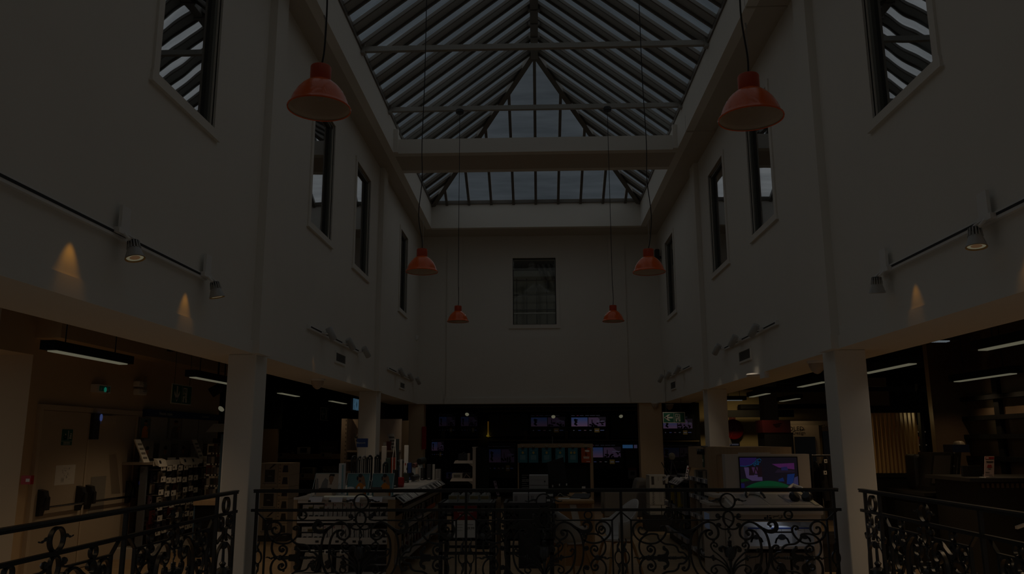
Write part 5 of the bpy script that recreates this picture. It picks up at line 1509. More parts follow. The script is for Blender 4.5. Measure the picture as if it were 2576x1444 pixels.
b = MB(); b.box(TX0 + .04, TX1 - .35, TY0 + .42, TY1, 0, TZ - .03, M_dark); b.box(TX1 - .34, TX1 - .31, TY0 + .4, TY1, .1, TZ - .03, mat('pegboard_warm', (.26, .2, .14), .7)); b.build('core', T)
for z in (.70, .455):
    b = MB(); b.rect(f, TX0 + .05, xp, z - .0, z + .012, -.4, -.02, M_cab); b.rect(f, TX0 + .05, xp, z - .0, z + .075, -.02, .0, M_cab)
    b.build('end_shelf', T)
b = MB(); b.rect(f, TX0, xp, 0, .13, -.4, .06, M_cab); b.build('end_base', T)
b = MB()
for k, px in enumerate((800, 850, 893, 968)):
    u = aY(px, 1300, TY0).x
    for z in (.70, .455): b.rect(f, u - .02, u + .02, z + .02, z + .045, .0, .003, M_charcoal)
b.build('shelf_labels', T)
b = MB(); b.tube([(TX0 + .05, TY0 - .02, .385), (xp, TY0 - .02, .385)], .004, M_silver, 6); b.build('hook_rail', T)
# price strip along the right edge of the top and rails on the right side
gR = facing_right(TX1, 0, 0)
b = MB(); b.add([gR(TY0 + .05, TZ, -.01), gR(TY1, TZ, -.01), gR(TY1, .92, .09), gR(TY0 + .05, .92, .09), gR(TY0 + .05, TZ + .006, -.01), gR(TY1, TZ + .006, -.01), gR(TY1, .926, .094), gR(TY0 + .05, .926, .094)],
               [(0, 3, 2, 1), (4, 5, 6, 7), (0, 1, 5, 4), (1, 2, 6, 5), (2, 3, 7, 6), (3, 0, 4, 7)][::1], M_silver)
b.build('price_ledge', T)
b = MB(); rp = random.Random(5)
y = TY0 + .12
while y < TY1 - .1:
    w = rp.uniform(.06, .12)
    b.add([gR(y, .985, .011), gR(y + w, .985, .011), gR(y + w, .932, .081), gR(y, .932, .081), gR(y, .99, .016), gR(y + w, .99, .016), gR(y + w, .937, .086), gR(y, .937, .086)],
          [(0, 3, 2, 1), (4, 5, 6, 7), (0, 1, 5, 4), (1, 2, 6, 5), (2, 3, 7, 6), (3, 0, 4, 7)], rp.choice([M_paper, M_paper, M_ink, M_grey]))
    y += w + rp.uniform(.01, .05)
b.build('price_cards', T)
M_railgrey = mat('rail_grey', (.40, .39, .38), .4)
for z in (.80, .56, .24):
    b = MB(); b.rect(gR, TY0 + .05, TY1, z - .03, z + .03, -.06 if z > .3 else .0, .0 if z > .3 else .05, M_railgrey)
    b.rect(gR, TY0 + .05, TY1, z - .03, z - .02, -.3, .0, M_railgrey); b.build('side_rail', T)
b = MB(); b.rect(gR, TY0 + .3, TY1 - .3, .875, .895, -.02, -.0, mat('dim_red', (.2, .03, .02), .6)); b.rect(gR, 12.6, 13.6, .60, .66, -.02, .002, mat('orange_strip', (.5, .1, .02), .6)); b.build('coloured_strip', T)
b = MB(); b.box(TX1 - .3, TX1 + .02, TY1 - .02, TY1 + .06, 0, TZ + .0, M_oak2); b.build('end_post', T)
# side packs: thin blister cards seen edge on
SP_ = []
for i in range(6):
    b = MB(); h = (.15, .17, .14, .19, .16, .13)[i]; w = .09
    ca, cb = [((.5, .46, .42), (.03, .03, .03)), ((.42, .36, .3), (.2, .02, .02)), ((.03, .03, .03), (.3, .3, .3)), ((.5, .38, .2), (.05, .05, .05)), ((.3, .29, .28), (.02, .02, .02)), ((.46, .42, .38), (.3, .05, .05))][i]
    b.box(-w, 0, -.006, .006, -h, 0, mat('side_card_%d' % i, ca, .5)); b.box(-w * .85, -w * .15, -.018, -.006, -h * .85, -h * .25, mat('side_print_%d' % i, cb, .4)); b.box(0.0, .003, -.012, .012, -h * .3, .01, M_paper)
    SP_.append(b.mesh('cable_pack', Vector((0, 0, 0)), 0))
for r, (z, n) in enumerate(((.76, 24), (.51, 24), (.42, 0), (.40, 22))):
    for k in range(n):
        y = TY0 + .2 + k * (TY1 - TY0 - .35) / n + rk.uniform(-.03, .03)
        zz = (.77, .515, .0, .40)[r]
        o = bpy.data.objects.new('hanging_pack', SP_[rk.randrange(6)]); COL.objects.link(o); o.location = (TX1 - .02 - rk.uniform(0, .03), y, zz - (.0 if r < 3 else .0))
        tag(o, 'cable pack on the %s hook row of the table side, %s from the camera' % (('top', 'middle', '', 'low')[r], ORD[k] if k < 20 else 'twenty-' + ORD[k - 20]), 'accessory pack', 'cable packs along the table side')
# boxes on the two end shelves
def ear_box(kind, u0, u1, z, h, label, grp, name='earphone_box', y=TY0 + .05):
    t = thing(name, label, 'box', ((u0 + u1) / 2, y + .06, z), grp)
    g = front(0, y, 0)
    b = MB(); b.box(u0, u1, y, y + .14, z, z + h, mat('carton_white', (.60, .56, .52), .6) if kind != 2 else M_cab); b.build('carton', t)
    b = MB(); w = u1 - u0
    if kind == 0:          # grey box with two dark charging cases and an olive corner
        b.rect(g, u0 + w * .58, u1, z + h * .68, z + h * .88, 0, .002, mat('olive_print', (.20, .16, .03), .6)); b.rect(g, u0 + w * .6, u1 - w * .03, z + h * .74, z + h * .8, .002, .003, M_ink)
        for c in (.32, .82): b.disc(g, u0 + w * c, z + h * .3, w * .2, 0, .004, M_charcoal, 14, h * .09)
        b.rect(g, u0 + w * .5, u0 + w * .51, z, z + h, 0, .001, M_grey); b.rect(g, u0 + w * .08, u0 + w * .4, z + h * .78, z + h * .8, 0, .001, M_ink)
        b.rect(g, u0 + w * .5, u1 - w * .06, z + h * .1, z + h * .13, 0, .001, M_ink)
        b.ribbon(lambda a, c, t_=0: g(a, c, .002), [(u0 + w * .36, z + h), (u0 + w * .36, z + h + .03), (u0 + w * .62, z + h + .03), (u0 + w * .62, z + h)], .006, .002, M_charcoal)
    elif kind == 1:        # white box with a red edge and a black earphone drawing
        b.rect(g, u1 - w * .1, u1 - w * .06, z + h * .03, z + h * .3, 0, .002, mat('print_red', (.4, .04, .04), .6)); b.rect(g, u0 + w * .1, u0 + w * .2, z + h * .84, z + h * .92, 0, .002, mat('print_red', (.4, .04, .04), .6))
        b.tube([g(u0 + w * .45, z + h * .75, .003), g(u0 + w * .4, z + h * .6, .003), g(u0 + w * .47, z + h * .45, .003), g(u0 + w * .43, z + h * .2, .003)], .004, M_ink, 5)
        b.disc(g, u0 + w * .42, z + h * .62, w * .07, 0, .004, M_charcoal, 10); b.rect(g, u0 + w * .68, u0 + w * .71, z + h * .25, z + h * .8, 0, .001, M_grey); b.disc(g, u0 + w * .66, z + h * .2, w * .05, 0, .003, M_charcoal, 8)
    else:                  # square box with a dark case and a black corner
        b.rect(g, u1 - w * .2, u1 - w * .04, z + h * .82, z + h * .97, 0, .002, M_ink); b.prism(g, [(u0 + w * .12, z + h * .3), (u0 + w * .75, z + h * .3), (u0 + w * .7, z + h * .6), (u0 + w * .55, z + h * .72), (u0 + w * .2, z + h * .55)], 0, .004, M_charcoal)
        b.ribbon(lambda a, c, t_=0: g(a, c, .002), [(u0 + w * (.78 + .09 * math.cos(.8 + k * .7)), z + h * (.75 + .1 * math.sin(.8 + k * .7))) for k in range(7)], .012, .002, M_charcoal)
        b.rect(g, u0, u0 + w * .5, z + h * .05, z + h * .07, 0, .001, M_ink)
    b.build('print', t)
pxs = [(760, 787, 0), (788, 814, 0), (815, 837, 1), (838, 861, 1), (862, 882, 1), (883, 905, 1), (906, 928, 1), (929, 953, 2), (955, 976, 2)]
for r, (z, nm) in enumerate(((.71, 'upper'), (.467, 'lower'))):
    for i, (p0, p1, k) in enumerate(pxs):
        a, c = aY(p0, 1300, TY0 + .05).x, aY(p1, 1300, TY0 + .05).x
        h = (.195, .215, .165)[k]
        d = ('grey box with dark earbud cases', 'white earphone box with a red mark', 'small box with a black corner square')[k]
        ear_box(k, a + .002, c - .004, z + .003, h if r == 0 else h * .93, '%s on the %s end shelf, %s from its left' % (d, nm, ORD[i]), 'boxes on the %s end shelf' % nm)
# three headphone packs hanging in the lowest bay
for i, (p0, p1) in enumerate(((768, 802), (811, 834), (847, 876))):
    a, c = aY(p0, 1380, TY0 - .04).x, aY(p1, 1380, TY0 - .04).x
    t = thing('headphone_pack', 'tall pale headphone pack low on the table end, %s from the left' % ORD[i], 'headphone pack', ((a + c) / 2, TY0 - .04, .14), 'headphone packs on the table end')
    g = front(0, TY0 - .04, 0); w = c - a
    b = MB(); b.prism(g, [(a - (.05 if i == 0 else 0), .145), (c - (.05 if i == 0 else 0), .145), (c, .365), (a, .365)], -.05, 0, M_carton_w); b.rect(g, (a + c) / 2 - .03, (a + c) / 2 + .03, .35, .4, 0, .004, M_paper); b.rect(g, (a + c) / 2 - .012, (a + c) / 2 + .016, .36, .385, .004, .006, M_ink); b.build('carton', t)
    b = MB()
    for z in (.215, .255): b.disc(g, (a + c) / 2 + .01, z, .03, 0, .012, M_charcoal, 14, .022)
    b.ribbon(lambda q, e, t_=0: g(q, e, .006), [((a + c) / 2 + .01 + .04 * math.cos(k * PI / 8), .235 + .05 * math.sin(k * PI / 8)) for k in range(-4, 5)], .008, .008, M_charcoal)
    b.build('headphones', t)
for p0, p1, lab in ((778, 803, 'dark headphone pack in the lowest bay behind the first pale pack'), (836, 848, 'dark narrow pack between the second and third pale headphone packs')):
    a, c = aY(p0, 1390, TY0 + .05).x, aY(p1, 1390, TY0 + .05).x
    b = MB(); b.box(a, c, TY0 + .02, TY0 + .1, .14, .33, M_charcoal); b.disc(front(0, TY0 + .02, 0), (a + c) / 2, .27, (c - a) * .35, 0, .01, M_dark, 14); b.box((a + c) / 2 - .01, (a + c) / 2 + .01, TY0 + .04, TY0 + .06, .33, .375, M_dark)
    tag(b.build('headphone_pack'), lab, 'headphone pack')
a, c = aY(876, 1390, TY0 + .1).x, aY(974, 1390, TY0 + .1).x
b = MB(); b.box(a, c, TY0 + .1, TY0 + .4, .13, .36, M_charcoal); tag(b.build('storage_crate'), 'dark crate filling the right half of the lowest bay of the table end', 'crate')
# sloping price holders on the header
for i, px in enumerate((794, 845, 889, 945)):
    u = aY(px, 1250, TY0 - .03).x
    b = MB()
    b.hexa([(u - .08, TY0 - .055, .945), (u + .08, TY0 - .055, .945), (u + .08, TY0 - .045, .94), (u - .08, TY0 - .045, .94)], [(u - .08, TY0 - .012, 1.0), (u + .08, TY0 - .012, 1.0), (u + .08, TY0 - .002, .995), (u - .08, TY0 - .002, .995)], mat('price_plastic', (.72, .70, .74), .25))
    b.box(u - .08, u - .05, TY0 - .062, TY0 - .056, .945, .97, M_charcoal)
    tag(b.build('price_holder'), 'clear price holder on the front edge of the headphone table, %s from the left' % ORD[i], 'price holder', 'price holders of the headphone table')
# clear angled stands with posters
skin = mat('print_skin', (.35, .18, .1), .6)
def acrylic_stand(px0, px1, kind, label):
    y = TY0 + .06
    a, c = aY(px0, 1232, y).x, aY(px1, 1232, y).x
    t = thing('poster_stand', label, 'display stand', ((a + c) / 2, y + .15, TZ))
    h = aY(px0, 1191, y + .2).z - TZ
    g = frame((0, y + .12, TZ + .006), (1, 0, 0), (0, .22, 1))
    b = MB(); b.box(a, c, y - .02, y + .28, TZ, TZ + .006, M_acrylic); b.build('base', t)
    b = MB(); w = c - a
    pale, teal = mat('poster_cream', (.62, .52, .42), .5), mat('poster_teal_bright', (.16, .34, .36), .5)
    b.rect(g, a, c, 0, h, -.006, 0, teal if kind else pale)
    def Q(q, m, k): b.prism(g, [(a + w * i, h * j) for i, j in q], 0.0, .001 * k, m)
    if kind:
        Q([(.36, .0), (.88, .0), (.80, .45), (.62, .58), (.5, .55), (.4, .4)], mat('print_orange', (.75, .25, .01), .6), 1)
        Q([(.66, .52), (.84, .42), (.74, .84), (.62, .95), (.58, .9)], skin, 2)
        b.disc(g, a + w * .56, h * .75, w * .09, 0, .003, skin, 16, h * .17); b.disc(g, a + w * .56, h * .9, w * .09, .003, .004, M_charcoal, 14, h * .09); b.disc(g, a + w * .44, h * .78, w * .035, .003, .0045, M_charcoal, 10, h * .1)
        Q([(.53, .62), (.6, .62), (.6, .7), (.53, .7)], M_charcoal, 4)
    else:
        Q([(.02, .05), (.18, .05), (.1, .75), (.03, .8)], M_grey, 1); Q([(.2, .25), (.5, .25), (.5, .7), (.38, .8), (.28, .6)], M_grey, 1)
        b.disc(g, a + w * .62, h * .78, w * .09, 0, .003, skin, 16, h * .2); Q([(.52, .82), (.56, .97), (.74, .97), (.74, .86), (.6, .9)], M_ink, 4); Q([(.58, .5), (.66, .5), (.66, .62), (.58, .62)], skin, 2)
    b.build('poster', t)
    b = MB(); b.box(a + w * .18, c - w * .2, y + .0, y + .1, TZ + .006, TZ + .06, mat('stand_block', (.60, .46, .33), .5)); b.build('block', t)
    b = MB(); b.add([(a, y, TZ), (a, y + .28, TZ), (a + .0, y + .17, TZ + h)], [(0, 1, 2)], M_acrylic) if False else None
    for u in (a, c): b.tube([(u, y - .02, TZ + .004), (u, y + .12 + .2 * h, TZ + h)], .004, M_acrylic, 5)
    b.tube([(a, y + .12 + .2 * h, TZ + h), (c, y + .12 + .2 * h, TZ + h)], .004, M_acrylic, 5); b.build('clear_edges', t)
    return t, a, c, y
t, a, c, y = acrylic_stand(784, 848, 0, 'clear stand with a pale poster, left end of the headphone table')
b = MB(); u = a + (c - a) * .5; b.box(u - .07, u + .07, y + .01, y + .05, TZ + .062, TZ + .1, M_charcoal); tag(b.build('earbud_case'), 'dark earbud case on the left poster stand', 'earbud case')
t, a, c, y = acrylic_stand(866, 923, 1, 'clear stand with a teal poster and white earbuds, middle of three')
b = MB(); u = a + (c - a) * .24; b.lathe((u, y + .05, TZ + .062), [(0, 0), (.045, .002), (.05, .025), (.04, .048), (0, .055)], M_white, 16); tag(b.build('earbud_case', smooth=50), 'white rounded earbud case on the middle poster stand', 'earbud case')
b = MB()
for du in (.0, .07): b.lathe((a + (c - a) * .62 + du, y + .02, TZ + .1), [(0, .02), (.015, .012), (.016, -.006), (.006, -.018), (.005, -.045), (0, -.046)], M_white, 10)
b.box(a + (c - a) * .58, a + (c - a) * .86, y + .03, y + .04, TZ + .06, TZ + .085, M_charcoal)
tag(b.build('earbuds', smooth=50), 'pair of white earbuds on a dark holder on the middle poster stand', 'earbuds')
t, a, c, y = acrylic_stand(930, 985, 1, 'clear stand with a teal poster and grey earbud case, nearest the oak post')
b = MB(); u = a + (c - a) * .3; b.box(u - .07, u + .06, y + .01, y + .06, TZ + .062, TZ + .11, mat('case_grey', (.12, .11, .1), .4)); tag(b.build('earbud_case'), 'grey earbud case on the poster stand nearest the oak post', 'earbud case')
a = aY(816, 1231, TY0); c = aY(935, 1231, TY0)
b = MB(); b.box(a.x, c.x, TY0 - .005, TY0 + .05, TZ, TZ + .014, mat('light_strip', (.6, .58, .5), .4, emit=(1, .95, .7), es=.22)); tag(b.build('light_strip'), 'glowing cream light strip along the front edge of the headphone table', 'light strip')
a = aY(851, 1222, TY0 + .15); c = aY(865.5, 1166, TY0 + .15)
t = thing('display_tower', 'tall white display tower between the two left poster stands', 'display tower', ((a.x + c.x) / 2, TY0 + .2, TZ))
b = MB(); b.box(a.x, c.x, TY0 + .15, TY0 + .25, TZ + .012, c.z, M_white); b.build('body', t)
b = MB(); b.box(a.x + (c.x - a.x) * .62, c.x - .003, TY0 + .147, TY0 + .15, TZ + .03, c.z - .015, mat('tower_teal', (.25, .42, .46), .3)); b.build('teal_stripe', t)
b = MB(); b.box(a.x - .03, c.x + .01, TY0 + .12, TY0 + .28, TZ, TZ + .012, M_white); b.build('base', t)
# blue category sign on two thin poles
y = 11.2
a, c = aY(898, 1103, y), aY(925, 1125, y)
t = thing('category_sign', 'small blue sign on two thin poles above the headphone table', 'sign', ((a.x + c.x) / 2, y, TZ))
g = front(0, y, 0)
b = MB(); b.rect(g, a.x, c.x, c.z, a.z, -.01, .01, mat('sign_blue', (.035, .075, .25), .5)); b.build('panel', t)
b = MB()
for u in (a.x + .035, c.x - .03): b.tube([(u, y, TZ), (u, y, c.z)], .005, M_paper, 8)
b.build('poles', t)
b = MB(); b.text(g, 'Bluetooth', (a.x + c.x) / 2 - .015, (a.z + c.z) / 2, .03, M_sign_white, .001); b.v = [v + Vector((0, -.0105, 0)) for v in b.v]; b.build('lettering', t)
# headphones on stands
def headphones(px, pyb, h_px, label, m, tilt=0.15, grp='headphones on stands'):
    y = 10.75
    p = aY(px, 1200, y); zt_ = aY(px, pyb - h_px, y).z
    h = zt_ - TZ
    t = thing('headphones', label, 'headphones', (p.x, y, TZ), grp)
    b = MB(); b.lathe((p.x, y, TZ), [(.06, 0), (.06, .01), (.012, .016), (.01, .03), (.01, h - .03)], M_dark, 16); b.build('stand', t, smooth=40)
    s = .055
    pts = [(p.x + s * math.cos(g) * .3, y + s * math.cos(g) * .95, zt_ - .05 + .05 * math.sin(g)) for g in [k * PI / 10 for k in range(11)]]
    pts = [(p.x + .017, y + .05, TZ + .13)] + pts + [(p.x - .017, y - .05, TZ + .13)]
    b = MB(); b.tube(pts, [.012] * 2 + [.016] * (len(pts) - 4) + [.012] * 2, m, 8); b.build('headband', t, smooth=50)
    for sx, sy in ((1, 1), (-1, -1)):
        b = MB(); b.lathe((p.x + sx * .014, y + sy * .05, TZ + .1), [(0, -.028), (.035, -.026), (.048, -.012), (.05, .008), (.04, .022), (0, .024)], m, 20, Vector((.3, .95, 0)) * (1 if sx > 0 else -1)); b.build('ear_cup', t, smooth=50)
M_hb, M_hs, M_hg = mat('headphone_black', (.018, .018, .02), .35), mat('headphone_silver', (.33, .30, .27), .4), mat('headphone_grey', (.08, .075, .07), .4)
headphones(889, 1190, 42, 'black headphones on a stand, first from the left on the headphone table', M_hb)
headphones(903, 1190, 40, 'grey headphones with a pale band between the poles of the blue sign', M_hg)
headphones(914, 1190, 42, 'silver headphones on a stand behind the blue sign pole', M_hs)
headphones(929, 1190, 43, 'black headphones on a stand just right of the blue sign', M_hb)
headphones(948, 1190, 44, 'black headphones on a stand in front of the middle left column', M_hb)
headphones(969, 1190, 26, 'dark low headset just left of the green box speaker', M_hb)
# speakers and other things standing on the table
def y_on(pyb): return max(10.05, min(14.0, 0.65 * 2038 / max(1, pyb - 1112)))
def tower(name, px0, px1, pyt, pyb, m, label, cat='speaker', round_=False, depth=None, extra=None):
    y = y_on(pyb); a, c = aY(px0, pyt, y), aY(px1, pyt, y)
    w = c.x - a.x; d = depth or w * .8
    t = thing(name, label, cat, ((a.x + c.x) / 2, y + d / 2, TZ))
    b = MB()
    if round_:
        cx = (a.x + c.x) / 2; b.lathe((cx, y + w / 2, TZ), [(w * .44, 0), (w * .5, .01), (w * .5, a.z - TZ - .01), (w * .45, a.z - TZ), (0, a.z - TZ)], m, 24)
    else:
        b.box(a.x, c.x, y, y + d, TZ, a.z, m)
    o = b.build('body', t, smooth=40 if round_ else 0)
    if not round_:
        md = o.modifiers.new('bevel', 'BEVEL'); md.width = min(.012, w * .1); md.segments = 2
    b = MB(); g = front(0, y, 0); h = a.z - TZ
    b.rect(g, a.x + w * .3, a.x + w * .7, TZ + h * .08, TZ + h * .14, .0 if round_ else .0, .004, M_silver); b.build('badge', t)
    if extra: extra(t, g, a.x, c.x, TZ, a.z)
    return t
M_pale = mat('pale_card_stand', (.48, .44, .40), .6)
tower('info_board', 960, 973, 1122, 1188, M_pale, 'tall pale blank board standing among the headphones', 'board', depth=.02)
tower('speaker', 969, 982, 1152, 1188, mat('speaker_green', (.03, .055, .045), .6), 'dark green box speaker beside the tall red one')
tower('speaker', 984, 996, 1151, 1190, mat('speaker_red', (.32, .045, .02), .5), 'tall orange red box speaker behind the acrylic stands')
tower('tall_display', 996, 1004, 1104, 1160, mat('tall_dark_green', (.02, .03, .03), .6), 'tall narrow dark display behind the red speaker', 'display', depth=.02)
b = MB(); y = y_on(1160) - .02; a = aY(994, 1105, y); c = aY(988, 1152, y); d = aY(996, 1152, y)
b.tube([tuple(c), tuple(a)], .006, M_paper, 6); b.tube([tuple(a), tuple(d)], .006, M_paper, 6); b.tube([tuple(c), (c.x, c.y, TZ)], .006, M_paper, 6); b.tube([tuple(d), (d.x, d.y, TZ)], .006, M_paper, 6); tag(b.build('folding_prop'), 'thin white folding prop in front of the tall narrow display', 'prop')
tower('speaker', 987, 1001, 1182, 1225, M_hb, 'tall black cylinder speaker beside the red armchair holder', round_=True)
tower('speaker', 999, 1008, 1176, 1205, mat('speaker_navy', (.02, .035, .08), .5), 'navy cylinder speaker behind the black one', round_=True)
tower('headphones_stand', 1006, 1012, 1156, 1172, mat('pale_metal', (.5, .48, .46), .35), 'pale headphone stand in the middle of the table', 'stand', depth=.04)
tower('price_board', 1017, 1028, 1120, 1178, M_paper, 'tall white price panel with small red pictures on the table', 'panel', depth=.015,
      extra=lambda t, g, u0, u1, v0, v1: (lambda b: (b.rect(g, u0 + .02, u0 + .035, v0 + .25, v0 + .29, .003, .005, M_red), b.rect(g, u1 - .03, u1 - .015, v0 + .17, v0 + .21, .003, .005, M_charcoal), b.rect(g, u0 + .015, u0 + .03, v0 + .1, v0 + .14, .003, .005, M_charcoal), b.build('pictures', t)))(MB()))
tower('speaker', 1023, 1035, 1164, 1188, mat('speaker_blue', (.02, .06, .24), .45), 'blue box speaker right of the white price panel')
tower('speaker', 1015, 1028, 1190, 1213, mat('speaker_olive', (.045, .05, .035), .6), 'square dark olive speaker in the middle of the table')
tower('speaker', 1045, 1055, 1176, 1209, mat('speaker_cream', (.62, .54, .45), .45), 'cream cylinder speaker at the right edge of the table', round_=True)
tower('speaker', 1057, 1068, 1177, 1200, mat('speaker_darkgrey', (.03, .03, .03), .6), 'dark cylinder speaker right of the cream one', round_=True)
tower('speaker', 1074, 1085, 1168, 1195, mat('speaker_slate', (.04, .04, .045), .6), 'slate box speaker near the far end of the table')
tower('speaker', 1088, 1094, 1168, 1194, mat('speaker_pale', (.5, .48, .45), .4), 'slim pale tower beside the slate speaker')
tower('pack_row', 1095, 1109, 1180, 1191, mat('clear_packs', (.16, .15, .15), .3), 'row of upright clear packs at the far end of the table', 'packs', depth=.1,
      extra=lambda t, g, u0, u1, v0, v1: (lambda b: ([b.rect(g, u0 + (u1 - u0) * k / 5 + .005, u0 + (u1 - u0) * k / 5 + .01, v0, v1, .004, .008, M_paper) for k in range(5)], b.build('edges', t)))(MB()))
def lying_speaker(px, py, r_px, pyb, m, label):
    y = y_on(pyb); p = aY(px, py, y); r = r_px * y / 2030
    t = thing('speaker', label, 'speaker', (p.x, y, p.z - r))
    ax = Vector((.35, .95, .1))
    b = MB(); b.lathe(p, [(r * .82, -.01), (r, .01), (r, .16), (r * .8, .18), (0, .18)], m, 28, ax); b.build('body', t, smooth=40)
    b = MB(); b.lathe(p, [(0, .004), (r * .5, .0), (r * .66, -.006), (r * .83, -.01)], M_hb, 28, ax); b.build('membrane', t, smooth=40)
    b = MB(); b.lathe(p, [(0, -.006), (r * .25, -.002), (r * .25, .004)], M_silver, 16, ax); b.build('emblem', t)
    if p.z - r > TZ + .01:
        b = MB(); b.box(p.x - .03, p.x + .05, y + .03, y + .14, TZ, p.z - r * .9, M_acrylic); b.build('riser', t)
lying_speaker(1055, 1161, 8.5, 1195, mat('speaker_forest', (.03, .04, .035), .6), 'large dark drum speaker raised at the right of the table')
lying_speaker(1041, 1171, 5.5, 1195, mat('speaker_rose', (.32, .14, .12), .5), 'small rose drum speaker raised beside the large dark one')
lying_speaker(1038, 1203, 7, 1211, M_hg, 'dark drum speaker lying in front of the cream cylinder')
lying_speaker(1033, 1195, 6, 1206, M_hb, 'small black drum speaker lying behind the dark drum speaker')
lying_speaker(999, 1164, 6.5, 1180, M_hg, 'grey round speaker behind the red speaker')
# red armchair-shaped phone holder
y = y_on(1224); a, c = aY(996, 1201, y), aY(1014, 1221, y)
t = thing('phone_holder', 'small red armchair shaped phone holder on the front of the table', 'phone holder', ((a.x + c.x) / 2, y + .05, TZ))
M_redv = mat('red_velvet', (.40, .02, .02), .7)
b = MB(); b.box(a.x, c.x, y + .07, y + .11, TZ + .02, a.z, M_redv); o = b.build('backrest', t); md = o.modifiers.new('bevel', 'BEVEL'); md.width = .018; md.segments = 3
b = MB(); b.box(a.x, c.x, y, y + .09, TZ, TZ + .045, M_redv); o = b.build('seat', t); md = o.modifiers.new('bevel', 'BEVEL'); md.width = .015; md.segments = 3
a2 = aY(986, 1212, y)
t = thing('phone_holder', 'narrow red holder standing left of the red armchair holder', 'phone holder', ((a2.x + .03), y, TZ))
b = MB(); b.box(a2.x, a2.x + .045, y - .02, y + .06, TZ, a2.z, M_redv); o = b.build('body', t); md = o.modifiers.new('bevel', 'BEVEL'); md.width = .012; md.segments = 2
b = MB(); b.box(a2.x + .04, a2.x + .07, y - .015, y + .05, TZ, TZ + .03, M_redv); b.build('foot', t)

# --- black dump bins behind the railing
def bin_(px0, px1, y, label, panel):
    a, c = aY(px0, 1265, y), aY(px1, 1265, y)
    z1 = a.z; z0 = aY(px0, 1358, y).z
    t = thing('dump_bin', label, 'dump bin', ((a.x + c.x) / 2, y + .3, 0))
    g = front(0, y, 0); x0, x1 = a.x, c.x
    b = MB(); b.box(x0 - .01, x1 + .01, y - .015, y + .02, z1 - .03, z1, M_charcoal); b.box(x0 - .01, x1 + .01, y + .58, y + .61, z1 - .03, z1, M_charcoal); b.box(x0 - .015, x0 + .015, y, y + .6, z1 - .03, z1, M_charcoal); b.box(x1 - .015, x1 + .015, y, y + .6, z1 - .03, z1, M_charcoal); b.build('rim', t)
    b = MB(); n = 8
    for k in range(n + 1):
        u = x0 + (x1 - x0) * k / n; b.box(u - .012, u + .012, y, y + .012, z0, z1, M_charcoal); v = y + .6 * k / n; b.box(x1 - .012, x1, v - .012, v + .012, z0, z1, M_charcoal); b.box(x0, x0 + .012, v - .012, v + .012, z0, z1, M_charcoal)
    for k in range(5):
        z = z0 + (z1 - z0) * k / 4.5; b.box(x0, x1, y, y + .012, z - .012, z + .012, M_charcoal); b.box(x1 - .012, x1, y, y + .6, z - .012, z + .012, M_charcoal); b.box(x0, x0 + .012, y, y + .6, z - .012, z + .012, M_charcoal)
    b.box(x0, x1, y, y + .6, z0 - .01, z0 + .005, M_charcoal); b.build('grid_walls', t)
    for u in (x0 + .02, x1 - .02):
        for v in (y + .03, y + .57):
            b = MB(); b.box(u - .02, u + .02, v - .02, v + .02, 0, z0, M_charcoal); b.build('leg', t)
    b = MB(); b.box(x0, x1, y + .01, y + .03, z0 - .16, z0 - .13, M_charcoal); b.box(x0, x1, y + .57, y + .59, z0 - .16, z0 - .13, M_charcoal); b.build('stretcher', t)
    if panel:
        u0, u1 = aY(panel[0], 1300, y).x, aY(panel[1], 1300, y).x
        b = MB(); b.rect(g, u0, u1, z0 - .3, z1 - .03, .0, .016, M_charcoal); b.build('front_panel', t)
    return t, x0, x1, z0, z1, g
by_ = 9.15
t, x0, x1, z0, z1, g = bin_(1105, 1240, by_, 'black grid dump bin with a special offer poster, left of the pair', None)
# offer poster on the bin front
u0, u1 = aY(1142, 1270, by_).x, aY(1200, 1270, by_).x; zz0, zz1 = aY(1170, 1352, by_).z, aY(1170, 1272, by_).z
p = thing('offer_poster', 'red and white price poster on the front of the left dump bin', 'poster', ((u0 + u1) / 2, by_ - .02, zz0))
b = MB(); b.rect(g, u0, u1, zz0, zz1, .014, .02, M_paper); b.build('sheet', p)
b = MB(); zc = zz1 - (zz1 - zz0) * .45; b.rect(g, u0, u1, zc, zz1, .02, .022, mat('offer_red', (.22, .012, .012), .6)); b.build('red_band', p)
b = MB(); b.text(g, 'Offre spéciale', (u0 + u1) / 2, zz1 - .06, .032, M_sign_white, .001); b.text(g, 'Prix réduit', (u0 + u1) / 2, zz1 - .1, .03, M_sign_white, .001); b.text(g, '29,99', u1 - .07, zc - .09, .04, M_ink, .001)
for k in range(3): b.rect(g, u0 + .02, u0 + .1, zc - .05 - k * .03, zc - .047 - k * .03, 0, .001, M_grey)
b.rect(g, u1 - .11, u1 - .04, zc - .05, zc - .046, 0, .001, M_ink)
b.v = [v + Vector((0, -.0225, 0)) for v in b.v]; b.build('lettering', p)
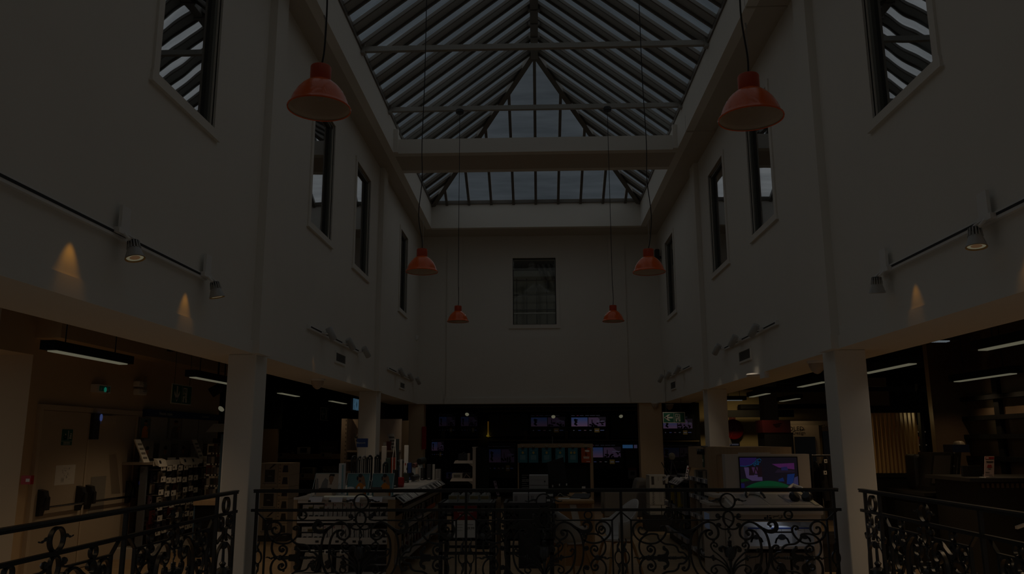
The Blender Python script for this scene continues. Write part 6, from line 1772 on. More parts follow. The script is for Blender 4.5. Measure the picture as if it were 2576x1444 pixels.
# bagged boxes in the left bin
M_bag = mat('clear_bag', (.36, .37, .36), .2)
bz = z1
b = MB(); b.box(x0 + .03, x1 - .03, by_ + .03, by_ + .57, z1 - .12, z1 - .005, mat('crumpled_liner', (.25, .25, .24), .5)); tag(b.build('bin_liner'), 'grey liner filling the left dump bin up to its rim', 'liner')
for r in range(2):
    for i in range(4):
        u = x0 + .09 + i * (x1 - x0 - .12) / 4; y = by_ + .12 + r * .24
        q = thing('bagged_box', 'bagged box in the %s row of the left dump bin, %s from the left' % (('front', 'back')[r], ORD[i]), 'box', (u + .05, y + .05, z1 - .005), 'bagged boxes in the left dump bin')
        b = MB(); b.box(u, u + .1, y, y + .1, z1 - .005, z1 + .075, M_bag); b.build('carton', q)
        b = MB(); b.box(u + .006, u + .094, y - .003, y, z1 + .03, z1 + .065, mat('bag_label_olive', (.22, .18, .07), .5)); b.build('label', q)
        b = MB(); b.tube([(u + .05, y + .05, z1 + .075), (u + .06, y + .04, z1 + .1), (u + .1, y + .02, z1 + .13)], [.03, .012, .004], M_bag, 6); b.tube([(u + .06, y + .06, z1 + .07), (u + .08, y + .07, z1 + .1), (u + .07, y + .05, z1 + .12)], [.025, .012, .003], M_bag, 6); b.build('bag_knot', q)
b = MB(); b.box(x1 + .02, x1 + .06, by_ + .3, by_ + .34, 0, z1 + .02, M_oak2); b.box(x1 + .02, x1 + .06, by_ + .6, by_ + .64, 0, z1 + .02, M_oak2); tag(b.build('wood_posts'), 'pale wooden uprights just right of the left dump bin', 'posts')
t, x0, x1, z0, z1, g = bin_(1270, 1392, by_, 'black dump bin with a solid front panel, right of the pair', (1304, 1358))
b = MB(); b.box(x0 + .03, x1 - .03, by_ + .03, by_ + .57, z0, z1 - .02, mat('bin_fill', (.12, .11, .1), .7)); tag(b.build('bin_liner'), 'dark filling inside the right dump bin', 'liner')
for i, (p0, p1, lab) in enumerate(((1290, 1328, 'pale square carton in the right dump bin, the left one'), (1331, 1375, 'pale square carton in the right dump bin, the right one'))):
    a, c = aY(p0, 1241, by_ + .1), aY(p1, 1241, by_ + .1)
    q = thing('carton', lab, 'box', ((a.x + c.x) / 2, by_ + .25, z1 - .02), 'pale cartons in the right dump bin')
    b = MB(); b.box(a.x, c.x, by_ + .1, by_ + .4, z1 - .02, a.z, mat('pale_grey_carton', (.40, .38, .38), .6)); b.build('carton_body', q)
    b = MB(); gg = front(0, by_ + .1, 0); 
    for k in range(3): b.rect(gg, a.x + .02 + .012 * k, a.x + .024 + .012 * k, z1 + .01, z1 + .07, 0, .001, M_charcoal)
    b.build('print', q)
a = aY(1382, 1262, by_ + .15)
for k in range(5):
    b = MB(); b.box(a.x - .04, a.x + .04, by_ + .1, by_ + .2, z1 - .02 + k * .028, z1 + .004 + k * .028, M_paper if k % 2 else M_charcoal); tag(b.build('flat_box'), 'thin flat box piled in the right dump bin, %s from the bottom' % ORD[k], 'box', 'thin flat boxes in the right dump bin')

# --- white shell chairs
def shell_chair(x, y, rot, label, h=.9):
    base = thing('shell_chair', label, 'chair', (x, y, 0))
    loc = Vector((x, y, 0))
    def P(a, d, z): return (x + a * math.cos(rot) - d * math.sin(rot), y + a * math.sin(rot) + d * math.cos(rot), z)
    # shell: seat pan curving up into low arms and a taller back (d < 0 is the front)
    b = MB(); n = 28; rows = []
    for j in range(7):
        t_ = j / 6; row = []
        for k in range(n + 1):
            g = PI * (1.08 * k / n * 1.0) - .04 * PI
            g = -0.12 * PI + 1.24 * PI * k / n
            back = max(0, math.sin(g)) ** 1.3
            top = .55 + (h - .55) * (.35 + .65 * back)
            r0 = .16 + .12 * (t_ ** .6)
            zz = .46 + (top - .46) * t_ ** 1.25
            row.append(P(r0 * 1.02 * math.cos(g), r0 * .95 * math.sin(g), zz))
        rows.append(row)
    vs = [v for r in rows for v in r]; fs = []
    for j in range(6):
        for k in range(n):
            fs.append((j * (n + 1) + k, j * (n + 1) + k + 1, (j + 1) * (n + 1) + k + 1, (j + 1) * (n + 1) + k))
    b.add(vs, fs, M_shell); o = b.build('shell', base, smooth=60)
    md = o.modifiers.new('thickness', 'SOLIDIFY'); md.thickness = .014; md.offset = 0
    b = MB(); b.prism(lambda u, v, t_: Vector(P(u, v, .455 + t_)), [(.2 * math.cos(k * PI / 10), .19 * math.sin(k * PI / 10) - .02) for k in range(20)], -.01, .015, M_shell); b.build('seat', base)
    for sx in (-1, 1):
        for sd in (-1, 1):
            b = MB(); b.tube([P(sx * .13, sd * .12, .455), P(sx * .16, sd * .15, .36), P(sx * .245, sd * .235, 0)], [.017, .019, .013], M_wood, 10); b.build('leg', base, smooth=40)
    b = MB(); b.tube([P(-.14, -.13, .42), P(.14, .13, .42)], .012, M_wood, 8); b.tube([P(.14, -.13, .42), P(-.14, .13, .42)], .012, M_wood, 8); b.build('cross_brace', base)
M_shell = mat('white_shell', (.64, .62, .60), .35)
p = aY(1553, 1300, 10.3)
shell_chair(p.x, 10.35, -1.25, 'white shell chair with wooden legs, the right one beside the desk', .93)
p = aY(1440, 1300, 10.0)
shell_chair(p.x - .05, 10.05, 2.1, 'white shell chair with wooden legs, the left one in front of the desk', .86)
# --- light wood advice desk
dx0, dx1 = aY(1396, 1258, 11.2).x, aY(1495, 1258, 11.2).x
dz = aY(1450, 1268, 11.2).z
t = thing('advice_desk', 'honey coloured wooden advice desk behind the white chairs', 'desk', ((dx0 + dx1) / 2, 11.9, 0))
b = MB(); b.box(dx0, dx1, 11.15, 12.7, dz, dz + .06, M_wood); o = b.build('desk_top', t); md = o.modifiers.new('bevel', 'BEVEL'); md.width = .025; md.segments = 3
b = MB(); b.box(dx0 + .05, dx1 - .03, 11.25, 12.6, 0, dz, M_wood); b.build('body', t)
b = MB(); a = aY(1442, 1275, 11.24); b.hexa([(a.x, 11.235, dz - .28), (a.x + .1, 11.235, dz - .28), (a.x + .1, 11.25, dz - .28), (a.x, 11.25, dz - .28)], [(a.x - .05, 11.235, dz - .01), (a.x + .04, 11.235, dz - .01), (a.x + .04, 11.25, dz - .01), (a.x - .05, 11.25, dz - .01)], M_paper); tag(b.build('hanging_sheet'), 'white sheet hanging on the front of the wooden desk', 'sheet')
dt = dz + .06
# computer screen seen from behind, printer papers, keyboard and cables
a, c = aY(1379, 1155, 11.9), aY(1418, 1240, 11.9)
t = thing('monitor', 'large dark computer screen seen from behind on the wooden desk', 'monitor', ((a.x + c.x) / 2, 11.9, dt))
b = MB(); b.hexa([(a.x + .05, 11.88, c.z - .02), (c.x + .08, 11.88, c.z - .02), (c.x + .08, 11.93, c.z - .02), (a.x + .05, 11.93, c.z - .02)], [(a.x - .02, 11.84, aY(1379, 1163, 11.9).z), (c.x - .0, 11.84, a.z + .03), (c.x - .0, 11.88, a.z + .03), (a.x - .02, 11.88, aY(1379, 1163, 11.9).z)], mat('monitor_back', (.022, .022, .028), .5)); b.build('panel', t)
b = MB(); b.box((a.x + c.x) / 2 - .02, (a.x + c.x) / 2 + .08, 11.93, 11.97, dt, c.z + .1, M_charcoal); b.box((a.x + c.x) / 2 - .12, (a.x + c.x) / 2 + .16, 11.85, 12.05, dt, dt + .015, M_charcoal); b.build('stand', t)
b = MB()
for px, py in ((1390, 1222), (1407, 1219), (1425, 1218)): q = aY(px, py, 11.83); b.box(q.x - .006, q.x + .01, 11.83, 11.85, q.z - .02, q.z + .01, M_paper)
b.build('port_labels', t)
a, c = aY(1331, 1195, 11.6), aY(1385, 1240, 11.6)
DXL = aY(1318, 1250, 11.4).x
s_ = thing('side_table', 'low dark side table left of the wooden desk carrying the stacked cartons', 'table', ((DXL + dx0) / 2, 11.7, 0))
b = MB(); b.box(DXL - .05, dx0 - .01, 11.4, 12.1, c.z - .1, c.z - .03, M_charcoal); b.build('top', s_)
b = MB(); b.box(DXL + .02, dx0 - .05, 11.45, 12.05, 0, c.z - .1, M_black); b.build('body', s_)
zt_ = c.z - .03
for i in range(2):
    h = (a.z - zt_) / 2
    q = thing('carton', 'grey white flat carton beside the computer screen, the %s one of two' % ('lower', 'upper')[i], 'box', ((a.x + c.x) / 2, 11.75, zt_ + i * h), 'grey white cartons beside the screen')
    b = MB(); b.box(a.x, c.x - .03, 11.6, 11.95, zt_ + i * h, zt_ + (i + 1) * h - .006, mat('greywhite_carton', (.42, .41, .41), .6)); b.build('carton_body', q)
    b = MB(); gg = front(0, 11.6, 0); b.rect(gg, a.x + .02, c.x - .06, zt_ + (i + .5) * h, zt_ + (i + .5) * h + .004, 0, .001, M_grey); b.disc(gg, c.x - .08, zt_ + (i + .35) * h, .03 if i == 0 else .012, 0, .002, M_charcoal, 10); b.build('print', q)
def black_board_text(px0, px1, py0, py1, y, label):
    a, c = aY(px0, py0, y), aY(px1, py1, y); t = thing('notice_board', label, 'notice board', ((a.x + c.x) / 2, y, c.z))
    b = MB(); b.box(a.x, c.x, y, y + .02, c.z, a.z, M_charcoal); b.build('board', t); g = front(0, y, 0); b = MB()
    for k in range(8):
        v = a.z - .05 - k * (a.z - c.z - .06) / 8; b.rect(g, a.x + .015, c.x - rp.uniform(.01, .09), v - .006, v, 0, .001, M_sign_white)
    b.text(g, '3 : 50', c.x - .08, a.z - .12, .05, M_sign_white, .001); b.build('lettering', t)
# tilted pink label and small documents on stands left of the frame
a, c = aY(1241, 1210, 11.0), aY(1250, 1246, 11.0)
b = MB(); b.hexa([(c.x - .0, 11.0, c.z), (c.x + .035, 11.0, c.z), (c.x + .035, 11.01, c.z), (c.x, 11.01, c.z)], [(a.x, 11.0, a.z), (a.x + .035, 11.0, a.z), (a.x + .035, 11.01, a.z), (a.x, 11.01, a.z)], mat('pink_label', (.34, .24, .32), .6))
for k in range(4): q = k / 4 + .1; b.box(a.x + (c.x - a.x) * (1 - q) + .01, a.x + (c.x - a.x) * (1 - q) + .025, 10.996, 11.0, c.z + (a.z - c.z) * q, c.z + (a.z - c.z) * (q + .12), M_charcoal)
b.tube([(c.x + .018, 11.006, 0), (c.x + .018, 11.006, c.z)], .008, M_charcoal, 6); b.lathe((c.x + .018, 11.006, 0), [(.12, 0), (.12, .01), (.01, .02)], M_charcoal, 16)
tag(b.build('label_stand'), 'tilted pink label on a thin black stand left of the hanging cards', 'label')
# keyboard, phone and cables on the desk
a = aY(1460, 1250, 11.5)
b = MB(); b.hexa([(a.x - .16, 11.35, dt), (a.x + .1, 11.3, dt), (a.x + .16, 11.75, dt), (a.x - .06, 11.85, dt)], [(a.x - .16, 11.35, dt + .012), (a.x + .1, 11.3, dt + .012), (a.x + .16, 11.75, dt + .045), (a.x - .06, 11.85, dt + .045)], M_charcoal); tag(b.build('keyboard'), 'black keyboard on the wooden desk', 'keyboard')
a = aY(1468, 1242, 12.3); b = MB(); b.box(a.x - .02, a.x + .03, 12.3, 12.35, dt, dt + .11, M_white); tag(b.build('handset'), 'small white upright handset on the wooden desk', 'handset')
b = MB()
for k, (px, py) in enumerate(((1385, 1242), (1400, 1246), (1412, 1247))):
    a = aY(px, py, 11.6); b.tube(spline([(a.x, 11.6, dt + .01), (a.x + .05, 11.55, dt + .06), (a.x + .1, 11.6, dt + .02), (a.x + .2, 11.65, dt + .012)], 5), .005, M_silver if k % 2 else M_charcoal, 5)
tag(b.build('desk_cables'), 'tangle of cables behind the screen on the wooden desk', 'cables')
b = MB(); b.box(dx0 + .05, dx0 + .35, 11.25, 11.5, dt, dt + .004, M_paper); tag(b.build('paper_sheet'), 'sheet of paper lying on the front of the wooden desk', 'paper')
# --- wooden frame with six hanging warranty cards
fy = 13.2
a, c = aY(1302, 1117, fy), aY(1491, 1117, fy)
t = thing('card_frame', 'light wood framed black board with a row of hanging cards', 'display board', ((a.x + c.x) / 2, fy, 0))
g = front(0, fy, 0)
b = MB(); b.rect(g, a.x, c.x, a.z - .06, a.z, -.06, .02, M_oak2); b.rect(g, a.x + .04, c.x - .14, a.z, a.z + .006, -.06, -.02, M_oak2); b.build('top_rail', t)
b = MB(); b.rect(g, a.x, a.x + .02, 0, a.z - .06, -.06, .02, M_oak2); b.build('left_post', t)
b = MB(); b.rect(g, c.x - .05, c.x, 0, a.z - .06, -.06, .02, M_oak2); b.build('right_post', t)
b = MB(); b.rect(g, a.x + .02, c.x - .05, 0, a.z - .06, -.05, -.03, M_black); b.build('board', t)
b = MB(); q = aY(1390, 1100, fy); b.tube([(q.x, fy + .03, a.z), (q.x, fy + .03, a.z + .12)], .005, M_grey, 6); b.build('antenna', t)
M_teal, M_teal2 = mat('card_teal', (.035, .19, .25), .5), mat('card_lightteal', (.15, .30, .34), .5)
M_yel = mat('card_yellow', (.45, .36, .10), .6); M_cor = mat('card_orange', (.42, .075, .012), .5)
for i, (p0, p1, yrs, kind) in enumerate(((1303, 1327, '2 ANS', 0), (1330, 1354, '2 ANS', 0), (1363, 1387, '5 ANS', 1), (1397, 1421, '5 ANS', 1), (1429, 1453, '5 ANS', 2), (1462, 1486, '', 3))):
    u0, u1 = aY(p0, 1130, fy - .06).x, aY(p1, 1130, fy - .06).x
    v1, v0 = aY(p0, 1127, fy - .06).z, aY(p0, 1164, fy - .06).z
    g2 = frame(((u0 + u1) / 2, fy - .06, v1), (1, 0, (-.02, .0, .02, .06, .01, -.03)[i]))
    w, h = u1 - u0, v1 - v0
    q = thing('hanging_card', ('teal warranty card reading %s' % yrs if i < 5 else 'orange warranty card') + ' on the wooden frame, %s from the left' % ORD[i], 'card', ((u0 + u1) / 2, fy - .06, v0), 'warranty cards on the wooden frame')
    b = MB(); b.rect(g2, -w / 2, w / 2, -h, 0, 0, .006, M_teal if i < 5 else M_cor); b.rect(g2, -w / 2, w / 2, -h, 0, -.004, -.001, M_paper); b.build('card', q)
    b = MB()
    if i < 5:
        b.rect(g2, -w * .28, w * .28, -h * .8, -h * .48, .006, .007, M_teal2)
        b.text(g2, yrs, 0, -h * .72, w * .26, M_paper, .0005)
        for dx in ((-.18, .16) if kind == 2 else (0,)):
            b.disc(g2, dx * w, -h * .32, w * .12, .006, .0075, M_yel, 14, h * .09)
        for k in range(2): b.rect(g2, -w * .32, w * .32, -h * (.14 + .04 * k) - .004, -h * (.14 + .04 * k), .006, .007, M_teal2)
        b.rect(g2, -w * .3, w * .3, -h * .9, -h * .88, .006, .007, M_teal2)
        b.v = [v + Vector((0, -.0075 if False else 0, 0)) for v in b.v]
    else:
        b.disc(g2, w * .12, -h * .2, w * .26, .006, .0075, M_paper, 18, h * .07)
        b.ribbon(lambda p_, r_, t_=0: g2(p_, r_, .007), [(w * .08 * math.cos(k * PI / 8), -h * .42 + h * .09 * math.sin(k * PI / 8)) for k in range(16)], .008, .002, M_paper, closed=True)
        for k in range(4): b.rect(g2, -w * (.3 - .04 * (k % 2)), w * (.35 - .04 * (k % 2)), -h * (.58 + .04 * k) - .005, -h * (.58 + .04 * k), .006, .007, M_paper)
        b.rect(g2, w * .02, w * .4, -h * .93, -h * .9, .006, .007, M_paper)
    b.build('print', q)
    b = MB(); um = (u0 + u1) / 2; b.box(um - .02, um + .02, fy - .075, fy - .05, v1 - .02, v1 + .012, M_charcoal); b.tube([(um, fy - .06, v1 + .01), (um + .005, fy - .04, v1 + .03), (um, fy - .02, a.z - .03)], .003, M_silver, 5); b.build('clip', q)
    b = MB(); b.rect(g, um - .035, um + .035, a.z - .033, a.z - .022, .02, .026, mat('card_rail', (.42, .36, .26), .5)); b.build('rail_holder', t)
a, c = aY(1311, 1192, fy - .03), aY(1330, 1240, fy - .03)
b = MB(); gg = front(0, fy - .031, 0)
for k in range(9):
    v = a.z - .02 - k * .032; b.rect(gg, a.x + .01, c.x - (.03 if k % 3 == 1 else .0), v - .007, v, 0, .002, mat('chalk_grey', (.3, .3, .29), .7))
b.text(gg, '40:90', c.x - .05, a.z - .11, .05, mat('chalk_grey', (.3, .3, .29), .7), .001); b.build('board_lettering', t)
# --- beige end unit with a small speaker and a projector on its shelves
uy = 12.9
a = aY(1189, 1127, uy); c = aY(1197, 1127, uy)
t = thing('shelf_end_unit', 'beige upright with two narrow shelves, left of the framed cards', 'shelving', (a.x, uy + .1, 0))
b = MB(); b.box(a.x, c.x, uy, uy + .4, 0, a.z, M_beige); b.box(a.x - .008, c.x + .006, uy - .005, uy + .4, a.z, a.z + .015, M_beige); b.build('upright', t)
b = MB(); d_ = aY(1230, 1125, uy); b.box(c.x, d_.x, uy + .02, uy + .05, 0, d_.z, M_black); b.build('back_board', t)
SHS = []
for px, pyt, pyb in ((1141, 1159, 1166), (1132, 1204, 1211)):
    e = aY(px, pyt, uy); e2 = aY(px, pyb, uy)
    b = MB(); b.hexa([(e.x, uy, e2.z), (a.x, uy, e2.z), (a.x, uy + .35, e2.z), (e.x, uy + .35, e2.z)], [(e.x + .02, uy + .03, e.z), (a.x, uy + .03, e.z), (a.x, uy + .35, e.z), (e.x + .02, uy + .35, e.z)], M_beige)
    b.prism(front(0, uy + .01, 0), [(a.x - .07, e2.z), (a.x, e2.z), (a.x, e2.z - .05)], -.02, 0, M_beige)
    b.build('shelf', t); SHS.append(e.z)
a1, c1 = aY(1153, 1142, uy + .05), aY(1175, 1142, uy + .05)
t = thing('speaker', 'black portable speaker with a handle on the upper beige shelf', 'speaker', ((a1.x + c1.x) / 2, uy + .15, SHS[0]))
b = MB(); b.box(a1.x, c1.x, uy + .05, uy + .25, SHS[0], a1.z, M_charcoal); b.build('body', t)
b = MB(); b.tube([(a1.x + .05, uy + .12, a1.z), (a1.x + .08, uy + .12, a1.z + .025), (c1.x - .03, uy + .12, a1.z)], .008, M_charcoal, 6); b.build('handle', t)
b = MB(); b.box(c1.x + .005, c1.x + .035, uy + .06, uy + .25, SHS[0], a1.z + .01, M_beige); tag(b.build('white_device'), 'slim pale device beside the black portable speaker', 'device')
a1, c1 = aY(1137, 1191, uy + .05), aY(1163, 1191, uy + .05)
t = thing('projector', 'pale projector with a grille on the lower beige shelf', 'projector', ((a1.x + c1.x) / 2, uy + .15, SHS[1]))
b = MB(); b.box(a1.x, c1.x, uy + .05, uy + .28, SHS[1], a1.z, mat('projector_cream', (.5, .44, .36), .5)); b.build('body', t)
b = MB(); b.rect(front(0, uy + .05, 0), a1.x + .03, c1.x - .035, SHS[1] + .02, a1.z - .02, 0, .003, mat('grille_grey', (.2, .18, .15), .6)); b.build('grille', t)
b = MB(); b.box(c1.x + .02, c1.x + .13, uy + .1, uy + .25, SHS[1], SHS[1] + .08, M_charcoal); b.tube([(c1.x + .02, uy + .08, SHS[1]), (c1.x + .06, uy + .08, SHS[1] + .07), (c1.x + .12, uy + .09, SHS[1] + .01)], .005, M_beige, 6); tag(b.build('connector_box'), 'small black box with a pale cable beside the projector', 'device')
# --- far television wall
def tv(px0, py0, px1, py1, y, label, kind=0, k=1.0, grp='televisions at the far end', stand=False):
    a, c = aY(px0, py0, y), aY(px1, py1, y)
    t = thing('television', label, 'television', ((a.x + c.x) / 2, y, c.z), grp)
    g = front(0, y, 0); u0, u1, v0, v1 = a.x, c.x, c.z, a.z; w, h = u1 - u0, v1 - v0
    b = MB(); b.rect(g, u0, u1, v0, v1, -.055, 0, M_black); b.build('cabinet', t)
    b = MB(); b.rect(g, u0 + .012, u1 - .012, v0 + .02, v1 - .012, 0, .002, M_screen_off); b.build('screen', t)
    if kind:
        G = lambda n, s: glow('%s_%d' % (n, round(k * 100)), s, k)
        R = lambda a0, a1, b0, b1, m, e=.003: b.rect(g, u0 + w * a0, u0 + w * a1, v0 + h * b0, v0 + h * b1, .002, e, m)
        b = MB()
        sky_, low, man = G('tv_blue', (30, 38, 66)), G('tv_pink', (56, 38, 52)), M_screen_off
        n = 5
        for i in range(n):
            q = i / (n - 1)
            R(.04, .46, .44 + .36 * i / n, .44 + .36 * (i + 1) / n, G('tv_grad%d' % i, (54 - 26 * q, 40 - 2 * q, 56 + 10 * q)))
        for (cx, cy, rx, rz) in ((.14, .7, .035, .05), (.16, .62, .04, .05), (.14, .54, .035, .04), (.18, .7, .03, .03), (.17, .5, .03, .03)):
            b.disc(g, u0 + w * cx, v0 + h * cy, w * rx, .003, .0045, M_screen_off, 10, h * rz)
        R(.48, .92, .44, .8, G('tv_violet', (40, 30, 44)))
        pr = random.Random(int(px0))
        for i in range(16):
            cx = pr.uniform(.5, .9); b.disc(g, u0 + w * cx, v0 + h * pr.uniform(.45, .58 + (.12 if cx > .75 else 0)), w * .03, .003, .0045, M_screen_off, 8, h * .03)
        b.prism(g, [(u0 + w * x_, v0 + h * z_) for x_, z_ in ((.7, .82), (.93, .82), (.93, .62), (.8, .7))], .003, .0045, G('tv_dim', (16, 13, 18)))
        R(.565, .585, .55, .68, M_screen_off, .0045); b.disc(g, u0 + w * .575, v0 + h * .7, w * .012, .003, .0045, M_screen_off, 8)
        b.rect(g, u0 + w * .7, u0 + w * .9, v0 + h * .63, v0 + h * .665, .0045, .006, G('tv_letters', (46, 42, 56)))
        for i, (cx, cw, m) in enumerate(((.1, .03, (50, 50, 56)), (.25, .07, (30, 34, 60)), (.39, .06, (46, 34, 38)), (.53, .06, (40, 44, 46)), (.83, .1, (36, 40, 60)))):
            b.rect(g, u0 + w * (cx - cw / 2), u0 + w * (cx + cw / 2), v0 + h * .265, v0 + h * .295, .002, .004, G('tv_icon%d' % i, m))
        R(.63, .76, .2, .36, G('tv_ochre', (38, 29, 12))); b.rect(g, u0 + w * .65, u0 + w * .74, v0 + h * .26, v0 + h * .29, .003, .005, G('tv_icon0', (50, 50, 56)))
        for i, (c0, c1_) in enumerate(((.04, .13), (.18, .23), (.26, .36), (.4, .5), (.52, .66), (.68, .78))):
            R(c0, c1_, .87, .885, G('tv_menu%d' % (i == 1), ((36, 36, 44) if i != 1 else (66, 24, 44))))
        b.build('picture', t)
    return t
TYF = 25.0
tv(1230, 1041, 1329, 1099, TYF, 'large black switched off television with a yellow glow around its lower left edge', grp=None)
tv(1332, 1038, 1429, 1100, TYF, 'dim television in the upper far row, left of the bright one', 1, .25)
tv(1433, 1038, 1532, 1100, TYF, 'brightest television in the upper far row', 1, 1.0)
tv(1536, 1042, 1603, 1104, TYF, 'black switched off television at the right end of the upper far row', 0)
tv(1226, 1112, 1300, 1204, TYF, 'large dim bluish television in the lower far row left of the framed cards', 1, .12)
tv(1472, 1112, 1570, 1181, TYF, 'television in the lower far row right of the framed cards', 1, .62)
tv(1330, 1108, 1462, 1180, TYF, 'television mostly hidden behind the framed cards, its menu line showing above', 1, .6)
tv(1572, 1112, 1606, 1180, TYF, 'narrow far television with a bright blue bar beside the far right column', 0)
b = MB(); g = front(0, TYF, 0); a, c = aY(1566, 1119, TYF), aY(1592, 1127.5, TYF); b.rect(g, a.x, c.x, c.z, a.z, .004, .006, glow('bar_blue', (22, 44, 68))); a2 = aY(1594.5, 1119, TYF); a3 = aY(1603, 1127.5, TYF); b.rect(g, a2.x, a3.x, a3.z, a2.z, .004, .006, glow('bar_violet', (36, 34, 50)))
tag(b.build('screen_banner'), 'bright blue bar shown at the top of the narrow far television', 'screen image')
for i, (p0, q0, p1, q1, k_, lab) in enumerate(((1103, 1036, 1148, 1100, .1, 'dim television high on the far left wall, left one of two'), (1158, 1036, 1204, 1100, .1, 'dim television high on the far left wall, right one of two'), (1085, 1100, 1118, 1160, .28, 'bluish television low on the far left wall, partly behind the table goods'), (1120, 1180, 1190, 1222, .06, 'faint television low behind the beige shelves'))):
    tv(p0, q0, p1, q1, 23.6, lab, 1, k_)
tv(1664, 1042, 1750, 1106, 23.8, 'television behind the hanging arrow sign right of the far right column', 1, .7)
tv(1660, 1113, 1766, 1180, 23.8, 'dark television below the one with the arrow sign', 1, .05)
# LED glow behind the large black television
G_ = glow('led_yellow', (62, 52, 8))
a, c = aY(1226.5, 1060, TYF + .02), aY(1229.5, 1100, TYF + .02)
b = MB(); b.box(a.x, c.x, TYF + .0, TYF + .05, c.z, a.z, glow('led_amber', (48, 32, 4))); b.box(aY(1226, 1, TYF).x, aY(1236, 1, TYF).x, TYF - .0, TYF + .05, aY(1, 1104, TYF).z, aY(1, 1099.5, TYF).z, G_); b.box(aY(1240, 1, TYF).x, aY(1290, 1, TYF).x, TYF, TYF + .05, aY(1, 1103, TYF).z, aY(1, 1100, TYF).z, glow('led_dimamber', (30, 20, 4)))
tag(b.build('led_strip'), 'yellow LED strip glowing under the large black television', 'led strip')
tag_ = None
for nm, x0_, x1_, y_ in (('wall_far_televisions', -1.9, 4.0, 25.056), ('wall_far_left_televisions', -4.1, -1.75, 23.656), ('wall_far_right_televisions', 3.55, 4.75, 23.856)):
    b = MB(); b.box(x0_, x1_, y_, y_ + .1, 0, 2.75, M_black); struct(nm, b)
add_light('led_glow', 'POINT', (aY(1228, 1, TYF).x, TYF - .12, aY(1, 1098, TYF).z), 1.2, (1, .7, .1), shadow_soft_size=.02)
# shelves below the upper row, racks behind
M_dimshelf = mat('dim_tv_shelf', (.22, .17, .09), .6)
for i, (p0, p1, py, y, lab) in enumerate(((1228, 1605, 1107, TYF - .1, 'dim shelf under the upper row of far televisions'), (1096, 1216, 1104, 23.7, 'dim shelf under the televisions of the far left wall'), (1662, 1756, 1108, 23.9, 'dim shelf under the television with the arrow sign'))):
    a, c = aY(p0, py, y), aY(p1, py, y); b = MB(); b.box(a.x, c.x, y - .2, y + .155, a.z - .04, a.z, M_dimshelf); tag(b.build('television_shelf'), lab, 'shelf')
for i, (px, py, y, lab) in enumerate(((1322, 1094, TYF - .12, 'dim price panel between the two left upper televisions'), (1425, 1094, TYF - .12, 'dim price panel left of the brightest television'), (1528, 1094, TYF - .12, 'dim price panel right of the brightest television'), (1115, 1093, 23.55, 'dim price panel beside the far left televisions'))):
    a = aY(px, py, y); b = MB(); b.box(a.x - .05, a.x + .05, y, y + .01, aY(px, 1107 if y > 24 else 1104, y - .02).z, a.z + .12, mat('dim_price', (.15, .13, .1), .7)); tag(b.build('price_card'), lab, 'price card', 'dim price panels of the far televisions')
a, c = aY(1580, 1177, 22.9), aY(1602, 1204, 22.9)
t = thing('price_poster', 'grey price poster with a red top beside the far right column', 'poster', ((a.x + c.x) / 2, 22.9, 0))
g = front(0, 22.9, 0); b = MB(); b.rect(g, a.x, c.x, c.z, a.z, 0, .01, M_grey); b.tube([((a.x + c.x) / 2, 22.9, 0), ((a.x + c.x) / 2, 22.9, c.z)], .012, M_dark, 6); b.lathe(((a.x + c.x) / 2, 22.9, 0), [(.15, 0), (.15, .015), (.01, .02)], M_dark, 16); b.build('sheet', t)
b = MB(); b.rect(g, a.x, c.x, a.z - .06, a.z, .01, .012, mat('dim_red', (.2, .03, .02), .6)); b.prism(g, [(a.x + .05, a.z - .2), (a.x + .17, a.z - .2), (a.x + .18, a.z - .1), (a.x + .07, a.z - .1)], .01, .012, M_dark); b.build('print', t)
# --- grey sofa and white cartons
sx0, sx1, sy = aY(1521, 1300, 16.0).x, aY(1632, 1300, 16.0).x, 16.0
M_sofa = mat('grey_sofa', (.20, .185, .165), .9)
t = thing('armchair', 'grey fabric armchair with wooden legs in front of the white cartons', 'armchair', ((sx0 + sx1) / 2, sy + .4, 0))
zs_ = aY(1560, 1237, sy).z
def cush(x0, x1, y0, y1, z0, z1, name, r=.05):
    b = MB(); b.box(x0, x1, y0, y1, z0, z1, M_sofa); o = b.build(name, t); md = o.modifiers.new('bevel', 'BEVEL'); md.width = r; md.segments = 3
cush(sx0, sx1 - .02, sy, sy + .14, .2, zs_, 'near_arm', .03); cush(sx0 + .05, sx1 - .1, sy + .14, sy + .75, .25, .5, 'seat'); cush(sx0, sx1 - .02, sy + .75, sy + .9, .2, zs_, 'far_arm', .03)
xb = aY(1595, 1210, sy + .3).x; zb2 = aY(1610, 1203, sy + .3).z
b = MB(); b.hexa([(xb - .08, sy + .14, .4), (sx1, sy + .14, .4), (sx1, sy + .75, .4), (xb - .08, sy + .75, .4)], [(xb + .05, sy + .14, zb2), (sx1 + .02, sy + .14, zb2), (sx1 + .02, sy + .75, zb2), (xb + .05, sy + .75, zb2)], M_sofa); o = b.build('backrest', t); md = o.modifiers.new('bevel', 'BEVEL'); md.width = .06; md.segments = 3
for lx, ly_ in ((sx0 + .06, sy + .05), (sx1 - .08, sy + .05), (sx0 + .06, sy + .85), (sx1 - .08, sy + .85)):
    b = MB(); b.tube([(lx, ly_, .2), (lx + (.02 if lx > sx0 + .3 else -.02), ly_, 0)], [.028, .016], M_wood, 8); b.build('leg', t)
yb_ = 15.4
M_wcart = mat('white_carton', (.46, .44, .39), .7)
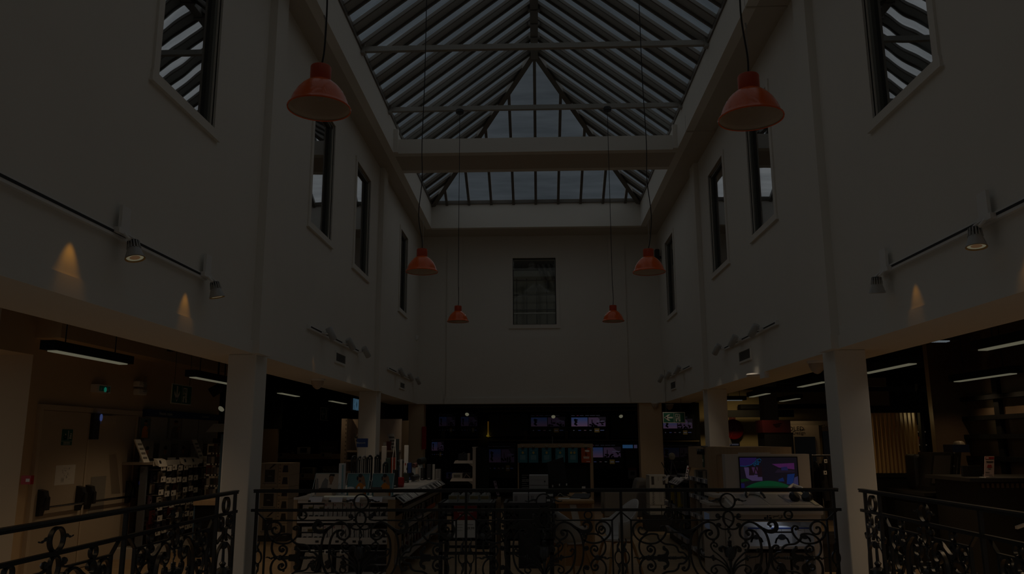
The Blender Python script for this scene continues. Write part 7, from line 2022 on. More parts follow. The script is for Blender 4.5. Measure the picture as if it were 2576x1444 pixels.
def ybox(px0, px1, py0, py1, label, grp, words=True, y=yb_):
    a, c = aY(px0, py0, y), aY(px1, py1, y)
    t = thing('carton', label, 'box', ((a.x + c.x) / 2, y + .25, c.z), grp)
    b = MB(); b.box(a.x, c.x, y, y + .5, c.z, a.z, M_wcart); b.build('carton_body', t)
    g = frame((0, y, 0), (0, 0, 1), (-1, 0, 0)); b = MB()
    if words == 1:
        for u in (.2, .8):
            x_ = a.x + (c.x - a.x) * u; b.text(g, 'YAMAHA', c.z + (a.z - c.z) * .4, -x_, .06, M_ink, .001)
        for k in range(3): b.rect(front(0, y, 0), a.x + (c.x - a.x) * .5 + k * .02, a.x + (c.x - a.x) * .5 + k * .02 + .004, c.z + .05, c.z + .25, 0, .001, M_grey)
    elif words == 2:
        for u in (.1, .7): x_ = a.x + (c.x - a.x) * u; b.rect(front(0, y, 0), x_, x_ + .05, a.z - .17, a.z - .02, 0, .001, mat('carton_mark', (.06, .055, .05), .7))
        b.rect(front(0, y, 0), a.x + (c.x - a.x) * .45, a.x + (c.x - a.x) * .48, a.z - .1, a.z - .03, 0, .001, M_grey)
    b.rect(front(0, y, 0), a.x + .02, a.x + .1, c.z + .02, c.z + .03, 0, .001, M_grey)
    # the print sits on the side that faces the hall
    b.v = [Vector((v.x, min(v.y, y), v.z)) if words != 1 else v for v in b.v]
    b.build('print', t)
wc = 'white cartons beside the armchair'
ybox(1633.5, 1682, 1196, 1231, 'white carton with dark marks on top of the carton stack beside the armchair', wc, 2)
ybox(1634, 1683, 1232, 1270, 'large white carton lettered YAMAHA in the carton stack beside the armchair', wc, 1)
ybox(1635, 1664, 1271, 1295, 'small white carton under the lettered one, left of two', wc, 0)
ybox(1665, 1684, 1271, 1295, 'small white carton under the lettered one, right of two', wc, 0)
a, c = aY(1633, 1295, yb_), aY(1690, 1295, yb_); b = MB(); b.box(a.x - .05, c.x + .1, yb_ - .02, yb_ + .6, 0, a.z - .0, M_charcoal); tag(b.build('platform'), 'dark low platform under the white carton stack', 'platform')
b = MB()
for px0, py0, px1, py1 in ((1664, 1163, 1680, 1194), (1680, 1180, 1686, 1193)): p, q = aY(px0, py0, yb_ + .3), aY(px1, py1, yb_ + .3); b.tube([tuple(p), (q.x, q.y, q.z)], .01, M_charcoal, 6)
tag(b.build('antenna_rods'), 'two thin dark rods standing on top of the white cartons', 'rods')
# ================================================================== RIGHT SIDE OF THE SHOP
# --- game console kiosk
M_kw = mat('kiosk_white', (.62, .56, .50), .4)
KX0, KX1, KY = aY(1846, 1340, 9.3).x, aY(2068, 1340, 9.3).x, 9.3
kz = lambda py, y=KY: aY(1950, py, y).z
t = thing('game_kiosk', 'white game console kiosk with a sloping top, lit shelf and a screen behind', 'kiosk', ((KX0 + KX1) / 2, KY + .5, 0))
KB = 10.18
g = front(0, KY, 0)
zc0, zc1 = kz(1306), kz(1288)
b = MB(); b.box(KX0, KX1, KY, KB, kz(1313) + .0, zc1 - .03, M_kw); b.rect(g, KX0, KX1, kz(1311), zc1 - .03, -.02, 0.004, M_kw); b.build('fascia', t)
b = MB(); b.box(KX0 + .0, KX0 + .11, KY + .01, KB, 0, kz(1311), M_kw); b.build('side_panel', t); b = MB(); b.box(KX1 - .09, KX1, KY + .01, KB, 0, kz(1311), M_kw); b.build('side_panel', t)
b = MB(); b.box(KX0 + .11, KX1 - .09, KY + .45, KY + .48, 0, kz(1311), M_kw); b.build('back_panel', t)
zs = kz(1374)
b = MB(); b.box(KX0 + .11, KX1 - .09, KY + .0, KY + .45, zs - .03, zs, M_kw); b.build('lit_shelf', t)
b = MB(); b.box(KX0 + .11, KX1 - .09, KY + .05, KY + .45, 0, .08, M_charcoal); b.build('floor_plinth', t)
# the sloping console
zt0, zt1 = kz(1273), aY(1950, 1238, 9.98).z
b = MB()
b.hexa([(KX0 - .02, KY - .05, zc1 - .03), (KX1 + .02, KY - .05, zc1 - .03), (KX1 + .02, KB - .1, zc1 - .03), (KX0 - .02, KB - .1, zc1 - .03)],
       [(KX0 - .02, KY - .05, zt0 - .0), (KX1 + .02, KY - .05, zt0 - .0), (KX1 - .0, KB - .2, zt1), (KX0 + .0, KB - .2, zt1)], M_kw)
o = b.build('console_top', t); md = o.modifiers.new('bevel', 'BEVEL'); md.width = .015; md.segments = 2
sl = frame((0, KY - .05, zt0), (1, 0, 0), (0, KB - .2 - KY, zt1 - zt0)); SLn = math.hypot(KB - .2 - KY, zt1 - zt0)
b = MB(); M_tray = mat('kiosk_tray_grey', (.42, .40, .38), .4)
for u0, u1 in ((.14, .42), (.44, .66), (.68, .93)):
    w = KX1 - KX0; b.rect(sl, KX0 + w * u0, KX0 + w * u1, .06, SLn - .1, .0, .003, M_tray)
b.build('tray_recess', t)
b = MB(); w = KX1 - KX0; b.rect(sl, KX0 + w * .02, KX0 + w * .13, .05, SLn - .05, 0, .012, M_kw); b.rect(sl, KX0 + w * .94, KX0 + w * .99, .03, SLn - .03, 0, .012, mat('kiosk_yellowish', (.6, .56, .42), .35)); b.build('tray_rim', t)
# side ledges at the left
for k, (zz, dx) in enumerate(((kz(1276) + .02, .16), (kz(1262) + .05, .10))):
    b = MB(); b.box(KX0 - dx - .03, KX0, KY + .35, KB, zz - .03, zz, M_kw); b.build('side_ledge', t)
b = MB(); b.box(KX0 - .16, KX0 - .005, KY + .4, KB, 0, kz(1276) - .02, M_kw); b.build('left_wing', t)
b = MB(); b.box(KX0 - .163, KX0 - .16, KY + .5, KB - .1, .62, .80, mat('wing_window', (.2, .25, .3), .3, emit=(.4, .6, 1), es=.12)); b.build('wing_window', t)
# logo
b = MB(); z0 = kz(1299); u0 = aY(1931, 1300, KY).x; s_ = .046
M_logo = mat('logo_navy', (.02, .03, .09), .5)
b.prism(g, [(u0 - .2 * s_, z0 - .55 * s_), (u0 + .12 * s_, z0 - .65 * s_), (u0 + .12 * s_, z0 + .9 * s_), (u0 - .2 * s_, z0 + 1.0 * s_)], .004, .006, M_logo)
b.ribbon(lambda a, c, t_=0: g(a, c, .006), [(u0 - .1 * s_, z0 + .95 * s_), (u0 + .45 * s_, z0 + .75 * s_), (u0 + .62 * s_, z0 + .35 * s_), (u0 + .42 * s_, z0 + .1 * s_)], .014, .002, M_logo)
for sx in (-1, 1): b.ribbon(lambda a, c, t_=0: g(a, c, .006), [(u0 + sx * .3 * s_, z0 - .28 * s_), (u0 + sx * .85 * s_, z0 - .3 * s_), (u0 + sx * .9 * s_, z0 - .5 * s_), (u0 + sx * .3 * s_, z0 - .62 * s_)], .009, .002, M_logo)
b.build('emblem', t)
b = MB(); px = lambda q: aY(q, 1300, KY).x; za, zm, zz_ = kz(1293), kz(1299), kz(1303.5)
rb = lambda P: b.ribbon(lambda a, c, t_=0: g(a, c, .006), P, .006, .002, M_ink)
rb([(px(1946), zz_), (px(1946), zm), (px(1957), zm), (px(1959), (zm + za) / 2), (px(1957), za), (px(1946), za)])
rb([(px(1973), za), (px(1968), za), (px(1967), (za + zm) / 2), (px(1966), zz_ + .005), (px(1964), zz_), (px(1958), zz_)])
rb([(px(1990), za), (px(1981), za), (px(1981), zm + .004), (px(1988), zm + .003), (px(1991), zm - .006), (px(1988), zz_), (px(1980), zz_)])
b.build('lettering', t)
add_light('kiosk_light', 'AREA', ((KX0 + KX1) / 2 + .02, KY + .25, kz(1311) - .03), 1.6, (.62, .75, 1), aim=((KX0 + KX1) / 2, KY + .25, 0), shape='RECTANGLE', size=.8, size_y=.3)
# boxes on the lit shelf and below
for i, (p0, p1) in enumerate(((1881, 1923), (1940, 1991), (2004, 2043))):
    a, c = aY(p0, 1330, KY + .12).x, aY(p1, 1330, KY + .12).x
    h = aY(1950, 1327, KY + .12).z - zs
    q = thing('console_box', 'white game controller box on the lit shelf of the kiosk, %s from the left' % ORD[i], 'box', ((a + c) / 2, KY + .2, zs), 'game controller boxes on the lit shelf')
    b = MB(); b.box(a, c, KY + .12, KY + .3, zs, zs + h, M_white); b.build('carton', q)
    gg = front(0, KY + .12, 0); w = c - a
    b = MB(); b.rect(gg, a, c, zs + h * .92, zs + h, 0, .003, mat('box_blue', (.03, .08, .4), .5)); b.build('blue_band', q)
    b = MB(); cx = (a + c) / 2; zz = zs + h * .45
    b.disc(gg, cx, zz, w * .2, 0, .005, M_charcoal, 18, w * .14)
    for sx in (-1, 1): b.ribbon(lambda u, v, t_=0: gg(u, v, .004), [(cx + sx * w * .15, zz), (cx + sx * w * .27, zz - w * .1), (cx + sx * w * .34, zz - w * .3)], .02, .006, M_charcoal)
    b.rect(gg, a + w * .08, a + w * .3, zs + h * .82, zs + h * .85, 0, .001, M_grey); b.rect(gg, cx - .002, cx + .002, zs + h * .6, zs + h * .9, 0, .001, M_grey)
    b.build('controller_picture', q)
for i, (p0, p1) in enumerate(((1875, 1926), (1930, 1987), (1994, 2046))):
    a, c = aY(p0, 1400, KY + .08).x, aY(p1, 1400, KY + .08).x; zt_ = kz(1391, KY + .08)
    q = thing('console_box', 'tall pale box with a round dark picture low in the kiosk, %s from the left' % ORD[i], 'box', ((a + c) / 2, KY + .2, .08), 'tall pale boxes low in the kiosk')
    b = MB(); b.box(a, c, KY + .08, KY + .35, .08, zt_, mat('pale_console_box', (.34, .31, .29), .6)); b.build('carton', q)
    gg = front(0, KY + .08, 0); w = c - a
    b = MB(); b.disc(gg, a + w * .6, zt_ - .17, w * .2, 0, .004, M_charcoal, 18, w * .26); b.disc(gg, a + w * .6, zt_ - .19, w * .24, 0, .002, M_grey, 18, w * .24); b.rect(gg, a + w * .08, a + w * .3, zt_ - .03, zt_ - .02, 0, .001, M_grey); b.rect(gg, a + w * .48, a + w * .5, zt_ - .12, zt_, 0, .001, M_grey); b.build('print', q)
# screen panel
PY_ = 10.2
a, c = aY(1823, 1143, PY_), aY(2042, 1235, PY_)
t2 = thing('game_display', 'white upright panel holding a lit game screen behind the kiosk console', 'display panel', ((a.x + c.x) / 2, PY_ + .1, .0))
gs = front(0, PY_, 0)
zlow = zt1 + .01
b = MB(); b.box(a.x, c.x, PY_, PY_ + .16, zlow, a.z, M_kw); b.box(a.x + .1, c.x - .1, PY_ + .1, PY_ + .25, 0, zlow, M_kw); b.build('panel', t2)
b = MB(); q0, q1 = aY(1858, 1138, PY_ + .1), aY(1934, 1138, PY_ + .1); b.box(q0.x, q1.x, PY_ + .03, PY_ + .13, a.z, a.z + .018, M_kw); b.build('top_bar', t2)
sa, sc = aY(1857, 1149, PY_), aY(2011, 1232, PY_)
b = MB(); b.rect(gs, sa.x, sc.x, sc.z - .02, sa.z, .0, .012, M_black); b.build('screen_frame', t2)
# the picture: a workshop with a green mound
b = MB(); W_, H_ = sc.x - sa.x, sa.z - sc.z + .0
U = lambda x: sa.x + .012 + (W_ - .024) * x
V = lambda y: sc.z + (H_ - .012) * (y)
def sp(pts, m, k): b.prism(gs, [(U(x), V(1 - y)) for x, y in pts], .012, .012 + .0008 * k, m)
sp([(0, 0), (1, 0), (1, .99), (0, .99)], glow('scr_dark', (9, 7, 14)), 1)
sp([(0, .0), (.3, 0), (.27, .12), (.2, .22), (.1, .27), (0, .25)], glow('scr_violet', (20, 12, 46)), 2)
sp([(.07, .3), (.15, .3), (.17, .52), (.38, .55), (.38, .72), (.2, .72), (.1, .62)], glow('scr_lilac', (44, 34, 58)), 2)
sp([(.56, .2), (.95, .17), (.95, .37), (.68, .31)], glow('scr_magenta', (50, 18, 54)), 2)
sp([(.2, .3), (.32, .3), (.34, .5), (.22, .5)], glow('scr_purple', (42, 24, 46)), 2); sp([(.16, .28), (.2, .28), (.24, .55), (.15, .55)], glow('scr_brown', (14, 6, 10)), 3); sp([(.31, .27), (.38, .27), (.38, .6), (.3, .6)], glow('scr_brown', (14, 6, 10)), 3); sp([(.23, .5), (.26, .3), (.28, .3), (.32, .5), (.3, .5), (.27, .36), (.25, .5)], glow('scr_brown', (14, 6, 10)), 3)
sp([(.66, .36), (.95, .4), (.95, .46), (.6, .47)], glow('scr_shelf', (18, 12, 24)), 3); sp([(.72, .3), (.82, .28), (.84, .4), (.72, .4)], glow('scr_indigo', (18, 18, 48)), 4)
sp([(.82, .52), (.95, .5), (.9, .84), (.8, .82)], glow('scr_blue', (8, 26, 64)), 3); sp([(.66, .68), (.74, .62), (.76, .74), (.66, .74)], glow('scr_blue2', (8, 22, 56)), 3); sp([(.94, .62), (1, .58), (1, .86), (.9, .86)], glow('scr_haze', (34, 32, 56)), 3)
sp([(0, .66), (.12, .66), (.16, .72), (.0, .76)], glow('scr_leaf', (6, 26, 8)), 3); sp([(0, .8), (.06, .8), (.06, .96), (0, .96)], glow('scr_indigo2', (12, 10, 44)), 3)
sp([(.07, .93)] + [(.07 + .82 * k / 14, .93 - .21 * math.sin(PI * k / 14) ** .8) for k in range(1, 14)] + [(.89, .93), (.5, .9)], glow('scr_green', (3, 42, 22)), 4)
sp([(.1, .95)] + [(.1 + .78 * k / 12, .93 - .05 * math.sin(PI * k / 12)) for k in range(1, 12)] + [(.88, .95), (.5, .94)], glow('scr_green2', (4, 30, 14)), 5)
b.ribbon(lambda u, v, t_=0: gs(u, v, .0165), [(U(.0), V(1 - .26)), (U(.1), V(1 - .27)), (U(.2), V(1 - .22)), (U(.27), V(1 - .13)), (U(.31), V(1 - .04))], .006, .001, glow('scr_teal', (8, 44, 70)))
for cx, cy, r in ((.345, .09, .03), (.3, .17, .022), (.26, .22, .018), (.32, .2, .012)):
    b.ribbon(lambda u, v, t_=0: gs(u, v, .017), [(U(cx + r * math.cos(k * PI / 8)), V(1 - cy + 1.7 * r * math.sin(k * PI / 8))) for k in range(15)], .007, .001, glow('scr_teal', (8, 44, 70)))
b.build('picture', t2)
add_light('screen_light', 'AREA', ((sa.x + sc.x) / 2, PY_ - .03, (sa.z + sc.z) / 2), .5, (.4, .4, 1), aim=((sa.x + sc.x) / 2, PY_ - 1, sc.z - .1), shape='RECTANGLE', size=.7, size_y=.35, spread=math.radians(120)) if False else None
# things lying on the console
def on_slope(u, v, h=0.0): return sl(u, v, h)
q = thing('game_headset', 'black gaming headset lying on the right of the kiosk console', 'headset', on_slope(aY(2008, 1250, 9.6).x, .35))
cxh = aY(2008, 1250, 9.6).x
b = MB()
for du in (-.075, .07):
    b.lathe(on_slope(cxh + du, .26, .045), [(0, -.04), (.05, -.036), (.062, -.01), (.062, .02), (.045, .04), (0, .042)], M_hb, 22, Vector((.55 if du < 0 else -.55, -.5, .6)))
b.build('ear_cups', q, smooth=45)
b = MB(); b.tube([tuple(on_slope(cxh - .09, .3, .05)), tuple(on_slope(cxh - .075, .46, .1)), tuple(on_slope(cxh, .55, .12)), tuple(on_slope(cxh + .075, .46, .1)), tuple(on_slope(cxh + .085, .3, .05))], [.012, .018, .02, .018, .012], M_white, 8); b.build('headband', q, smooth=50)
q = thing('game_controller', 'white and black game controller on the left of the kiosk console', 'game controller', on_slope(aY(1893, 1245, 9.7).x, .5))
cx_ = aY(1893, 1245, 9.75).x
b = MB(); b.prism(lambda u, v, t_: on_slope(cx_ + u, .55 + v, .03 + t_), [(-.07, .05), (.07, .05), (.1, -.03), (.085, -.1), (.06, -.09), (.035, -.02), (-.035, -.02), (-.06, -.09), (-.085, -.1), (-.1, -.03)], -.02, .025, M_white); o = b.build('body', q); md = o.modifiers.new('bevel', 'BEVEL'); md.width = .012; md.segments = 3
b = MB(); b.tube([tuple(on_slope(cx_ - .085, .46, .05)), tuple(on_slope(cx_ - .1, .42, .03)), tuple(on_slope(cx_ - .09, .40, .01))], .014, M_charcoal, 8); b.tube([tuple(on_slope(cx_ + .085, .46, .05)), tuple(on_slope(cx_ + .1, .40, .03)), tuple(on_slope(cx_ + .105, .37, .01))], .014, M_charcoal, 8); b.build('grips', q, smooth=50)

# --- oak gondola behind the kiosk, goods on its left side
GX, GY0, GY1 = aY(1784, 1200, 10.9).x, 10.9, 12.35
gz = aY(1800, 1125, GY0).z
t = thing('oak_gondola', 'pale oak gondola behind the kiosk with hooks and goods on its left side', 'shelving', (GX + .6, 11.6, 0))
GX1 = aY(1991, 1128, GY0).x
g = front(0, GY0, 0)
b = MB(); b.box(GX, GX + .11, GY0, GY0 + .12, 0, gz, M_oak); b.build('corner_post', t)
b = MB(); b.rect(g, GX + .11, GX1, 0, gz - .0, -.06, -.01, M_oak); b.rect(g, GX + .11, GX1, gz - .1, gz, -.02, .0, M_oak); b.rect(g, GX1 - .11, GX1, 0, gz - .1, -.02, .0, M_oak); b.build('end_panel', t)
b = MB(); b.box(GX + .3, GX1, GY0 + .06, GY1, gz - .02, gz, M_oak); b.build('top_board', t)
b = MB(); b.box(GX + .28, GX + .32, GY0 + .1, GY1, 0, gz, M_oak); b.box(GX, GX + .3, GY1 - .03, GY1, 0, gz, M_oak); b.build('side_back', t)
gl_ = facing_left(GX, 0, 0)
b = MB(); b.rect(gl_, -GY1, -GY0 - .12, gz - .30, gz, -.04, 0, M_oak); b.build('side_header', t)
zr = (aX(1768, 1210, GX).z, aX(1768, 1256, GX).z, aX(1768, 1306, GX).z, .1)
for z in zr:
    b = MB(); b.rect(gl_, -GY1, -GY0 - .12, z - .02, z + .025, -.28, .0, M_railgrey); b.rect(gl_, -GY1, -GY0 - .12, z - .025, z + .03, 0, .012, mat('rail_blue_grey', (.30, .31, .36), .4))
    for k in range(5): b.rect(gl_, -GY1 + .15 + k * .25, -GY1 + .24 + k * .25, z - .02, z + .025, .012, .016, M_charcoal if k % 2 else M_paper)
    b.build('side_shelf', t)
cols = [mat('case_%d' % i, c, .35) for i, c in enumerate(((.05, .055, .05), (.03, .03, .035), (.12, .12, .11), (.4, .38, .34), (.02, .025, .06), (.35, .30, .24)))]
for r, z in enumerate(zr):
    top = (gz - .32, zr[0] - .04, zr[1] - .04, zr[2] - .04)[r]
    for k in range(9):
        y = GY0 + .17 + k * .13; h = (top - z - .03) * rk.uniform(.8, .98)
        b = MB(); b.box(GX + .03 + rk.uniform(0, .03), GX + .2, y, y + rk.uniform(.02, .09), z + .026, z + .026 + h, cols[rk.randrange(6)] if r != 2 else cols[rk.choice((3, 5, 3))])
        o = b.build('boxed_game')
        tag(o, 'boxed item on the %s shelf of the oak gondola, %s from its front corner' % (('top', 'second', 'third', 'lowest')[r], ORD[k]), 'boxed item', 'boxed items on the oak gondola side')
b = MB(); b.box(GX - .012, GX - .002, GY0 + .25, GY0 + .33, gz - .27, gz - .08, mat('tag_green', (.05, .12, .06), .6)); b.box(GX - .016, GX - .012, GY0 + .27, GY0 + .31, gz - .2, gz - .16, M_paper); tag(b.build('green_tag'), 'small green tag on the upper left side of the oak gondola', 'tag')
b = MB()
for k in range(3): b.ribbon(lambda u, v, t_=0: gl_(u, v, .02 + t_), [(-GY0 - .25 - k * .16, gz - .03), (-GY0 - .22 - k * .16, gz - .06), (-GY0 - .23 - k * .16, gz - .10)], .012, .04, M_ink)
b.box(GX - .03, GX + .03, GY0 + .13, GY0 + .3, gz - .0, gz + .018, M_steel); tag(b.build('cable_clips'), 'dark hooks and a metal clip at the top left of the oak gondola', 'hooks')
# --- lower gondola further back on the left
LX = GX - .02; LY0, LY1 = 12.4, 14.4
lz = aX(1720, 1206, LX).z
t = thing('low_gondola', 'lower dark gondola with sloping price holders and yellow hanging goods', 'shelving', (LX + .3, 13.4, 0))
b = MB(); b.box(LX + .02, LX + .7, LY0, LY1, 0, lz - .12, M_dark); b.box(LX + .0, LX + .72, LY0, LY1, lz - .04, lz, M_charcoal); b.build('body', t)
gq = facing_left(LX, 0, 0)
for z in (aX(1710, 1279, LX).z, aX(1710, 1345, LX).z):
    b = MB(); b.rect(gq, -LY1, -LY0, z - .035, z + .03, -.0, .05, mat('rail_blue_grey', (.30, .31, .36), .4))
    for k in range(4): b.rect(gq, -LY1 + .2 + k * .45, -LY1 + .36 + k * .45, z - .03, z + .025, .05, .054, M_charcoal if k % 2 else M_grey)
    b.build('price_rail', t)
for i, y in enumerate((12.75, 12.95, 13.15, 13.35, 14.1)):
    b = MB(); b.hexa([(LX - .12, y - .09, lz - .075), (LX - .11, y - .09, lz - .085), (LX - .11, y + .09, lz - .085), (LX - .12, y + .09, lz - .075)][::-1], [(LX - .0, y - .09, lz + .01), (LX + .01, y - .09, lz), (LX + .01, y + .09, lz), (LX - .0, y + .09, lz + .01)][::-1], mat('price_plastic_grey', (.5, .48, .49), .3))
    b.hexa([(LX - .112, y - .06, lz - .06), (LX - .108, y - .06, lz - .06), (LX - .108, y - .02, lz - .06), (LX - .112, y - .02, lz - .06)][::-1], [(LX - .062, y - .06, lz - .02), (LX - .058, y - .06, lz - .02), (LX - .058, y - .02, lz - .02), (LX - .062, y - .02, lz - .02)][::-1], M_charcoal)
    b.build('price_holder', t)
M_yg = mat('goods_yellow', (.38, .30, .01), .5)
for r, (z, n) in enumerate(((lz - .14, 12), (aX(1710, 1279, LX).z - .06, 12))):
    for k in range(n):
        y = LY0 + .1 + k * .155; h = rk.uniform(.22, .36) if r == 0 else rk.uniform(.16, .24)
        b = MB(); m = M_yg if (r == 0 and k in (2, 3, 6, 7)) or (r == 1 and k in (1,)) else cols[rk.randrange(3)]
        b.box(LX - .05, LX - .0, y, y + rk.uniform(.04, .09), z - h, z, m); b.box(LX - .053, LX - .05, y + .005, y + .035, z - .05, z - .01, M_paper if k % 3 == 0 else M_charcoal)
        tag(b.build('hanging_pack'), 'hanging pack on the %s row of the low gondola, %s from its near end' % (('upper', 'lower')[r], ORD[k]), 'accessory pack', 'hanging packs of the low gondola')
a, c = aY(1723, 1205, 12.9), aY(1733, 1172, 12.9)
b = MB(); b.hexa([(a.x, 12.9, lz), (a.x + .035, 12.9, lz), (a.x + .035, 12.91, lz), (a.x, 12.91, lz)], [(c.x - .01, 13.0, c.z), (c.x + .03, 13.0, c.z), (c.x + .03, 13.01, c.z), (c.x - .01, 13.01, c.z)], mat('white_strip', (.45, .40, .42), .5))
for k in range(4): qf = .15 + k * .2; b.box(a.x + (c.x - a.x) * qf + .008, a.x + (c.x - a.x) * qf + .024, 12.893 + .1 * qf, 12.899 + .1 * qf, lz + (c.z - lz) * qf, lz + (c.z - lz) * (qf + .1), M_red if k == 3 else M_charcoal)
tag(b.build('price_strip'), 'tall tilted white price strip on top of the low gondola', 'price strip')
t = thing('tripod_ring', 'small round lamp on a tripod on the low gondola in front of the dark television', 'lamp', (aY(1692, 1170, 14.0).x, 14.0, lz))
p = aY(1690, 1148, 14.0)
b = MB(); b.lathe(p, [(0, -.03), (.05, -.025), (.06, 0), (.05, .025), (0, .03)], mat('dim_globe', (.12, .11, .09), .3), 18, Vector((0, 1, 0))); b.build('globe', t, smooth=50)
for k in range(3):
    b = MB(); gk = k * 2.1; b.tube([(p.x, p.y, p.z - .05), (p.x + .09 * math.cos(gk), p.y + .09 * math.sin(gk), lz)], .006, M_charcoal, 6); b.build('leg', t)
t = thing('turntable', 'low dark round-edged player with a pale tray on the low gondola', 'player', (LX + .3, 13.3, lz))
b = MB(); b.box(LX + .06, LX + .6, 13.2, 13.7, lz, lz + .05, M_charcoal); o = b.build('body', t); md = o.modifiers.new('bevel', 'BEVEL'); md.width = .02; md.segments = 3
b = MB(); b.box(LX + .03, LX + .62, 13.16, 13.2, lz, lz + .012, M_paper); b.build('tray', t)

# --- hanging exit sign at right
y = 18.4; a, c = aY(1667, 1037, y), aY(1724, 1064, y)
hanging_exit('green exit sign with an arrow to the left hanging beside the middle right column', front(0, y, 0), a.x, c.x, c.z, a.z, ZC, -PI / 2, False)
# --- fire hose reel
wy = 24.4; p = aY(1846, 1080, wy - .25); r = .29
t = thing('fire_hose_reel', 'round red fire hose reel on the yellow wall', 'hose reel', (p.x, wy - .1, p.z - r))
M_reel = mat('reel_red', (.30, .012, .01), .3)
b = MB(); b.lathe(p, [(0, -.0), (r * .9, -.012), (r, -.0), (r, .02), (r * .95, .03)], M_reel, 40, Vector((0, 1, 0))); b.build('front_disc', t, smooth=35)
b = MB(); b.lathe(p, [(r * .95, .03), (r * .97, .2), (r, .22), (r, .24), (0, .24)], mat('hose_black', (.02, .02, .02), .6), 40, Vector((0, 1, 0)), cap=False); b.build('hose_coil', t, smooth=35)
b = MB(); b.lathe(p, [(0, -.04), (.03, -.035), (.05, -.012)], M_red, 16, Vector((0, 1, 0))); b.tube([(p.x, p.y - .03, p.z), (p.x - .1, p.y - .03, p.z - .22), (p.x - .16, p.y + .05, p.z - .36), (p.x - .2, p.y + .1, p.z - .4)], .016, M_red, 8)
for k in range(6): gk = k * PI / 3 + .3; b.tube([(p.x + .05 * math.cos(gk), p.y - .012, p.z + .05 * math.sin(gk)), (p.x + r * .9 * math.cos(gk), p.y - .008, p.z + r * .9 * math.sin(gk))], .004, M_reel, 5)
b.build('hub_and_valve', t)
b = MB(); b.box(p.x - .08, p.x + .08, wy - .1, wy, p.z - .05, p.z + .05, M_red); b.build('wall_bracket', t)
a, c = aY(1833, 1038, wy), aY(1850, 1056, wy)
t = thing('hose_sign', 'red sign plate above the fire hose reel', 'sign', ((a.x + c.x) / 2, wy - .02, c.z))
b = MB(); b.box(a.x, c.x, wy - .02, wy, c.z, a.z, mat('plate_red', (.22, .015, .012), .5)); b.build('plate', t)
b = MB(); gg = front(0, wy - .02, 0); w = c.x - a.x; h = a.z - c.z; b.rect(gg, a.x + w * .45, a.x + w * .65, c.z + h * .2, c.z + h * .8, 0, .002, mat('dim_plate_white', (.3, .12, .1), .6)); b.disc(gg, a.x + w * .25, c.z + h * .5, w * .12, 0, .002, mat('dim_plate_white', (.3, .12, .1), .6), 12); b.rect(gg, a.x + w * .8, a.x + w * .9, c.z + h * .2, c.z + h * .8, 0, .002, mat('dim_plate_white', (.3, .12, .1), .6)); b.build('pictogram', t)
a, c = aY(1817, 1113, 23.9), aY(1864, 1123, 23.9)
t = tv(1813, 1113, 1864, 1170, 23.9, 'television behind the oak gondola under the hose reel, only its menu line showing', 0)
g = front(0, 23.9, 0); b = MB()
for px_ in (1829, 1836, 1843, 1852): q = aY(px_, 1118, 23.9); b.rect(g, q.x - (.03 if px_ < 1850 else .07), q.x + (.03 if px_ < 1850 else .07), q.z - .025, q.z + .02, .002, .004, glow('menu_white', (34, 34, 42)))
b.build('menu_line', t)
b = MB(); a = aY(1838, 1180, 23.9); b.box(a.x - .7, a.x + .7, 23.7, 24.39, 0, aY(1838, 1170, 23.9).z, M_dark); tag(b.build('cabinet'), 'dark cabinet under the television below the hose reel', 'cabinet')
b = MB(); a = aY(1812, 1101, 15.3); c = aY(1817, 1122, 15.3)
b.hexa([(3.5, 15.0, a.z - .12), (3.56, 15.0, a.z - .12), (3.56, 15.2, a.z - .12), (3.5, 15.2, a.z - .12)], [(3.5, 15.05, a.z), (3.53, 15.05, a.z), (3.53, 15.2, a.z), (3.5, 15.2, a.z)], M_white); tag(b.build('wall_speaker'), 'small white speaker fixed to the middle right column', 'speaker')
# --- dim square column, red banner display, white display board
cy = 19.0
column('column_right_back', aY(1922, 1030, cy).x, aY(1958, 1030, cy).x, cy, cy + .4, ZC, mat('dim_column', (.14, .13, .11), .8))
y = 16.2; a, c = aY(1917, 1057, y), aY(1990, 1088, y)
t = thing('banner_display', 'dark display stand with a red banner on top behind the oak gondola', 'display', ((a.x + c.x) / 2, y, 0))
b = MB(); b.box(a.x, c.x, y, y + .5, c.z, a.z, mat('banner_red', (.07, .004, .004), .5)); b.build('banner', t)
b = MB(); b.box(a.x + .03, c.x + .04, y + .01, y + .5, 0, c.z, M_black); b.build('body', t)
b = MB(); gg = front(0, y, 0)
for k, (q0, q1) in enumerate((((1944, 1068), (1966, 1065)), ((1946, 1071), (1963, 1069)), ((1950, 1074), (1962, 1073)))):
    u, v = aY(*q0, y), aY(*q1, y); b.ribbon(lambda i, j, t_=0: gg(i, j, .003), [(u.x, u.z), (v.x, v.z)], .01, .003, mat('banner_mark', (.16, .11, .09), .6))
b.build('emblem', t)
y = 17.5; a, c = aY(1988, 1070, y), aY(2066, 1160, y)
t = thing('display_board', 'cream display board lettered LED evo Design around a black screen', 'display board', ((a.x + c.x) / 2, y, 0))
M_cream = mat('display_cream', (.60, .50, .34), .6)
b = MB(); b.box(a.x, c.x, y, y + .1, 0, a.z, M_cream); b.box(a.x, c.x + .5, y, y + .1, a.z, a.z + .09, mat('display_cream_dim', (.42, .36, .25), .6)); b.build('board', t)
b = MB(); gg = front(0, y, 0); q = aY(2003, 1079, y); b.text(gg, 'OLED', q.x, q.z, .13, M_ink, .002); q = aY(2018, 1080, y); b.text(gg, 'evo', q.x, q.z, .08, M_ink, .002); q = aY(2010, 1089, y); b.text(gg, 'Design', q.x, q.z, .1, M_ink, .002); b.build('lettering', t)
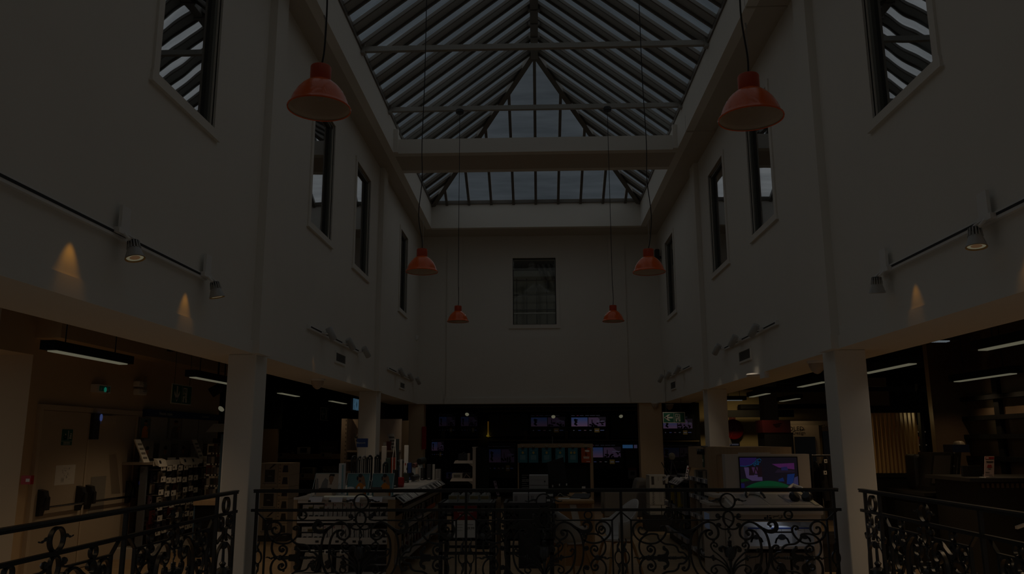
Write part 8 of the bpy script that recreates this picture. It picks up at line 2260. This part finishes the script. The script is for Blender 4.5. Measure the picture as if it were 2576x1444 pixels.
s0, s1 = aY(1998, 1099, y), aY(2053, 1150, y); b = MB(); b.rect(gg, s0.x, s1.x, .5, s0.z, 0, .02, M_screen_off); b.build('screen', t)
s0 = aY(1989, 1119, y); b = MB(); b.rect(gg, s0.x - .03, s0.x + .06, s0.z - .2, s0.z + .09, 0, .012, mat('dim_price', (.15, .13, .1), .7)); b.build('price_panel', t)
t = thing('letter_sign', 'dark panel with cream letters SAM partly hidden by the near right column', 'sign', (aY(2080, 1075, y).x, y, 0))
q0, q1 = aY(2068, 1068, y), aY(2095, 1160, y)
b = MB(); b.box(q0.x, q1.x + .2, y, y + .08, 0, q0.z - .14, M_screen_off); b.build('screen', t)
b = MB(); b.box(q0.x, q1.x + .2, y, y + .08, q0.z - .14, q0.z, mat('letter_back', (.16, .11, .05), .6)); b.build('header', t)
b = MB(); q = aY(2064, 1069.5, y); b.text(gg, 'SAM', q.x + .02, q.z, .13, mat('letter_cream', (.45, .34, .18), .5), .003, 'LEFT'); b.build('lettering', t)
# --- hanging black jackets
M_cloth = mat('black_cloth', (.014, .013, .013), .85)
def jacket(px0, px1, pyt, pyb, y, label, patch=None):
    a, c = aY(px0, pyt, y), aY(px1, pyb, y)
    xm = (a.x + c.x) / 2; w = (c.x - a.x) / 2
    t = thing('jacket', label, 'jacket', (xm, y, c.z))
    b = MB(); rows = []
    for z_, kx, kd in ((a.z, .18, .05), (a.z - .03, .35, .09), (a.z - .08, .75, .12), (a.z - .2, .85, .13), ((a.z + c.z) / 2, .8, .12), (c.z + .1, .95, .13), (c.z, 1.0, .13)):
        rows.append([(xm + w * kx * math.cos(k * PI / 8) * (1 + .05 * math.sin(5 * k)), y + kd * math.sin(k * PI / 8), z_) for k in range(16)])
    vs = [v for r_ in rows for v in r_]; fs = [(i * 16 + k, (i + 1) * 16 + k, (i + 1) * 16 + (k + 1) % 16, i * 16 + (k + 1) % 16) for i in range(len(rows) - 1) for k in range(16)] + [list(range(16)), [(len(rows) - 1) * 16 + k for k in range(16)][::-1]]
    b.add(vs, [f_[::-1] for f_ in fs], M_cloth); b.build('body', t, smooth=50)
    for s in (-1, 1):
        b = MB(); b.tube([(xm + s * w * .7, y - .02, a.z - .1), (xm + s * w * .98, y - .05, (a.z + c.z) / 2), (xm + s * w * .95, y - .09, c.z + .12)], [.06, .055, .045], M_cloth, 10); b.build('sleeve', t, smooth=50)
    if patch:
        b = MB()
        for q_ in patch: p_ = aY(*q_, y - .15); b.box(p_.x - .02, p_.x + .02, y - .155, y - .14, p_.z - .025, p_.z + .025, M_paper); b.box(p_.x - .008, p_.x + .008, y - .157, y - .155, p_.z - .01, p_.z + .01, M_ink)
        b.build('badge', t)
    return a, c
JY = 11.6
jacket(2041, 2068, 1160, 1274, JY, 'black jacket hanging behind the right end of the kiosk', None)
jacket(2066, 2098, 1148, 1282, JY - .2, 'black jacket with white badges hanging beside the near right column', [(2076, 1189), (2077, 1160)])
t = thing('garment_rail', 'black rail carrying the hanging jackets beside the near right column', 'garment rail', (aY(2070, 1150, JY).x, JY, 0))
zr_ = aY(2070, 1146, JY).z; x0, x1 = aY(2036, 1150, JY).x, aY(2125, 1150, JY).x
b = MB(); b.tube([(x0, JY - .1, zr_), (x1, JY - .1, zr_)], .014, M_charcoal, 8); b.build('bar', t)
for x in (x0, x1): b = MB(); b.tube([(x, JY - .1, 0), (x, JY - .1, zr_)], .014, M_charcoal, 8); b.box(x - .02, x + .02, JY - .4, JY + .2, 0, .03, M_charcoal); b.build('stand', t)
b = MB(); a = aY(2062, 1330, 10.8); b.box(a.x - .1, a.x + .35, 10.7, 11.1, .35, .46, M_charcoal); b.box(a.x - .05, a.x + .3, 10.75, 11.05, 0, .35, M_dark); tag(b.build('stool'), 'dark low stool or stand on the floor behind the kiosk', 'stool')

# --- slatted screen, brown panel and black shelving
fs = front(0, YP, 0)
sx = lambda px, py=1100: aY(px, py, YP).x
szz = lambda py: aY(2250, py, YP).z
t = thing('slatted_screen', 'wooden slatted screen in a black frame right of the near right column', 'screen', (sx(2250), YP, 0))
M_slat = wood('slat_wood', (.42, .28, .11), (.52, .36, .15), (10, 10, 1))
b = MB(); zt_, zb_2 = szz(1035), szz(1190)
b.rect(fs, sx(2160), sx(2318), zt_ - .02, zt_ + .07, -.08, .02, M_black); b.rect(fs, sx(2160), sx(2318), zb_2 - .06, zb_2, -.08, .02, M_black); b.build('rails', t)
b = MB(); b.hexa([(sx(2322, 1190), YP - .02, 0), (sx(2330, 1190), YP - .02, 0), (sx(2330, 1190), YP + .06, 0), (sx(2322, 1190), YP + .06, 0)], [(sx(2306, 965), YP - .02, szz(965)), (sx(2314, 965), YP - .02, szz(965)), (sx(2314, 965), YP + .06, szz(965)), (sx(2306, 965), YP + .06, szz(965))], M_black); b.build('upright', t)
for i in range(13):
    u = sx(2183 + i * 10.2)
    b = MB(); b.box(u - .011, u + .011, YP - .03, YP + .07, zb_2, zt_ - .02, M_slat); b.build('slat', t)
b = MB(); b.rect(fs, sx(2160), sx(2318), zt_ + .07, szz(985), -.04, -.02, M_black); b.build('upper_panel', t)
b = MB(); b.rect(fs, sx(2188), sx(2247), szz(1020), szz(984), -.02, -.01, mat('dim_panel_brown', (.12, .09, .06), .7)); b.rect(fs, sx(2188), sx(2243), szz(972), szz(950), -.02, -.01, mat('dim_panel_brown', (.12, .09, .06), .7)); b.build('upper_window', t)
b = MB(); b.rect(fs, sx(2160), sx(2318), 0, zb_2 - .06, -.06, 0, M_black); b.build('base_panel', t)
b = MB()
for k in range(12): b.ribbon(lambda u, v, t_=0: fs(u, v, .0), [(sx(2258) - .02, szz(984) - k * .015), (sx(2258) + .03, szz(984) - k * .015 - .008)], .006, .006, M_grey)
tag(b.build('spiral_cable'), 'coiled cable hanging in the opening above the slatted screen', 'cable')
# goods glimpsed through the slats
b = MB()
t = thing('back_cabinet', 'lit shelf of small packets seen through the slatted screen', 'shelving', (sx(2270), YP + .9, 0))
y = YP + .9
b = MB(); b.box(aY(2170, 1100, y).x, aY(2330, 1100, y).x, y + .3, y + .34, 0, aY(2250, 1050, y).z, mat('cabinet_tan', (.42, .30, .12), .6)); b.build('back_panel', t)
for py in (1085, 1118, 1150, 1180):
    z = aY(2250, py, y).z; b = MB(); b.box(aY(2262, 1100, y).x, aY(2330, 1100, y).x, y + .0, y + .3, z - .02, z, M_cab); b.build('shelf', t)
rg_ = random.Random(9)
for r, py in enumerate((1085, 1118, 1150, 1180)):
    z = aY(2250, py, y).z
    for k in range(7):
        u = aY(2264, 1100, y).x + k * .05 + rg_.uniform(0, .01); h = rg_.uniform(.06, .14)
        b = MB(); b.box(u, u + .04, y + .02, y + .1, z, z + h, mat('packet_%d' % ((k + r) % 5), ((.5, .32, .05), (.55, .5, .4), (.4, .1, .06), (.1, .18, .25), (.6, .55, .3))[(k + r) % 5], .5)); b.box(u + .005, u + .035, y + .018, y + .02, z + h * .3, z + h * .6, M_paper)
        tag(b.build('packet'), 'small packet behind the slats on the %s shelf, %s from the left' % (('top', 'second', 'third', 'lowest')[r], ORD[k]), 'packet', 'packets behind the slatted screen')
add_light('cabinet_light', 'POINT', (sx(2270), YP + .5, 2.0), 9, (1, .72, .3), shadow_soft_size=.08)
# black shelving on the right wall: posts, shelves
t = thing('wall_shelving', 'tall black metal shelving on the brown right wall', 'shelving', (XW - .1, 10.6, 0))
fr_ = facing_left(XW, 0, 0)
for px in (2407, 2510):
    p0 = aX(px, 960, XW); b = MB(); b.rect(fr_, -p0.y - .06, -p0.y + .06, 1.2, 2.55, 0, .06, M_black); b.build('post', t)
y_b, y_a = aX(2395, 1000, XW).y, 8.2
for py in (1008, 1055, 1099, 1150):
    p0 = aX(2407, py, XW); b = MB(); b.rect(fr_, -y_b, -y_a, p0.z - .03, p0.z + .03, 0, .1, M_black); b.build('shelf_bar', t)
for k, (z0, z1) in enumerate(((1.15, 1.30),)):
    pass
add_light('shelf_light', 'AREA', (XW - .12, 9.6, 1.92), 6.0, (1, .62, .25), aim=(XW - .1, 9.6, 0), shape='RECTANGLE', size=.06, size_y=2.2)
# black counters
cy0 = 10.55
CX0, CX1 = aY(2336, 1300, cy0).x, XW - .01
zcn = aY(2360, 1240, cy0).z
t = thing('black_counter', 'wide black service counter below the shelving', 'counter', ((CX0 + CX1) / 2, cy0 + .6, 0))
b = MB(); b.box(CX0, CX1, cy0, YP - .05, 0, zcn - .04, M_black); b.build('body', t)
b = MB(); b.box(CX0 - .04, CX1, cy0 - .03, YP - .05, zcn - .04, zcn, mat('counter_top_black', (.02, .019, .018), .3)); b.build('worktop', t)
b = MB(); u = aY(2362, 1238, cy0 - .05); v = aY(2430, 1238, cy0 - .05); b.box(u.x, v.x, cy0 - .06, cy0 - .03, zcn - .03, zcn + .01, mat('tray_brown', (.12, .09, .06), .5)); b.build('front_tray', t)
b = MB()
for px_ in (2312, 2322, 2340): q = aY(px_ + 30, 1258, cy0 - .03); b.rect(front(0, cy0, 0), q.x - .04, q.x + .04, q.z - .012, q.z + .012, 0, .02, M_grey)
b.build('handles', t)
# taller part of the counter at the right edge with a ribbed front
ty0 = 9.4
TX0_ = aY(2440, 1210, ty0).x
zt2 = aY(2520, 1203, ty0).z
t = thing('high_counter', 'taller black counter with a ribbed edge at the right side of the picture', 'counter', (TX0_ + .6, ty0 + .4, 0))
b = MB(); b.box(TX0_, XW - .01, ty0, cy0 - .08, zt2 - .04, zt2, mat('counter_top_dark', (.03, .028, .025), .35)); b.build('worktop', t)
b = MB(); b.box(TX0_ + .12, XW - .01, ty0 + .08, cy0 - .08, 0, zt2 - .04, mat('counter_black', (.016, .015, .013), .6)); b.build('body', t)
b = MB(); gh = front(0, ty0 + .08, 0)
for k in range(16): u = TX0_ + .16 + k * .055; b.rect(gh, u, u + .025, zt2 - .11, zt2 - .06, 0, .02, mat('rib_brown', (.14, .1, .06), .6))
b.build('ribs', t)
b = MB(); b.box(TX0_ + .12 + .68, TX0_ + .12 + .70, ty0 + .06, ty0 + .08, 0, zt2 - .04, mat('rib_brown', (.14, .1, .06), .6)); b.build('joint_strip', t)
# things on the counters
MY = 10.9
a, c = aY(2331, 1150, MY), aY(2414, 1240, MY)
t = thing('counter_machine', 'black boxy machine with a clear tilted front door standing on the black counter', 'machine', ((a.x + c.x) / 2, MY + .2, zcn))
M_mach = mat('machine_black', (.02, .018, .016), .35); xm = aY(2385, 1150, MY).x
b = MB(); b.hexa([(a.x + .0, MY, zcn + .06), (xm, MY, zcn + .06), (xm, MY + .4, zcn + .06), (a.x, MY + .4, zcn + .06)], [(a.x + .08, MY + .0, a.z + .06), (xm + .07, MY + .0, a.z + .06), (xm + .07, MY + .4, a.z + .06), (a.x + .08, MY + .4, a.z + .06)], M_mach); b.box(a.x - .02, c.x, MY - .02, MY + .45, zcn, zcn + .06, M_mach); b.build('left_cabinet', t)
b = MB(); b.hexa([(xm + .01, MY - .02, zcn + .06), (c.x, MY + .0, zcn + .06), (c.x, MY + .4, zcn + .06), (xm + .01, MY + .4, zcn + .06)], [(xm + .08, MY - .02, a.z + .06), (c.x + .08, MY + .0, a.z + .06), (c.x + .08, MY + .4, a.z + .06), (xm + .08, MY + .4, a.z + .06)], M_mach); b.build('right_cabinet', t)
b = MB(); b.hexa([(a.x + .03, MY - .02, zcn + .1), (xm - .03, MY - .02, zcn + .1), (xm - .03, MY - .004, zcn + .1), (a.x + .03, MY - .004, zcn + .1)], [(a.x + .1, MY - .02, a.z + .02), (xm + .03, MY - .02, a.z + .02), (xm + .03, MY - .004, a.z + .02), (a.x + .1, MY - .004, a.z + .02)], mat('machine_glass', (.06, .055, .05), .08)); b.build('door', t)
b = MB(); b.hexa([(xm + .06, MY - .03, zcn + .12), (c.x - .05, MY - .02, zcn + .12), (c.x - .05, MY - .012, zcn + .12), (xm + .06, MY - .022, zcn + .12)], [(xm + .12, MY - .03, a.z - .0), (c.x + .02, MY - .02, a.z - .0), (c.x + .02, MY - .012, a.z), (xm + .12, MY - .022, a.z)], mat('machine_window', (.05, .042, .032), .2)); b.build('window', t)
b = MB()
for k in range(3): b.lathe((xm + .03 + k * .02, MY - .025, zcn + .15 + k * .17), [(.01, 0), (.01, .01)], M_steel, 8, Vector((0, -1, 0)))
b.build('hinges', t)
a, c = aY(2391, 1120, MY + .1), aY(2435, 1137, MY + .1)
zt3 = aY(2331, 1150, MY).z + .06
t = thing('filament_box', 'small dark blue box on top of the black machine', 'box', ((a.x + c.x) / 2, MY + .2, zt3))
b = MB(); b.box(a.x, c.x, MY + .05, MY + .3, zt3, zt3 + .1, mat('deep_blue_box', (.012, .018, .06), .4)); b.build('body', t)
b = MB(); b.lathe(((a.x + c.x) / 2 + .03, MY + .15, zt3 + .1), [(.07, 0), (.065, .03), (.04, .045), (0, .05)], mat('globe_beige', (.30, .25, .19), .4), 18); b.build('domed_lid', t, smooth=50)
a, c = aY(2332, 1143, MY + .3), aY(2358, 1193, MY + .3)
t = thing('side_unit', 'dark rounded unit standing left of the black machine', 'device', ((a.x + c.x) / 2 - .1, MY + .5, zcn))
b = MB(); b.box(a.x - .18, c.x - .12, MY + .3, MY + .6, zcn, a.z, mat('unit_black', (.014, .014, .014), .5)); o = b.build('body', t); md = o.modifiers.new('bevel', 'BEVEL'); md.width = .04; md.segments = 3
for px_, py_, lab in ((2385, 1236, 'crumpled pale paper on the front of the black counter'),):
    q = aY(px_, py_, cy0 + .08); b = MB(); b.tube(spline([(q.x - .06, q.y, zcn + .015), (q.x - .02, q.y - .02, zcn + .04), (q.x + .02, q.y + .01, zcn + .03), (q.x + .07, q.y, zcn + .012)], 3), [.012] * 3 + [.03] * 4 + [.02] * 3, M_paper, 6); tag(b.build('crumpled_paper'), lab, 'paper')
q = aY(2420, 1232, cy0 + .2)
b = MB(); b.box(q.x - .12, q.x + .12, cy0 + .1, cy0 + .3, zcn, zcn + .025, M_charcoal); b.lathe((q.x + .1, cy0 + .12, zcn + .025), [(.02, 0), (.02, .02), (0, .022)], M_silver, 10); tag(b.build('payment_pad'), 'small dark pad lying on the black counter before the machine', 'pad')
a, c = aY(2437, 1220, cy0 + .02), aY(2452, 1240, cy0 + .02)
b = MB(); b.hexa([(a.x - .03, cy0 + .02, zcn), (c.x, cy0 + .02, zcn), (c.x, cy0 + .04, zcn), (a.x - .03, cy0 + .04, zcn)], [(a.x + .0, cy0 + .02, zcn + .17), (a.x + .04, cy0 + .02, zcn + .17), (a.x + .04, cy0 + .04, zcn + .17), (a.x, cy0 + .04, zcn + .17)], mat('tray_brown', (.12, .09, .06), .5)); tag(b.build('end_bracket'), 'small brown triangular end plate on the black counter', 'bracket')
# red topped price leaflet in an acrylic stand
py_ = ty0 + .15
a, c = aY(2485, 1147, py_), aY(2498, 1203, py_)
t = thing('price_stand', 'pink and white price leaflet with a red top on the high counter', 'leaflet stand', (c.x, py_, zt2))
M_pinkp = mat('pink_paper', (.55, .42, .42), .6); w = aY(2500, 1203, py_).x - aY(2476, 1203, py_).x
p0 = aY(2476, 1203, py_); p1 = aY(2484, 1148, py_)
hh = p1.z - zt2
gp = lambda u, v, t_=0: Vector((p0.x + u * w + (p1.x - p0.x) * v, py_ + .06 * v - t_, zt2 + hh * v))
b = MB(); b.prism(gp, [(0, 0), (1, 0), (1, 1), (0, 1)], 0, .006, M_pinkp); b.build('leaflet', t)
b = MB(); b.prism(gp, [(.04, .86), (.96, .86), (.96, .97), (.04, .97)], .006, .008, mat('leaflet_red', (.32, .02, .03), .6)); b.prism(gp, [(.1, .89), (.4, .89), (.4, .94), (.1, .94)], .008, .009, M_paper)
for k, (v0, x0_, x1_, m) in enumerate(((.74, .15, .9, M_ink), (.70, .2, .85, M_ink), (.55, .3, .7, M_red), (.47, .25, .75, M_red), (.40, .35, .65, M_grey), (.24, .1, .5, M_grey), (.12, .1, .8, M_grey), (.05, .5, .9, M_grey))): b.prism(gp, [(x0_, v0), (x1_, v0), (x1_, v0 + (.05 if k == 2 or k == 3 else .025)), (x0_, v0 + (.05 if k == 2 or k == 3 else .025))], .006, .008, m)
b.build('print', t)
b = MB(); b.box(p0.x, p0.x + w, py_ - .04, py_ + .1, zt2, zt2 + .006, M_acrylic); b.build('foot', t)
b = MB(); u = aY(2427, 1172, ty0 + .4); v = aY(2480, 1218, ty0 + .4); b.box(u.x, v.x, ty0 + .45, ty0 + .5, zt2, u.z, mat('dark_monitor', (.016, .016, .016), .3)); tag(b.build('dark_screen'), 'dark flat screen standing behind the price leaflet', 'screen')
# paper sticking out at the right edge
q = aY(2566, 1324, ty0 + .04)
b = MB(); b.hexa([(q.x - .04, ty0 + .02, q.z - .03), (q.x + .2, ty0 + .02, q.z + .05), (q.x + .2, ty0 + .07, q.z + .05), (q.x - .04, ty0 + .07, q.z - .03)], [(q.x - .04, ty0 + .02, q.z + .0), (q.x + .2, ty0 + .02, q.z + .08), (q.x + .2, ty0 + .07, q.z + .08), (q.x - .04, ty0 + .07, q.z + .0)], M_paper); tag(b.build('folded_paper'), 'folded white paper tucked on the front of the high counter at the right edge', 'paper')
